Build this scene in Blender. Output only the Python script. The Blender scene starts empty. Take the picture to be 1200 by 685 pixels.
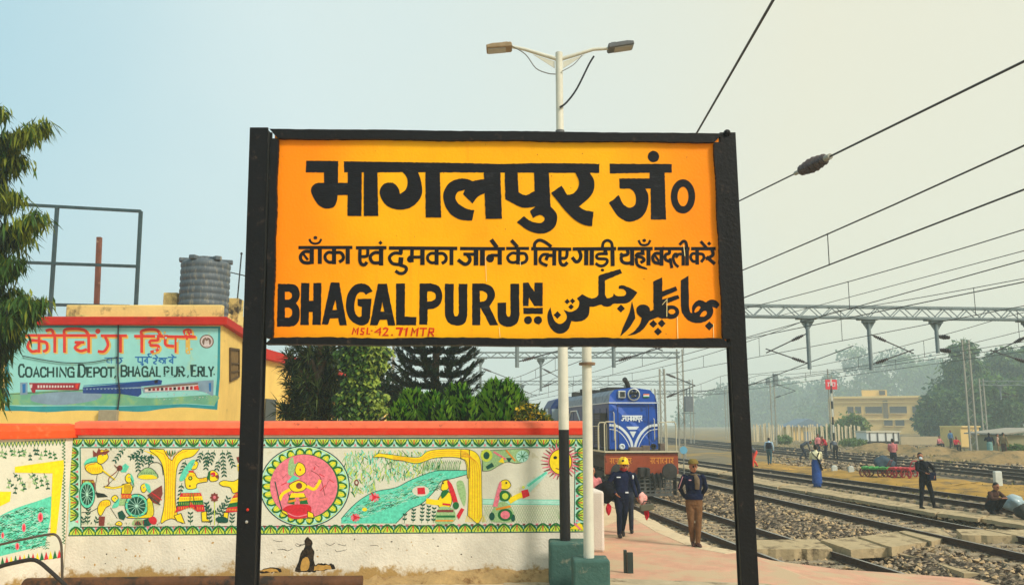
import bpy, math, random
import numpy as np
from mathutils import Vector, Matrix
from mathutils.geometry import tessellate_polygon
R = math.radians
SC = bpy.context.scene
COL = SC.collection
# ------------------------------------------------------------------ camera
CZ, TH, F = 2.45, R(8.73), 1000.0
cam_d = bpy.data.cameras.new('camera'); cam = bpy.data.objects.new('camera', cam_d); COL.objects.link(cam)
cam.location = (0, 0, CZ); cam.rotation_euler = (R(90) + TH, 0, 0)
cam_d.sensor_width = 36; cam_d.lens = 30; cam_d.clip_start = .1; cam_d.clip_end = 3000
SC.camera = cam
# ------------------------------------------------------------------ world + sun
SUN_AZ, SUN_EL = R(128), R(40)          # azimuth clockwise from +Y (straight ahead)
w = bpy.data.worlds.new('World'); SC.world = w; w.use_nodes = True
wn, wl = w.node_tree.nodes, w.node_tree.links
bg = wn['Background']
sky = wn.new('ShaderNodeTexSky'); sky.sky_type = 'NISHITA'; sky.sun_disc = False
sky.sun_elevation = SUN_EL; sky.sun_rotation = SUN_AZ
sky.air_density = 1.0; sky.dust_density = 4.0; sky.ozone_density = 1.5; sky.altitude = 0
# smog: the hazy air bleaches the sky, blue to the left, cream to the right
tc = wn.new('ShaderNodeTexCoord'); sep = wn.new('ShaderNodeSeparateXYZ'); wl.new(tc.outputs['Generated'], sep.inputs[0])
mr = wn.new('ShaderNodeMapRange'); mr.inputs[1].default_value = -.55; mr.inputs[2].default_value = .5
ns = wn.new('ShaderNodeTexNoise'); ns.inputs['Scale'].default_value = 2.2; ns.inputs['Detail'].default_value = 3
ad = wn.new('ShaderNodeMath'); ad.operation = 'MULTIPLY_ADD'; ad.inputs[1].default_value = .34
wl.new(tc.outputs['Generated'], ns.inputs['Vector']); wl.new(ns.outputs[0], ad.inputs[0]); wl.new(sep.outputs[0], ad.inputs[2])
wl.new(ad.outputs[0], mr.inputs[0])
cr = wn.new('ShaderNodeValToRGB'); wl.new(mr.outputs[0], cr.inputs[0])
SKYRAMP = cr.color_ramp
mx = wn.new('ShaderNodeMix'); mx.data_type = 'RGBA'; mx.inputs[0].default_value = .8
wl.new(sky.outputs[0], mx.inputs[6]); wl.new(cr.outputs[0], mx.inputs[7])
wl.new(mx.outputs[2], bg.inputs[0]); bg.inputs[1].default_value = .12
SKYK = 1 / .12
e = SKYRAMP.elements
e[0].position = 0; e[0].color = (.37 * SKYK, .72 * SKYK, .87 * SKYK, 1)
e[1].position = 1; e[1].color = (1.03 * SKYK, 1.00 * SKYK, .77 * SKYK, 1)
n_ = e.new(.5); n_.color = (.84 * SKYK, 1.0 * SKYK, .98 * SKYK, 1)
sd = bpy.data.lights.new('sun', 'SUN'); sun = bpy.data.objects.new('sun', sd); COL.objects.link(sun)
sd.energy = 3.4; sd.angle = R(12); sd.color = (1, .93, .80)
S = Vector((math.sin(SUN_AZ) * math.cos(SUN_EL), math.cos(SUN_AZ) * math.cos(SUN_EL), math.sin(SUN_EL)))
sun.rotation_euler = S.to_track_quat('Z', 'Y').to_euler(); sun.location = (20, -20, 30)
SC.view_settings.view_transform = 'Standard'; SC.view_settings.look = 'None'
SC.view_settings.exposure = 0.0; SC.view_settings.gamma = 1; SC.view_settings.use_curve_mapping = False
SC.cycles.volume_bounces = 1; SC.cycles.max_bounces = 6
# ------------------------------------------------------------------ measuring: photo pixel -> world
def ray(px, py):
    u, v = (px - 600) / F, (342.5 - py) / F
    return Vector((u, math.cos(TH) - v * math.sin(TH), math.sin(TH) + v * math.cos(TH)))
def atY(px, py, Y):
    r = ray(px, py); t = Y / r.y; return Vector((r.x * t, Y, CZ + r.z * t))
def atZ(px, py, z):
    r = ray(px, py); t = (z - CZ) / r.z; return Vector((r.x * t, r.y * t, z))
def plane(p0, n):
    def f(px, py, off=0.0):
        r = ray(px, py); c = Vector((0, 0, CZ)); t = (p0 - c).dot(n) / r.dot(n); return c + r * t + n * off
    return f
def lin(c):
    return tuple(((x / 255) / 12.92 if x / 255 < .04045 else ((x / 255 + .055) / 1.055) ** 2.4) for x in c)
# ------------------------------------------------------------------ materials
MATS = {}
def mat(name, col, rough=.75, var=.15, scale=6., bump=0., bscale=60., metal=0., spec=.3, dirt=None, coords='Object', stretch=None):
    """procedural surface: base colour broken by noise; dirt = (sRGB, amount, scale[, z0, z1 world heights where it gathers])"""
    if name in MATS: return MATS[name]
    m = bpy.data.materials.new(name); MATS[name] = m; m.use_nodes = True
    N, L = m.node_tree.nodes, m.node_tree.links; b = N['Principled BSDF']
    c = lin(col)
    t = N.new('ShaderNodeTexCoord'); vec = t.outputs[coords]
    if stretch:
        mp = N.new('ShaderNodeMapping'); mp.inputs['Scale'].default_value = stretch; L.new(vec, mp.inputs[0]); vec = mp.outputs[0]
    n1 = N.new('ShaderNodeTexNoise'); n1.inputs['Scale'].default_value = scale; n1.inputs['Detail'].default_value = 6; n1.inputs['Roughness'].default_value = .65
    L.new(vec, n1.inputs['Vector'])
    mr = N.new('ShaderNodeMapRange'); mr.inputs[1].default_value = .3; mr.inputs[2].default_value = .7; L.new(n1.outputs[0], mr.inputs[0])
    mix = N.new('ShaderNodeMix'); mix.data_type = 'RGBA'; L.new(mr.outputs[0], mix.inputs[0])
    mix.inputs[6].default_value = (*[x * (1 - var) for x in c], 1); mix.inputs[7].default_value = (*[min(1, x * (1 + var)) for x in c], 1)
    out = mix.outputs[2]
    if dirt:
        dcol, amt, dsc = dirt[:3]
        n2 = N.new('ShaderNodeTexNoise'); n2.inputs['Scale'].default_value = dsc; n2.inputs['Detail'].default_value = 8; n2.inputs['Roughness'].default_value = .7
        L.new(vec, n2.inputs['Vector'])
        fac = n2.outputs[0]; lo, hi = 1 - amt - .06, 1 - amt + .06
        if len(dirt) > 3:
            g = N.new('ShaderNodeNewGeometry'); sp = N.new('ShaderNodeSeparateXYZ'); L.new(g.outputs['Position'], sp.inputs[0])
            zz = N.new('ShaderNodeMapRange'); zz.inputs[1].default_value = dirt[3]; zz.inputs[2].default_value = dirt[4]
            zz.inputs[3].default_value = .45; zz.inputs[4].default_value = -.12; L.new(sp.outputs[2], zz.inputs[0])
            a = N.new('ShaderNodeMath'); a.operation = 'ADD'; L.new(fac, a.inputs[0]); L.new(zz.outputs[0], a.inputs[1]); fac = a.outputs[0]
        r2 = N.new('ShaderNodeMapRange'); r2.inputs[1].default_value = lo; r2.inputs[2].default_value = hi; L.new(fac, r2.inputs[0])
        m2 = N.new('ShaderNodeMix'); m2.data_type = 'RGBA'; L.new(r2.outputs[0], m2.inputs[0]); L.new(out, m2.inputs[6])
        m2.inputs[7].default_value = (*lin(dcol), 1); out = m2.outputs[2]
    L.new(out, b.inputs['Base Color'])
    b.inputs['Roughness'].default_value = rough; b.inputs['Metallic'].default_value = metal; b.inputs['Specular IOR Level'].default_value = spec
    if bump:
        n3 = N.new('ShaderNodeTexNoise'); n3.inputs['Scale'].default_value = bscale; n3.inputs['Detail'].default_value = 4; L.new(vec, n3.inputs['Vector'])
        bp = N.new('ShaderNodeBump'); bp.inputs['Strength'].default_value = bump; bp.inputs['Distance'].default_value = .02
        L.new(n3.outputs[0], bp.inputs['Height']); L.new(bp.outputs[0], b.inputs['Normal'])
    return m
def leafmat(name, col, var=.35, trans=.25):
    if name in MATS: return MATS[name]
    m = mat(name, col, rough=.55, var=var, scale=1.7, spec=.25)
    N, L = m.node_tree.nodes, m.node_tree.links; b = N['Principled BSDF']; o = N['Material Output']
    tr = N.new('ShaderNodeBsdfTranslucent'); tr.inputs[0].default_value = (*[min(1, x * 1.3) for x in lin(col)], 1)
    ms = N.new('ShaderNodeMixShader'); ms.inputs[0].default_value = trans
    L.new(b.outputs[0], ms.inputs[1]); L.new(tr.outputs[0], ms.inputs[2]); L.new(ms.outputs[0], o.inputs[0])
    return m
# ------------------------------------------------------------------ mesh builder
def frame(d):
    d = d.normalized(); up = Vector((0, 0, 1)) if abs(d.z) < .95 else Vector((0, 1, 0))
    s = d.cross(up).normalized(); return s, s.cross(d).normalized()
class MB:
    def __init__(self): self.v, self.f, self.m = [], [], []
    def add(self, vs, fs, mi=0):
        o = len(self.v); self.v.extend([tuple(x) for x in vs]); self.f.extend([tuple(i + o for i in f) for f in fs]); self.m.extend([mi] * len(fs)); return self
    def box(self, c, s, mi=0, rz=0.0, rot=None):
        x, y, z = s[0] / 2, s[1] / 2, s[2] / 2
        M = rot if rot is not None else Matrix.Rotation(rz, 3, 'Z')
        vs = [Vector(c) + M @ Vector(p) for p in ((-x, -y, -z), (x, -y, -z), (x, y, -z), (-x, y, -z), (-x, -y, z), (x, -y, z), (x, y, z), (-x, y, z))]
        return self.add(vs, [(0, 3, 2, 1), (4, 5, 6, 7), (0, 1, 5, 4), (1, 2, 6, 5), (2, 3, 7, 6), (3, 0, 4, 7)], mi)
    def bar(self, p0, p1, w, h, mi=0):
        p0, p1 = Vector(p0), Vector(p1); s, u = frame(p1 - p0)
        vs = [p + s * a * w / 2 + u * b * h / 2 for p in (p0, p1) for a, b in ((-1, -1), (1, -1), (1, 1), (-1, 1))]
        return self.add(vs, [(0, 3, 2, 1), (4, 5, 6, 7), (0, 1, 5, 4), (1, 2, 6, 5), (2, 3, 7, 6), (3, 0, 4, 7)], mi)
    def tube(self, pts, r, n=8, mi=0, side=None, cap=True):
        """swept tube; r one value or per point; a radius may be a pair (side, depth)"""
        pts = [Vector(p) for p in pts]; k = len(pts); rr = r if isinstance(r, (list,)) else [r] * k
        vs, fs = [], []; ps = None
        for i, p in enumerate(pts):
            d = (pts[min(i + 1, k - 1)] - pts[max(i - 1, 0)])
            if d.length < 1e-9: d = Vector((0, 0, 1))
            d.normalize()
            if side is not None: s = (Vector(side) - d * d.dot(Vector(side))).normalized()
            elif ps is not None:
                s = ps - d * d.dot(ps); s = s.normalized() if s.length > 1e-4 else frame(d)[0]
            else: s = frame(d)[0]
            ps = s; u = s.cross(d).normalized()
            a, b = rr[i] if isinstance(rr[i], tuple) else (rr[i], rr[i])
            for j in range(n):
                t = 2 * math.pi * j / n; vs.append(p + s * a * math.cos(t) + u * b * math.sin(t))
        for i in range(k - 1):
            for j in range(n):
                j2 = (j + 1) % n; fs.append((i * n + j, i * n + j2, (i + 1) * n + j2, (i + 1) * n + j))
        if cap: fs.append(tuple(range(n))[::-1]); fs.append(tuple((k - 1) * n + j for j in range(n)))
        return self.add(vs, fs, mi)
    def cyl(self, p0, p1, r0, r1=None, n=12, mi=0): return self.tube([p0, p1], [r0, r0 if r1 is None else r1], n, mi)
    def ell(self, c, r, nu=12, nv=8, mi=0, M=None):
        c = Vector(c); vs, fs = [], []
        if not isinstance(r, tuple): r = (r, r, r)
        for i in range(nv + 1):
            ph = math.pi * i / nv
            for j in range(nu):
                t = 2 * math.pi * j / nu
                p = Vector((r[0] * math.sin(ph) * math.cos(t), r[1] * math.sin(ph) * math.sin(t), -r[2] * math.cos(ph)))
                vs.append(c + (M @ p if M is not None else p))
        for i in range(nv):
            for j in range(nu):
                j2 = (j + 1) % nu; fs.append((i * nu + j, i * nu + j2, (i + 1) * nu + j2, (i + 1) * nu + j))
        return self.add(vs, fs, mi)
    def lathe(self, prof, c=(0, 0, 0), n=20, mi=0, axis=None):
        c = Vector(c); M = Vector((0, 0, 1)).rotation_difference(Vector(axis)).to_matrix() if axis is not None else None
        vs, fs = [], []
        for r, z in prof:
            for j in range(n):
                t = 2 * math.pi * j / n; p = Vector((r * math.cos(t), r * math.sin(t), z)); vs.append(c + (M @ p if M else p))
        for i in range(len(prof) - 1):
            for j in range(n):
                j2 = (j + 1) % n; fs.append((i * n + j, i * n + j2, (i + 1) * n + j2, (i + 1) * n + j))
        return self.add(vs, fs, mi)
    def prism(self, poly, ext, mi=0):
        poly = [Vector(p) for p in poly]; ext = Vector(ext); n = len(poly)
        vs = poly + [p + ext for p in poly]
        fs = [tuple(range(n))[::-1], tuple(range(n, 2 * n))] + [(i, (i + 1) % n, n + (i + 1) % n, n + i) for i in range(n)]
        return self.add(vs, fs, mi)
    def leaf(self, p, d, L, W, mi=0, s=None, bend=0.):
        d = Vector(d); s = s if s is not None else frame(d)[0]
        q = p + d * L * .45; tip = p + d * L + Vector((0, 0, -bend * L))
        o = len(self.v); h = s * (W / 2)
        self.v.extend([tuple(p), tuple(q + h), tuple(tip), tuple(q - h)]); self.f.append((o, o + 1, o + 2, o + 3)); self.m.append(mi)
    def build(self, name, mats, parent=None, org=None, local=False, smooth=False, bevel=0., kind=None):
        mats = mats if isinstance(mats, (list, tuple)) else [mats]
        V = np.array(self.v, dtype=float).reshape(-1, 3)
        if parent is not None: o = np.zeros(3) if local else np.array(parent.matrix_world.translation if parent.parent is None else root_loc(parent))
        elif org is not None: o = np.array(org)
        else: o = np.array([(V[:, 0].min() + V[:, 0].max()) / 2, (V[:, 1].min() + V[:, 1].max()) / 2, V[:, 2].min()])
        if parent is not None and not local: o = np.array(root_loc(parent))
        me = bpy.data.meshes.new(name); me.from_pydata((V - o).tolist(), [], self.f)
        for m in mats: me.materials.append(m)
        if len(mats) > 1: me.polygons.foreach_set('material_index', self.m)
        if smooth:
            me.polygons.foreach_set('use_smooth', [True] * len(me.polygons))
            if smooth is True: me.set_sharp_from_angle(angle=R(40))
        me.update()
        ob = bpy.data.objects.new(name, me); COL.objects.link(ob)
        if parent is not None: ob.parent = parent
        else: ob.location = o
        if bevel:
            b = ob.modifiers.new('bevel', 'BEVEL'); b.width = bevel; b.segments = 2; b.limit_method = 'ANGLE'; b.angle_limit = R(50)
        if kind: ob['kind'] = kind
        return ob
def root_loc(o):
    l = Vector(o.location)
    while o.parent is not None: o = o.parent; l += o.location
    return l
def tag(o, label, cat, group=None, kind=None):
    o['label'] = label; o['category'] = cat
    if group: o['group'] = group
    if kind: o['kind'] = kind
    return o
def empty(name, loc, label=None, cat=None, group=None, rz=0., kind=None):
    o = bpy.data.objects.new(name, None); COL.objects.link(o); o.location = loc; o.rotation_euler = (0, 0, rz); o.empty_display_size = .2
    if label: tag(o, label, cat, group)
    if kind: o['kind'] = kind
    return o
def copy_tree(o, parent=None):
    c = o.copy(); COL.objects.link(c)
    if parent is not None: c.parent = parent
    for ch in o.children: copy_tree(ch, c)
    return c
# ------------------------------------------------------------------ painting on flat surfaces
def parse(s):
    out = []
    for t in s.split():
        sm = t[0] == '~'; x, y = t.lstrip('~').split(','); out.append((float(x), float(y), sm))
    return out
def herm(p0, p1, m0, m1, n):
    o = []
    for k in range(n):
        t = k / n; t2, t3 = t * t, t * t * t
        o.append(tuple((2 * t3 - 3 * t2 + 1) * a + (t3 - 2 * t2 + t) * ma + (-2 * t3 + 3 * t2) * b + (t3 - t2) * mb for a, b, ma, mb in zip(p0, p1, m0, m1)))
    return o
def outline(s, n=5):
    P = parse(s) if isinstance(s, str) else s; k = len(P); o = []
    for i in range(k):
        a, b = P[i], P[(i + 1) % k]
        if not (a[2] or b[2]): o.append((a[0], a[1])); continue
        pa, nb = P[i - 1], P[(i + 2) % k]
        ch = (b[0] - a[0], b[1] - a[1])
        m0 = ((b[0] - pa[0]) / 2, (b[1] - pa[1]) / 2) if a[2] else ch
        m1 = ((nb[0] - a[0]) / 2, (nb[1] - a[1]) / 2) if b[2] else ch
        o += herm(a[:2], b[:2], m0, m1, n)
    return o
def curve(s, n=4):
    P = [p[:2] for p in parse(s)] if isinstance(s, str) else [tuple(p) for p in s]; k = len(P)
    if k < 3: return P
    o = []
    for i in range(k - 1):
        a, b = P[i], P[i + 1]; ch = (b[0] - a[0], b[1] - a[1])
        m0 = ((b[0] - P[i - 1][0]) / 2, (b[1] - P[i - 1][1]) / 2) if i > 0 else ch
        m1 = ((P[i + 2][0] - a[0]) / 2, (P[i + 2][1] - a[1]) / 2) if i + 2 < k else ch
        o += herm(a, b, m0, m1, n)
    return o + [P[-1]]
jr = random.Random(11)
class Paint:
    """flat paint on a plane; shapes are measured in a zoomed view of the photo (origin ox, oy and zoom sc)"""
    def __init__(self, proj): self.mb = MB(); self.proj = proj; self.c = 0; self.org = (0, 0, 1); self.jit = 0
    def view(self, ox, oy, sc): self.org = (ox, oy, sc); return self
    def P(self, x, y, layer):
        ox, oy, sc = self.org; return self.proj(ox + x / sc, oy + y / sc, .001 + layer * .0012 + (self.c % 16) * .00007)
    def fill(self, s, mi=0, layer=0, holes=()):
        self.c += 1
        loops = [outline(s) if isinstance(s, str) or (len(s) and len(s[0]) == 3) else list(s)] + [outline(h) if isinstance(h, str) else list(h) for h in holes]
        if self.jit:
            J_ = []
            for l in loops:
                q = []
                for i, a in enumerate(l):
                    b_ = l[(i + 1) % len(l)]; m = max(1, int(math.hypot(b_[0] - a[0], b_[1] - a[1]) / (2.2 * self.org[2])))
                    q += [(a[0] + (b_[0] - a[0]) * k / m + (jr.gauss(0, 1) if k else .5) * self.jit * self.org[2], a[1] + (b_[1] - a[1]) * k / m + jr.gauss(0, 1) * self.jit * self.org[2]) for k in range(m)]
                J_.append(q)
            loops = J_
        tri = tessellate_polygon([[Vector((x, y, 0)) for x, y in l] for l in loops])
        flat = [p for l in loops for p in l]
        self.mb.add([self.P(x, y, layer) for x, y in flat], tri, mi)
    def ell(self, cx, cy, rx, ry, mi=0, layer=0, hole=None, n=22):
        E = lambda a, b, c, d: [(a + c * math.cos(2 * math.pi * i / n), b + d * math.sin(2 * math.pi * i / n)) for i in range(n)]
        self.fill(E(cx, cy, rx, ry), mi, layer, [E(*hole)] if hole else ())
    def dia(self, cx, cy, r, mi=0, layer=0): self.fill([(cx - r, cy), (cx, cy - r), (cx + r, cy), (cx, cy + r)], mi, layer)
    def line(self, s, wd, mi=0, layer=0, n=4, straight=False, capx=0.):
        self.c += 1
        p = [q[:2] for q in parse(s)] if isinstance(s, str) else [tuple(q) for q in s]
        if not straight: p = curve(p, n)
        k = len(p); vs = []
        for i in range(k):
            a, b = p[max(i - 1, 0)], p[min(i + 1, k - 1)]; dx, dy = b[0] - a[0], b[1] - a[1]; l = math.hypot(dx, dy) or 1; dx, dy = dx / l, dy / l
            w2 = wd[i * (len(wd) - 1) // max(k - 1, 1)] / 2 if isinstance(wd, list) else wd / 2
            if straight and 0 < i < k - 1:
                e1 = (p[i][0] - a[0], p[i][1] - a[1]); l1 = math.hypot(*e1) or 1; cs = abs(e1[0] / l1 * dx + e1[1] / l1 * dy); w2 /= max(cs, .5)
            ex = capx * (-1 if i == 0 else 1 if i == k - 1 else 0)
            x, y = p[i][0] + dx * ex, p[i][1] + dy * ex
            vs += [self.P(x - dy * w2, y + dx * w2, layer), self.P(x + dy * w2, y - dx * w2, layer)]
        self.mb.add(vs, [(2 * i, 2 * i + 1, 2 * i + 3, 2 * i + 2) for i in range(k - 1)], mi)
FONT = {'A': ['0,1 .5,0 1,1', '.2,.65 .8,.65'], 'B': ['0,0 0,1', '0,0 .7,0 .95,.12 .95,.35 .7,.48 0,.48', '.7,.48 1,.62 1,.86 .7,1 0,1'], 'C': ['1,.2 .8,0 .25,0 0,.2 0,.8 .25,1 .8,1 1,.8'],
 'D': ['0,0 .65,0 1,.25 1,.75 .65,1 0,1 0,0'], 'E': ['1,0 0,0 0,1 1,1', '0,.5 .8,.5'], 'G': ['1,.18 .8,0 .25,0 0,.2 0,.8 .25,1 1,1 1,.5 .55,.5'], 'H': ['0,0 0,1', '1,0 1,1', '0,.5 1,.5'],
 'I': ['.5,0 .5,1'], 'L': ['0,0 0,1 1,1'], 'M': ['0,1 .1,0 .5,.65 .9,0 1,1'], 'N': ['0,1 0,0 1,1 1,0'], 'O': ['.25,0 .75,0 1,.2 1,.8 .75,1 .25,1 0,.8 0,.2 .25,0'], 'P': ['0,1 0,0 .75,0 1,.15 1,.4 .75,.55 0,.55'],
 'R': ['0,1 0,0 .75,0 1,.15 1,.38 .75,.5 0,.5', '.45,.5 1,1'], 'S': ['1,.12 .7,0 .2,.05 .05,.3 .9,.65 .85,.92 .4,1 0,.88'], 'T': ['0,0 1,0', '.5,0 .5,1'], 'U': ['0,0 0,.8 .25,1 .75,1 1,.8 1,0'], 'Y': ['0,0 .5,.5 1,0', '.5,.5 .5,1']}
def letters(P, spec, wd, mi, layer):
    for ch, x0, x1, y0, y1 in spec:
        for s in FONT[ch]:
            P.line([(x0 + (x1 - x0) * a, y0 + (y1 - y0) * b) for a, b in [tuple(map(float, q.split(','))) for q in s.split()]], wd, mi, layer, straight=True, capx=wd * .3)
rng = random.Random(7)
# ================================================================== GROUND, PLATFORM
def tc1(Y): return 6.28 - .109 * (Y - 20.8)        # centre of the near track
def zg(X, Y=30):
    pts = [(-400, 0), (2, -.62), (8.2, -.62), (10, -.40), (12, -.36), (15, -.26), (20, -.16), (24, -.12), (30, .0), (60, .25), (400, 1.2)]
    for (a, za), (b, zb) in zip(pts, pts[1:]):
        if X <= b: return za + (zb - za) * max(0, (X - a)) / (b - a)
    return pts[-1][1]
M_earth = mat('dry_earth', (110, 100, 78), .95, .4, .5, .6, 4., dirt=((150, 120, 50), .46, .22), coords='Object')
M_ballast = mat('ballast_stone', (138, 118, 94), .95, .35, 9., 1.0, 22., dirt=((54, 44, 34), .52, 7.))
xs = sorted(set([-300, -120, -60, -32, 0, 2] + [8 + .5 * i for i in range(60)] + [40, 44, 50, 60, 80, 120, 200, 320, 520])); ys = sorted(set([-20, 0, 6] + [10 + 1.5 * i for i in range(40)] + [72, 76, 82, 90, 100, 110, 120, 130, 140, 160, 180, 200, 240, 300, 420, 600]))
g = MB(); vs = []
for y in ys:
    for x in xs:
        n = .06 * math.sin(x * 1.7 + y * .6) * math.sin(y * .9 - x * .4) if 12 < x < 45 else 0
        vs.append((x, y, zg(x) - (.03 if x < 2 else 0) - .06 + n * .7))
nx = len(xs)
g.add(vs, [(j * nx + i, j * nx + i + 1, (j + 1) * nx + i + 1, (j + 1) * nx + i) for j in range(len(ys) - 1) for i in range(nx - 1)])
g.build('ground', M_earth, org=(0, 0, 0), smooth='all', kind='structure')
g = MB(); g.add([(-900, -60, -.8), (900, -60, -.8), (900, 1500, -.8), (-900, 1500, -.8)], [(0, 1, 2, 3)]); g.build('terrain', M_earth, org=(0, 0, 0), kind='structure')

M_plat = mat('platform_concrete', (200, 174, 138), .9, .12, 1.2, .25, 30., dirt=((150, 120, 92), .36, .9))
M_pink = mat('red_oxide_paving', (198, 150, 124), .9, .16, 2.2, .4, 30., dirt=((188, 162, 130), .49, .9))
edge = [atZ(743, 597.4, 0), atZ(790, 623, 0), atZ(832, 640, 0), atZ(870, 647, 0)]
def slab(name, top, zb, m, kind='structure', tri=None):
    """a sheet with a skirt down to zb"""
    b = MB(); t = [Vector(p) for p in top]; n = len(t)
    b.add(t, tessellate_polygon([[Vector((p.x, p.y, 0)) for p in t]])); 
    b.add([*t, *[Vector((p.x, p.y, zb)) for p in t]], [(i, (i + 1) % n, n + (i + 1) % n, n + i) for i in range(n)])
    return b.build(name, m, org=(t[0].x, t[0].y, 0), kind=kind)
far = [Vector((tc1(Y) - 2.4, Y, 0)) for Y in (150, 100, 60, 40, 30)]
slab('platform', [Vector((-30, -4, 0)), Vector((5, -4, 0)), Vector((5, 12.5, 0))] + edge[::-1] + far[::-1] + [Vector((-30, 150, 0))], -.7, M_plat)
# the red painted strip of the platform surface, and the ramp that runs down to the barrow crossing
red = [Vector((1.2, 12.2, .005)), Vector((5, 12.2, .005))] + [Vector((p.x - .02, p.y, .005)) for p in edge[::-1][:3]] + [atZ(772, 614.5, .005), atZ(752, 606, .005), atZ(722, 610, .005), atZ(690, 625, .005)]
g = MB(); g.add(red, tessellate_polygon([[Vector((p.x, p.y, 0)) for p in red]])); g.build('paving', M_pink, org=(3, 15, 0), kind='structure')
inn = [edge[3], edge[3].lerp(Vector((5, 12.5, 0)), .5), Vector((5, 12.5, 0)), Vector((5, 10, 0)), Vector((5, 6, 0))]
out = [atZ(905, 656, -.04), atZ(985, 666.5, -.2), atZ(1075, 672.5, -.30), atZ(1140, 677.5, -.30), Vector((9.3, 9.5, -.30))]
b = MB(); n = 5
b.add(inn + out, [(i, i + 1, n + i + 1, n + i) for i in range(4)])
oo = [edge[3]] + out; b.add([*oo, *[Vector((p.x, p.y, -.7)) for p in oo]], [(i, i + 1, 6 + i + 1, 6 + i) for i in range(5)])
b.build('path_ramp', M_pink, org=(5, 12, 0), kind='structure')
M_cope = mat('edge_stone', (206, 184, 150), .9, .18, 3., .35, 25., dirt=((136, 112, 84), .40, 3.))
ep = [far[2], far[3], far[4]] + [q.copy() for q in edge]; b = MB(); acc = []
for A, B in zip(ep, ep[1:]):
    n = max(1, round((B - A).length / .9)); d = (B - A) / n; sd = Vector((d.y, -d.x, 0)).normalized()
    if sd.x > 0: sd = -sd
    for k in range(n):
        q0, q1 = A + d * (k + .012), A + d * (k + .988); z0, h = Vector((0, 0, -.14)), Vector((0, 0, .15 + rng.uniform(0, .008))); o_ = -sd * rng.uniform(.01, .05)
        b.prism([q0 + o_ + z0, q1 + o_ + z0, q1 + sd * .42 + z0, q0 + sd * .42 + z0], h)
b.build('platform_edge', M_cope, org=(edge[1].x, edge[1].y, 0), kind='structure', bevel=.012)
# pale concrete edge slabs in front of the mural wall
M_pave = mat('grey_paving', (176, 160, 132), .9, .18, 2.5, .3, 25., dirt=((110, 96, 74), .40, 2.2))
b = MB(); x = -9.
while x < 1.9:
    wd = .60
    b.box((x + wd / 2, 13.02 + .02 * math.sin(x * 9), .004 - .04), (wd - .014, .96, .1)); x += wd
b.build('pavement', M_pave, org=(0, 12.7, 0), kind='structure', bevel=.006)
b = MB()
v = [atZ(600, 671, .012), atZ(700, 676, .012), atZ(770, 679, .012), atZ(900, 683, .012), Vector((4.6, 11, .012)), Vector((-.5, 11, .012))]
b.add(v, tessellate_polygon([[Vector((p.x, p.y, 0)) for p in v]])); 
b.build('pavement_patch', M_pave, org=(1, 12.5, 0), kind='structure')
# dirt heaped along the foot of the mural wall
M_dirt = mat('wall_foot_dirt', (168, 138, 92), .95, .25, 5., .8, 18., dirt=((110, 76, 42), .42, 4.))
# ================================================================== TRACKS
M_rail = mat('rusted_rail', (66, 48, 38), .6, .3, 8., .1, 40., metal=.4)
M_railtop = mat('polished_rail', (150, 146, 140), .3, .1, 8., metal=.8)
M_sleep = mat('concrete_sleeper', (148, 134, 110), .9, .2, 3., .3, 30., dirt=((84, 72, 56), .45, 6.))
def railprof(b, pts, mi=0):
    prof = [(-.07, 0), (.07, 0), (.07, .014), (.012, .03), (.012, .115), (.036, .125), (.036, .155), (-.036, .155), (-.036, .125), (-.012, .115), (-.012, .03), (-.07, .014)]
    k = len(prof); vs = []
    for i, p in enumerate(pts):
        d = (pts[min(i + 1, len(pts) - 1)] - pts[max(i - 1, 0)]); d.z = 0; d.normalize(); s = Vector((d.y, -d.x, 0))
        vs += [p + s * a + Vector((0, 0, z)) for a, z in prof]
    for i in range(len(pts) - 1):
        for j in range(k):
            j2 = (j + 1) % k; b.add([], []) if False else None
            b.f.append((i * k + j, i * k + j2, (i + 1) * k + j2, (i + 1) * k + j)); b.m.append(1 if j == 6 else 0)
    b.v = [tuple(p) for p in vs]
def track(line, rail_z, y0, y1, bed=True, sl=True, bm=None):
    """line: centre X at a given Y"""
    Y = [y0 + (y1 - y0) * i / 24 for i in range(25)]; zt = rail_z - .155
    root = empty('railway_track', (line(Y[0]), Y[0], zt - .18), 'railway track', 'track', kind='structure'); del root['label']; del root['category']
    for s in (-1, 1):
        b = MB(); railprof(b, [Vector((line(y) + s * .8725, y, zt)) for y in Y]); b.build('rail', [M_rail, M_railtop], root)
    if sl:
        b = MB(); y = y0 + .3
        while y < min(y1, 110):
            d = Vector((line(y + .5) - line(y), .5, 0)); a = math.atan2(d.y, d.x) - math.pi / 2
            b.box((line(y) + rng.uniform(-.03, .03), y, zt - .095), (2.7, .24, .18), rz=a + rng.uniform(-.015, .015)); y += .65
        o = b.build('sleepers', M_sleep, root, bevel=.02 if y0 < 20 else 0); o['kind'] = 'stuff'
    if bed:
        b = MB(); prof = [(-2.6, -.42), (-1.75, -.10), (-.75, -.085), (.75, -.085), (1.75, -.10), (2.6, -.42)]; vs = []
        Yb = [y0 + (y1 - y0) * (i / 160) ** 1.6 for i in range(161)]
        for y in Yb:
            for o_, z in prof: vs.append((line(y) + o_ + rng.uniform(-.06, .06), y, zt + z + rng.uniform(-.02, .02)))
        b.add(vs, [(i * 6 + j, i * 6 + j + 1, (i + 1) * 6 + j + 1, (i + 1) * 6 + j) for i in range(160) for j in range(5)])
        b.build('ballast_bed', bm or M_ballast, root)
    return root
def two(pa, pb, H, bend=0.):
    a, b_ = atZ(*pa, CZ - H), atZ(*pb, CZ - H); k = (a.x - b_.x) / (a.y - b_.y)
    return lambda Y: b_.x + k * (Y - b_.y) + bend * (Y - b_.y) * (Y - a.y)
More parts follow.
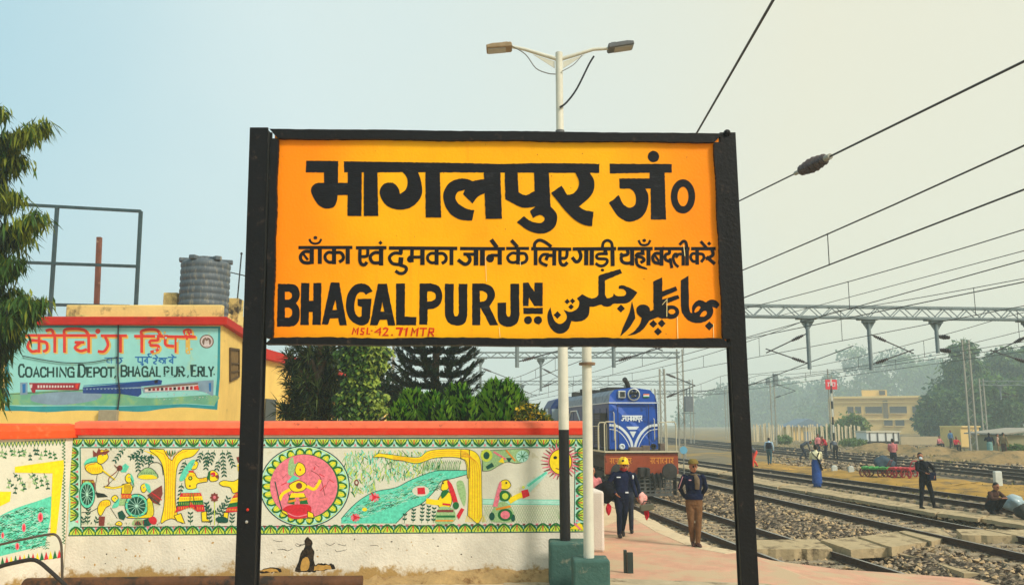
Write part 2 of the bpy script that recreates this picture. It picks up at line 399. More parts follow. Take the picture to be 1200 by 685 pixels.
T1 = tc1; T2 = two((882.4, 571.9), (1174, 631.5), 2.58); T3 = two((884, 549.8), (1153, 585.6), 2.5)
T4 = two((884, 525.6), (1200, 556.5), 2.37); T5 = two((884, 521.4), (1200, 548.5), 2.35)
track(T1, -.40, 13.4, 150); track(T2, -.15, 11, 150); track(T3, -.06, 14, 150); M_bald = mat('dark_shaded_ballast', (84, 74, 62), .95, .35, 9., 1.0, 22., dirt=((40, 34, 30), .5, 5.)); track(T4, .09, 18, 190, bm=M_bald); track(T5, .11, 18, 190, bm=M_bald)  # far beds: dark stone, with the shadow along the rails put into its colour
TRK = [(T1, -.40), (T2, -.15), (T3, -.06), (T4, .09), (T5, .11)]
# broad ballast between the first two tracks
b = MB(); vs = []; N_ = 90
for i in range(N_ + 1):
    y = 12 + 70 * (i / N_) ** 1.5
    for k in range(9):
        t = k / 8; x = (T1(y) + 1.9) * (1 - t) + (T2(y) - 1.9) * t; z = (-.62) * (1 - t) + (-.37) * t
        vs.append((x, y, z + .035 * math.sin(x * 3 + y) + rng.uniform(-.025, .025) + (.05 if 0 < k < 8 else -.03)))
b.add(vs, [(i * 9 + j, i * 9 + j + 1, (i + 1) * 9 + j + 1, (i + 1) * 9 + j) for i in range(N_) for j in range(8)])
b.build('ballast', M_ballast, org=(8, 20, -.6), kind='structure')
# loose stones near enough to read one by one: a sheet of uncountable stuff
M_st = [mat('stone_grey', (146, 130, 108), .95, .3, 20.), mat('stone_dark', (70, 58, 46), .95, .3, 20.), mat('stone_tan', (182, 156, 118), .95, .3, 20.)]
b = MB()
def rock(b, c, r, mi):
    o = []; 
    for p in ((1, 0, 0), (-1, 0, 0), (0, 1, 0), (0, -1, 0), (0, 0, 1), (0, 0, -1)):
        q = Vector(p) + Vector((rng.uniform(-.5, .5), rng.uniform(-.5, .5), rng.uniform(-.5, .5))); o.append(Vector(c) + Vector((q.x * r * 1.15, q.y * r, q.z * r * .8)))
    b.add(o, [(0, 2, 4), (2, 1, 4), (1, 3, 4), (3, 0, 4), (2, 0, 5), (1, 2, 5), (3, 1, 5), (0, 3, 5)], mi)
for i in range(15000):
    y = 13.5 + 24 * rng.random() ** 1.7; 
    x0, x1 = T1(y) - 1.7, T2(y) + 2.6; x = rng.uniform(x0, x1)
    if abs(abs(x - T1(y)) - .87) < .1 or abs(abs(x - T2(y)) - .87) < .1: continue
    a = x - T1(y); c = x - T2(y)
    if abs(a) < 1.75: z = -.40 - .2
    elif abs(c) < 1.75: z = -.15 - .2
    else: t = (x - T1(y) - 1.9) / (T2(y) - T1(y) - 3.8); t = min(1, max(0, t)); z = -.57 * (1 - t) - .34 * t + .035 * math.sin(x * 3 + y)
    rock(b, (x, y, z + rng.uniform(-.01, .03)), rng.uniform(.028, .065), rng.choice((0, 0, 0, 1, 2, 2)))
o = b.build('ballast_stones', M_st, org=(8, 20, -.6)); tag(o, 'loose grey and tan ballast stones strewn between the near tracks', 'ballast', kind='stuff')
# concrete slab crossings and walkways
M_slab = mat('worn_slab', (176, 156, 120), .9, .24, 2.2, .5, 18., dirt=((104, 88, 64), .43, 2.4))
def flag(pts, H, th=.12, name='path'):
    q_ = []
    for i, a in enumerate(pts):
        c = pts[(i + 1) % len(pts)]; m = max(1, int(math.hypot(c[0] - a[0], c[1] - a[1]) / 7))
        q_ += [(a[0] + (c[0] - a[0]) * k / m + rng.gauss(0, .5), a[1] + (c[1] - a[1]) * k / m + rng.gauss(0, .14)) for k in range(m)]
    t = [atZ(x, y, CZ - H) for x, y in q_]; n = len(t); b = MB()
    b.add(t, tessellate_polygon([[Vector((p.x, p.y, 0)) for p in t]])); b.add([*t, *[p - Vector((0, 0, th)) for p in t]], [(i, (i + 1) % n, n + (i + 1) % n, n + i) for i in range(n)])
    return b.build(name, M_slab, kind='structure')
flag([(886, 632), (957, 631), (975, 642.5), (886, 643)], 2.80, .3)
flag([(962, 632), (1005, 628), (1043, 641), (996, 643.5)], 2.74, .2); flag([(1006.5, 628), (1052, 622), (1090, 634), (1044.5, 640.5)], 2.70, .2)
flag([(1053.5, 622), (1098, 617.5), (1116, 627.5), (1091.5, 633.5)], 2.66, .2)
flag([(1120, 619.5), (1200, 620), (1260, 625), (1200, 627.5), (1128, 626.4)], 2.60, .2)
flag([(1036, 645.5), (1118, 645), (1135, 652), (1120, 657), (1090, 655)], 2.86, .16); flag([(1090, 656), (1136, 653), (1150, 660), (1205, 666), (1212, 672), (1130, 671)], 2.86, .2)
flag([(942, 615.5), (995, 620), (985, 622.5), (940, 618)], 2.92, .06); flag([(905, 607), (948, 609), (945, 612), (905, 611)], 2.92, .05)
px0 = [(872, 556.5), (924, 566), (958, 571), (1006, 579), (1060, 588), (1110, 596.5), (1160, 602.5), (1215, 611)]
for (xa, ya), (xb, yb) in zip(px0, px0[1:]):
    flag([(xa + 1, ya), (xb, yb), (xb - 14, yb + 4.2), (xa - 13, ya + 4)], 2.56 + rng.uniform(-.02, .02), .1)
for (xa, ya), (xb, yb) in zip([(745, 535), (800, 543.5), (855, 552)], [(798, 543), (853, 551.5), (884, 556)]): flag([(xa, ya), (xb, yb), (xb - 12, yb + 2.6), (xa - 12, ya + 2.6)], 2.56, .08)
M_ochre = mat('ochre_sand', (166, 128, 52), .95, .25, 1.2, .6, 14., dirt=((112, 92, 56), .44, .9))
def sand(top, bot, z):
    t = [atZ(x, y, z) for x, y in top]; u = [atZ(x, y, z) for x, y in bot]; n = 40; b = MB(); vs = []
    def along(P, s): s *= len(P) - 1; i = min(int(s), len(P) - 2); return P[i].lerp(P[i + 1], s - i)
    for i in range(n + 1):
        for j in range(9):
            q = along(t, i / n).lerp(along(u, i / n), j / 8); e_ = j in (0, 8) or i in (0, n)
            vs.append(q + Vector((rng.gauss(0, .12), rng.gauss(0, .25), -.22 if e_ else rng.uniform(-.02, .05))))
    b.add(vs, [(i * 9 + j, i * 9 + j + 1, (i + 1) * 9 + j + 1, (i + 1) * 9 + j) for i in range(n) for j in range(8)]); b.build('ground_sand', M_ochre, smooth='all', kind='structure')
sand([(860, 537), (1000, 551), (1230, 570)], [(860, 545), (1000, 562), (1230, 590)], -.10)
# ================================================================== MURAL WALL
WL, WR = atY(80, 600, 13.6), atY(690, 600, 14.1); WL.z = WR.z = 0
wd = (WR - WL).normalized(); wn_ = Vector((wd.y, -wd.x, 0)); wallP = plane(WL, wn_)
M_white = mat('lime_washed_plaster', (222, 214, 198), .9, .12, 2.6, .45, 30., dirt=((172, 140, 86), .33, 3.6, -.05, .42))
M_capr = mat('red_cap_paint', (212, 44, 16), .65, .14, 3., .2, 30., dirt=((196, 70, 40), .40, 3.))
M_cap2 = mat('lit_red_cap', (226, 104, 70), .8, .2, 4., .3, 30., dirt=((90, 50, 40), .34, 5.))  # paler red paints in light caught on the sloped faces; dark stains are its own
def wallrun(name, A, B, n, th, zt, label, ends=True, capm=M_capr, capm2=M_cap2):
    root = empty(name, (A + B) / 2, label, 'wall')
    b = MB(); k = 40; d = (B - A) / k
    b.prism([A, B, B - n * th, A - n * th], (0, 0, zt)); b.build('wall_face', M_white, root)
    b = MB(); f, bk = n * .06, -n * (th + .06); e = (B - A).normalized() * .05; A2, B2 = A - e * 0, B + e
    prof = [(f, zt + .0), (f, zt + .11), (f * .3, zt + .20), (-n * th * .5, zt + .225), (-n * (th - .02), zt + .20), (bk, zt + .11), (bk, zt)]
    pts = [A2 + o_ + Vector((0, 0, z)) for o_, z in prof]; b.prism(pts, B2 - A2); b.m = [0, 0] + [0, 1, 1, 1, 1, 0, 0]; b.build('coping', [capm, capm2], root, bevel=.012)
    return root
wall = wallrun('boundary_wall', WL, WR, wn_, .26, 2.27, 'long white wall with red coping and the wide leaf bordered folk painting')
C0 = WL.copy(); C1 = WL + Vector((-.70, -2.3, 0)); ld = (C0 - C1).normalized(); ln = Vector((ld.y, -ld.x, 0)); leftP = plane(C0, ln)
M_capo = mat('orange_cap_paint', (240, 84, 30), .6, .14, 3., .2, 30., dirt=((226, 116, 66), .38, 4.))
lw = wallrun('boundary_wall', C1, C0 - ld * .02, ln, .26, 2.23, 'short angled wall with orange coping and a green river painting, at the left edge', capm=M_capo, capm2=M_capo)
# ---- mural colours
MUR = [mat('mural_ground', (214, 212, 194), .85, .07, 3., .3, 40., dirt=((190, 184, 150), .36, 3.)), mat('mural_green', (22, 104, 52), .8, .25, 30.), mat('mural_leaf', (196, 212, 70), .8, .2, 30.), mat('mural_yellow', (244, 214, 22), .75, .12, 20.),
       mat('mural_teal', (92, 204, 176), .8, .28, 26.), mat('mural_red', (206, 38, 52), .8, .2, 30.), mat('mural_pink', (226, 120, 136), .8, .28, 24.), mat('mural_ink', (36, 48, 40), .8, .2, 20.),
       mat('mural_brown', (126, 60, 52), .8, .25, 30.), mat('mural_mint', (172, 222, 206), .85, .14, 20.), mat('mural_orange', (222, 140, 40), .8, .2, 30.), mat('mural_darkgreen', (20, 78, 64), .8, .2, 30.), mat('mural_sage', (150, 186, 130), .8, .3, 40.), mat('wall_black', (58, 44, 30), .95, .5, 9., .5, 30., dirt=((26, 20, 16), .5, 14.)), mat('wall_ochre', (190, 146, 74), .95, .25, 12.)]
GD, GR, LF, YE, TE, RE, PK, IN, BR, MI, OR, DG, SA, BK, OC = range(15)
p = Paint(wallP); p.view(0, 0, 1)
p.fill([(80.5, 512.5), (685, 512.8), (685, 622.3), (80.5, 627)], MI, 0)
p.fill([(95, 523.5), (682, 523.5), (673, 525), (673, 614.5), (95, 616.5)], GD, 1)
for a, b_ in (((82, 513), (684, 513)), ((94, 524), (674, 524)), ((94, 524), (95, 617)), ((674, 524), (673, 615)), ((80, 627), (685, 622.5)), ((94, 617), (673, 614.8))):
    p.line([a, b_], 1., DG, 2)
def motif(c, u, v, w_, h, k):
    """one leaf arch: c centre of the base, u along, v up"""
    f = lambda a, b_: (c[0] + u[0] * a * w_ + v[0] * b_ * h, c[1] + u[1] * a * w_ + v[1] * b_ * h)
    p.fill([f(-.46, 0), f(-.36, .5), f(-.15, .86), f(0, .95), f(.15, .86), f(.36, .5), f(.46, 0)], LF, 2)
    p.line([f(-.5, 0), f(-.36, .5), f(-.16, .82), f(0, .98)], [1.1, 2.5, 2.2, 1.], GR, 3); p.line([f(.5, 0), f(.36, .5), f(.16, .82), f(0, .98)], [1.1, 2.5, 2.2, 1.], GR, 3)
    p.line([f(0, .08), f(0, .8)], 1.2, BR if k % 2 else RE, 3); p.line([f(-.28, 0), f(-.16, .4), f(-.02, .8)], .9, GR, 3); p.line([f(.28, 0), f(.16, .4), f(.02, .8)], .9, GR, 3)
    p.fill([f(.38, .98), f(.5, .55), f(.62, .98)], PK if k % 2 else BR, 2)
i = 0; x = 90.
while x < 684:
    motif((x, 514.3), (1, 0), (0, 1), 14.2, 8.2, i); motif((x - 1, 626.2 - (x - 80) * .0075), (1, 0), (0, -1), 16.5, 9.6, i) if True else 0
    x += 15.2; i += 1
y = 530.
while y < 614: motif((82.5, y), (0, 1), (1, 0), 15., 9.5, i); motif((683.5, y), (0, 1), (-1, 0), 13.5, 8.5, i); y += 14.6; i += 1
def sprig(x, y, ang, L, n=5, ll=5., col=DG, w_=2.2, la=3):
    dx, dy = math.cos(ang), math.sin(ang); n = max(2, round(L / 4.4)); p.line([(x, y), (x + dx * L, y + dy * L)], .6, GR, la)
    for q in range(n):
        t = (q + .6) / n; bx, by = x + dx * L * t, y + dy * L * t
        for s in (-1, 1):
            a = ang + s * .75; ex, ey = math.cos(a), math.sin(a)
            p.fill([(bx, by), (bx + ex * ll * .5 - ey * w_ / 2, by + ey * ll * .5 + ex * w_ / 2), (bx + ex * ll, by + ey * ll), (bx + ex * ll * .5 + ey * w_ / 2, by + ey * ll * .5 - ex * w_ / 2)], col, la + 1)
def body(s, col=YE, layer=5, ow=.7): 
    o = outline(s, 4); p.fill(s, col, layer); p.line(o + [o[0]], ow * p.org[2], IN, layer + 1, straight=True)
def wheel(cx, cy, rx, ry):
    s = p.org[2]
    p.ell(cx, cy, rx, ry, IN, 5); p.ell(cx, cy, rx * .93, ry * .93, TE, 6); p.ell(cx, cy, rx * .74, ry * .74, DG, 7)
    for q in range(12):
        a = q * math.pi / 6 + .2; p.line([(cx, cy), (cx + rx * .72 * math.cos(a), cy + ry * .72 * math.sin(a))], .5 * s, MI, 8)
    p.ell(cx, cy, rx * .12, ry * .12, MI, 8)
# ---- left scene (archers, wheels, tree)
p.view(75, 505, 5.483)
p.fill('115,310 190,310 200,330 200,420 115,420', BR, 4); wheel(150, 405, 52, 92)
body('~140,215 ~190,195 ~240,215 ~250,260 ~190,275 ~145,250'); body('~215,170 ~235,120 ~270,130 ~285,170 ~250,205 ~220,205'); p.fill('190,165 187,120 210,140 225,105 245,135 270,110 295,125 270,150 235,150', BR, 7); p.fill('~130,215 ~150,180 ~205,165 ~210,195 ~170,205', TE, 6)
p.line('240,240 290,280 330,310', 9, YE, 7); p.line('325,215 345,250 290,300 290,340 255,355', 5, BR, 7); p.line('215,275 205,380 260,420', 3, IN, 5); p.fill('200,390 260,400 285,420 215,425', IN, 4); p.fill('355,240 395,205 420,225 400,262 370,262', TE, 5); p.ell(360, 235, 18, 18, BR, 6)
body('375,340 425,330 445,360 430,400 370,400'); body('~395,295 ~415,270 ~440,290 ~435,325 ~405,325'); p.line('385,350 320,362 265,355', 12, YE, 7); p.fill('368,400 435,402 435,430 370,430', RE, 7); p.fill('~430,270 ~450,310 ~445,345 ~430,310', TE, 7); p.fill('360,430 410,430 390,475 352,475', SA, 5)
wheel(468, 478, 78, 80)
body('~220,480 ~245,445 ~290,440 ~300,470 ~270,490 ~240,540 ~220,520'); body('~305,430 ~330,408 ~350,430 ~330,455'); p.fill('~330,450 ~355,430 ~350,480 ~310,490', TE, 5); p.fill('225,545 265,545 260,605 225,605', BR, 5); p.line('220,490 170,515 115,520', 4, IN, 5); p.line('300,490 345,560', 3, IN, 5)
p.fill('345,520 375,505 400,545 385,570 355,560', DG, 5); body('~330,595 ~355,575 ~375,590 ~365,605'); p.fill('~440,600 ~460,560 ~510,570 ~520,605', SA, 5); p.fill('~455,600 ~475,575 ~500,600', DG, 6)
body('~495,350 ~520,335 ~535,360 ~520,390 ~500,385'); p.fill('~520,335 ~550,345 ~560,390 ~540,385', TE, 6); p.fill('535,410 580,375 630,345 635,400 610,470 570,455', BR, 6); p.line('540,405 620,470', 6, DG, 7); p.line('560,390 630,440', 6, RE, 7)
body('~535,440 ~560,430 ~578,500 ~570,545 ~530,555 ~415,555 ~420,545 ~530,530'); p.fill('~545,560 ~575,545 ~597,565 ~590,595 ~560,590', RE, 8); p.fill('~510,570 ~555,560 ~560,600 ~515,605', DG, 7)
body('~478,295 ~500,250 ~545,232 ~585,255 ~600,300', SA, 5); p.fill('~478,295 ~500,280 ~570,280 ~600,300 ~560,306 ~510,306', YE, 7); p.line('540,235 560,205 605,200 630,225 638,280', 4, IN, 5)
p.fill('505,120 620,118 600,145 640,200 640,130 660,122 660,140 625,175', YE, 3)
for x, y, a, L in ((385, 112, 2.2, 18), (420, 160, .1, 24), (470, 140, 1.5, 20), (520, 150, 1.9, 12), (560, 145, 1.9, 12), (150, 600, -1.5, 18), (200, 600, -1.2, 8), (115, 600, -1.3, 8), (520, 112, 2.6, 20)): 
    q = p.org; X, Y = q[0] + x / q[2], q[1] + y / q[2]; p.view(0, 0, 1); sprig(X, Y, a, L); p.view(*q)
def eye(x, y, r=5): p.ell(x, y, r * 1.5, r, GD, 9); p.ell(x, y, r * .7, r * .8, IN, 10)
for x, y in ((252, 152), (420, 292), (515, 358), (332, 428), (355, 590)): eye(x, y, 4)
for x0, y0, x1, y1, n_, c_ in ((150, 230, 235, 262, 7, OR), (385, 340, 430, 395, 6, BR), (225, 450, 290, 480, 6, OR), (120, 315, 196, 330, 8, YE), (365, 405, 432, 426, 7, YE), (530, 450, 570, 540, 6, LF), (450, 570, 515, 600, 6, RE), (490, 262, 590, 275, 9, GR)):
    for k in range(n_): xx = x0 + (x1 - x0) * (k + .5) / n_; p.line([(xx, y0), (xx + 4, (y0 + y1) / 2), (xx, y1)], 2.2, c_, 9)
p.line('205,205 160,215 140,240', 3, RE, 9); p.line('235,130 290,120', 3, YE, 9); p.line('330,225 355,240 335,290 290,335 280,345', 3, IN, 9); p.line('245,255 325,308', 2, IN, 9); p.line('255,355 300,352', 3, IN, 9); p.line('430,300 452,345 440,360', 4, GR, 9); p.line('395,335 360,352 300,360', 2, IN, 9)
for k in range(9): a = k * .7; p.ell(468 + 66 * math.cos(a), 478 + 68 * math.sin(a), 4, 4, LF, 9)
for k in range(26): x_, y_ = rng.choice(((rng.uniform(120, 620), rng.uniform(590, 603)), (rng.uniform(300, 480), rng.uniform(110, 125)))); p.line([(x_, y_), (x_ + rng.uniform(-6, 6), y_ - 12)], 3, rng.choice((GR, SA, IN)), 4)
p.view(175, 505, 5.483)
for x, y in ((292, 212), (405, 282), (575, 228)): eye(x, y, 4)
for x0, y0, x1, y1, n_, c_ in ((215, 398, 330, 412, 12, YE), (200, 425, 335, 438, 12, RE), (190, 455, 345, 470, 13, LF), (185, 485, 350, 500, 11, YE), (240, 275, 300, 288, 6, OR), (530, 400, 578, 415, 5, YE), (520, 435, 576, 448, 6, RE), (500, 495, 570, 508, 7, YE), (320, 298, 372, 318, 6, OR)):
    for k in range(n_): xx = x0 + (x1 - x0) * (k + .5) / n_; p.line([(xx, y0), (xx, y1)], 2.2, c_, 9)
p.line('265,395 262,450 255,490', 4, IN, 9); p.line('280,395 290,450 300,500', 4, IN, 9); p.line('300,268 262,262 240,290', 2, RE, 9)
for k in range(8): a = k * .785; p.ell(420 + 22 * math.cos(a), 423 + 24 * math.sin(a), 6, 6, BR, 8)
body('~75,585 ~95,480 ~100,330 ~85,220 ~50,160 10,130 0,112 95,115 ~110,150 ~145,185 ~170,150 215,115 325,112 ~280,160 ~215,180 ~180,230 ~170,330 ~170,460 ~185,540 215,590 ~150,560 ~110,570', YE, 4)
for k in range(5): p.line([(102 + k * 15, 560), (108 + k * 14, 420), (112 + k * 12, 300), (110 + k * 13, 210), (96 + k * 22, 150), (40 + k * 52, 122)], 2.5, OR, 6)
for x in (115, 130, 150, 165): p.fill([(x, 118), (x + 6, 140), (140, 165), (x - 4, 140)], GR, 5)
body('~232,290 ~255,262 ~290,265 ~315,300 375,292 375,322 ~310,335 ~300,365 ~240,365'); body('~268,240 ~275,195 ~300,190 ~315,205 ~300,240'); p.fill('~265,190 ~295,185 ~275,235 ~225,310 ~195,312 ~215,255', TE, 7); p.fill('252,252 288,252 285,262 255,262', RE, 8); p.ell(265, 300, 13, 13, IN, 8); p.ell(265, 300, 7, 7, LF, 9); p.ell(262, 350, 6, 6, BR, 8)
p.fill('225,365 310,365 325,395 210,395', MI, 5); p.fill('205,395 330,393 340,415 195,420', RE, 6); p.fill('195,420 340,415 345,440 190,450', YE, 6); p.fill('190,450 345,440 350,470 180,482', GR, 6); p.fill('180,482 260,475 265,450 285,470 350,470 358,512 310,515 275,490 250,490 165,522', RE, 7)
body('160,540 205,525 230,590 180,575', YE, 7); body('335,518 370,512 370,560 395,578 340,578', YE, 7)
body('~380,265 ~410,250 ~440,270 ~445,305 ~420,320 ~390,315'); p.fill('370,300 385,255 395,250 390,312', GR, 8); p.fill('~395,270 ~420,262 ~425,285 ~405,290', RE, 8); p.fill('~425,285 ~445,280 ~440,305', BR, 8)
body('~450,330 ~480,315 ~540,320 580,300 590,380 ~540,395 ~520,360 ~470,350'); p.fill('555,395 580,392 580,420 530,430', RE, 6); p.fill('530,430 580,420 578,450 515,462', YE, 6); p.fill('515,462 578,450 575,480 500,490', GR, 6); p.fill('500,490 575,480 570,515 490,522', RE, 6); body('480,520 510,520 505,560 475,560', YE, 6); p.fill('~430,555 ~470,545 ~505,560 ~500,585 ~440,580', DG, 8)
p.ell(420, 423, 22, 24, BR, 6); p.ell(420, 423, 9, 10, PK, 7); p.line('420,450 420,600', 5, LF, 5); p.fill('565,215 585,200 590,250 570,255', YE, 6); p.fill('560,165 585,160 590,200 570,200', BR, 6)
for x, y, a, L in ((395, 600, -1.75, 26), (440, 600, -1.2, 34), (420, 540, -2.3, 16), (420, 540, -.9, 16), (265, 600, -1.57, 14), (530, 600, -1.5, 12), (235, 185, 1.9, 16), (210, 330, 1.7, 28), (345, 125, 2., 12), (380, 120, 1.7, 22), (420, 120, 1.9, 16), (470, 120, 1.5, 30), (500, 120, 1.2, 20), (355, 150, 1.4, 12), (450, 180, 1.8, 12), (15, 140, 1.6, 10)):
    q = p.org; X, Y = q[0] + x / q[2], q[1] + y / q[2]; p.view(0, 0, 1); sprig(X, Y, a, L); p.view(*q)
# ---- roundel
p.view(295, 505, 5.477)
p.ell(340, 352, 290, 260, IN, 3, n=48); p.ell(340, 352, 283, 254, MI, 4, n=48); p.ell(340, 352, 276, 248, LF, 5, n=48)
q = p.org; cx, cy = q[0] + 340 / q[2], q[1] + 352 / q[2]; p.view(0, 0, 1)
for k in range(26):
    a = k * 2 * math.pi / 26
    f = lambda r, da: (cx + r * 50.2 * math.cos(a + da), cy + r * 45 * math.sin(a + da))
    p.line([f(.80, -.115), f(.92, -.09), f(.99, 0)], 2, GR, 6); p.line([f(.80, .115), f(.92, .09), f(.99, 0)], 2, GR, 6); p.line([f(.82, 0), f(.95, 0)], 1.2, YE, 6)
    p.fill([f(.86, .1), f(.99, .06), f(.99, .18)], MI, 6)
p.view(*q); p.ell(340, 352, 222, 208, GR, 7, n=40); p.ell(335, 352, 216, 204, PK, 8, n=40)
for k in range(60):
    a = rng.uniform(0, 6.28); r = rng.uniform(.3, .85); x, y = 335 + 216 * r * math.cos(a), 352 + 204 * r * math.sin(a)
    p.line([(x, y), (x + rng.uniform(-40, 40), y + rng.uniform(15, 60))], rng.uniform(2, 7), RE if k % 3 else BR, 8)
body('~240,350 ~270,325 ~310,315 ~355,345 ~330,380 ~270,385', YE, 9); p.ell(305, 348, 20, 20, BR, 10); body('~280,240 ~300,200 ~335,215 ~345,260 ~310,285 ~285,270', YE, 9); p.fill('~235,270 ~240,190 ~265,165 ~275,210 ~300,195 ~280,240 ~265,285', SA, 9); p.fill('225,325 270,280 310,300 245,330', TE, 10); p.line('355,350 400,370 430,335 440,310', 20, YE, 10); p.line('250,370 200,400 180,440', 20, YE, 10); p.line('380,250 430,280 450,320 470,410', 4, BR, 10); p.line('150,320 175,430 195,500', 7, DG, 10); p.ell(312, 245, 5, 8, RE, 10)
p.fill('245,405 280,400 275,470 230,460', GR, 10); p.fill('305,400 340,400 365,465 310,465', GR, 10); p.fill('255,395 335,395 345,420 245,425', YE, 11); p.line('235,450 285,440', 14, OR, 11); p.line('305,440 360,430', 14, OR, 11); p.fill('~200,500 ~260,470 ~375,475 ~370,540 ~300,560 ~240,550', RE, 10); p.line('225,520 290,545 365,530', 8, PK, 11); body('360,510 395,525 400,555 360,550', YE, 11); body('190,500 225,515 235,540 200,520', YE, 11)
# ---- river scene
p.view(400, 505, 5.48)
for k in range(1000):
    x, y = rng.uniform(20, 640), rng.uniform(118, 400)
    if y > 330 - (x - 40) * .1 + 60 * (x < 220) or (x > 330 and y > 300): continue
    a = rng.choice((.9, 2.2, 1.4, 1.8)) + rng.uniform(-.3, .3); L = rng.uniform(18, 44); p.line([(x, y), (x + L * math.cos(a), y + L * math.sin(a))], rng.uniform(3, 6.5), rng.choice((SA, SA, TE, SA, GR, LF, MI)), 2)
p.fill('0,590 0,555 ~60,490 ~130,430 ~220,385 ~350,360 ~450,310 ~600,255 ~720,250 810,250 810,275 ~720,300 ~640,320 ~600,380 ~520,460 ~440,500 ~380,560 350,590', TE, 3)
for k in range(560):
    t = rng.random(); x = 10 + 640 * t; y = 530 - 240 * t + rng.uniform(-60, 75)
    if y < 545 - 290 * (x / 700) ** .75 or (x > 330 and y > 590 - (x - 330) * .75): continue
    if y > 580: continue
    p.line([(x, y), (x + 14, y - 9), (x + 28, y - 6)], rng.uniform(1.5, 3.5), rng.choice((MI, GR, MI, DG, SA)), 4)
p.line('0,560 60,492 130,432 220,385 350,360 450,310 600,255 720,250 810,250', 4, DG, 4); p.line('350,590 380,560 440,500 520,460 600,380 640,320 720,300 810,275', 4, DG, 4)
for cx_, cy_, r in ((212, 422, 34), (90, 552, 30)):
    for k in range(9): a = k * .7; p.line([(cx_, cy_), (cx_ + r * math.cos(a), cy_ + r * .85 * math.sin(a))], 12, PK if k % 3 else RE, 5)
    p.ell(cx_, cy_, 12, 12, RE, 6)
p.ell(150, 500, 16, 12, YE, 5); p.ell(98, 328, 15, 20, BR, 5); p.ell(98, 328, 7, 10, GD, 6); p.ell(510, 382, 55, 34, GD, 5); p.fill('488,362 535,358 540,402 490,404', RE, 6)
body('200,165 240,140 ~330,150 ~400,160 ~500,165 ~560,125 ~680,112 ~790,115 822,118 822,300 810,300 ~795,190 ~720,165 ~600,170 ~540,190 ~480,205 ~400,190 ~330,180 270,165', YE, 5, .5)
for k in range(3): p.line([(330, 160 + k * 9), (420, 170 + k * 8), (500, 178 + k * 7), (580, 135 + k * 12), (700, 125 + k * 12), (800, 130 + k * 16)], 2.5, OR, 7)
for k in range(40): x = 540 + k * 6; p.line([(x, 185 + 10 * (k % 2)), (x - 12, 215 + 9 * (k % 3)), (x - 16, 250)], 3, SA if k % 2 else GR, 3)
p.fill('~400,590 ~430,540 ~480,500 ~560,465 ~620,480 ~620,590', GD, 5)
for x, L in ((405, 11), (460, 16), (515, 22), (555, 20), (590, 18)):
    q = p.org; X, Y = q[0] + x / q[2], q[1] + 588 / q[2]; p.view(0, 0, 1); sprig(X, Y, -1.5, L, 6, 4., la=6); p.view(*q)
body('~640,370 ~655,320 ~690,315 ~690,360 ~665,380'); p.fill('~680,318 ~710,340 ~745,440 750,490 725,470 ~700,400', RE, 8); body('~625,430 ~660,390 ~700,395 ~710,450 ~690,490 ~640,490 ~620,470'); p.line('645,455 600,455 545,445', 34, YE, 7); p.fill('~640,400 ~660,375 ~690,385 ~650,430', GR, 8); p.line('650,465 700,470', 12, RE, 8)
p.fill('~620,500 ~660,480 ~720,500 ~735,560 ~690,592 ~600,585', SA, 6); p.line('615,510 720,510', 16, BR, 7); p.line('610,545 730,545', 14, GR, 7); p.line('605,572 720,572', 10, OR, 7); p.fill('740,540 770,490 790,500 755,565', RE, 7); p.ell(736, 475, 20, 24, GR, 8); p.fill('~740,330 ~780,320 ~800,400 ~790,480 ~760,420', SA, 4); p.ell(655, 332, 5, 5, IN, 9)
# ---- tree, sun
p.view(540, 505, 5.481)
body('0,115 ~60,118 ~110,150 ~130,220 135,400 138,545 ~110,590 ~70,560 45,540 50,400 ~48,260 ~35,190 0,175', YE, 5, .5)
for k in range(5): p.line([(5, 125 + k * 9), (50 + k * 6, 150 + k * 6), (60 + k * 14, 230), (58 + k * 16, 400), (55 + k * 17, 560)], 2.5, OR, 7)
for k in range(14): p.line([(40 + k * 8, 540), (30 + k * 10, 580)], 3, YE, 5)
body('135,125 ~260,118 ~400,112 ~440,130 ~420,185 ~360,205 ~300,195 ~250,215 ~190,250 140,255', SA, 4, .5); p.ell(165, 155, 38, 40, LF, 6); p.ell(165, 155, 20, 24, DG, 7); p.fill('160,225 200,200 215,225 170,245', DG, 6); p.fill('240,195 270,165 280,205', YE, 6); p.fill('290,170 330,170 310,200', DG, 6); p.ell(395, 160, 40, 38, MI, 6)
for k in range(8): a = .5 + k * .8; p.line([(395, 160), (395 + 36 * math.cos(a), 160 + 34 * math.sin(a))], 4, GR, 7)
p.line('210,130 290,180', 12, PK, 6); p.line('290,120 350,190', 10, OR, 6)
for k in range(30):
    a = 1.3 + k * .125; a = k * 2 * math.pi / 30; p.line([(640 + 62 * math.cos(a), 195 + 72 * math.sin(a)), (640 + 125 * math.cos(a + .08), 195 + 118 * math.sin(a + .08))], [15, 4], PK if k % 2 else BR, 4)
p.ell(640, 195, 80, 88, PK, 5); body([(640 + 72 * math.cos(k * .3), 195 + 80 * math.sin(k * .3), False) for k in range(21)], YE, 6); p.ell(606, 168, 12, 10, IN, 8); p.ell(665, 168, 12, 10, IN, 8); p.line('610,235 640,245 670,235', 5, BR, 8)
p.fill('425,335 455,310 555,255 560,270 445,390 410,375', MI, 4); p.line('430,350 550,262', 14, TE, 5)
p.fill('140,436 640,440 640,470 140,465', MI, 3); p.line('140,436 640,440', 4, TE, 4); p.line('140,466 640,470', 4, TE, 4)
for k in range(33): x = 140 + k * 16; p.line([(x, 475), (min(x + 60, 645), 585)], 2, SA, 3); p.line([(x + 16, 475), (max(x - 40, 140), 585)], 2, SA, 3)
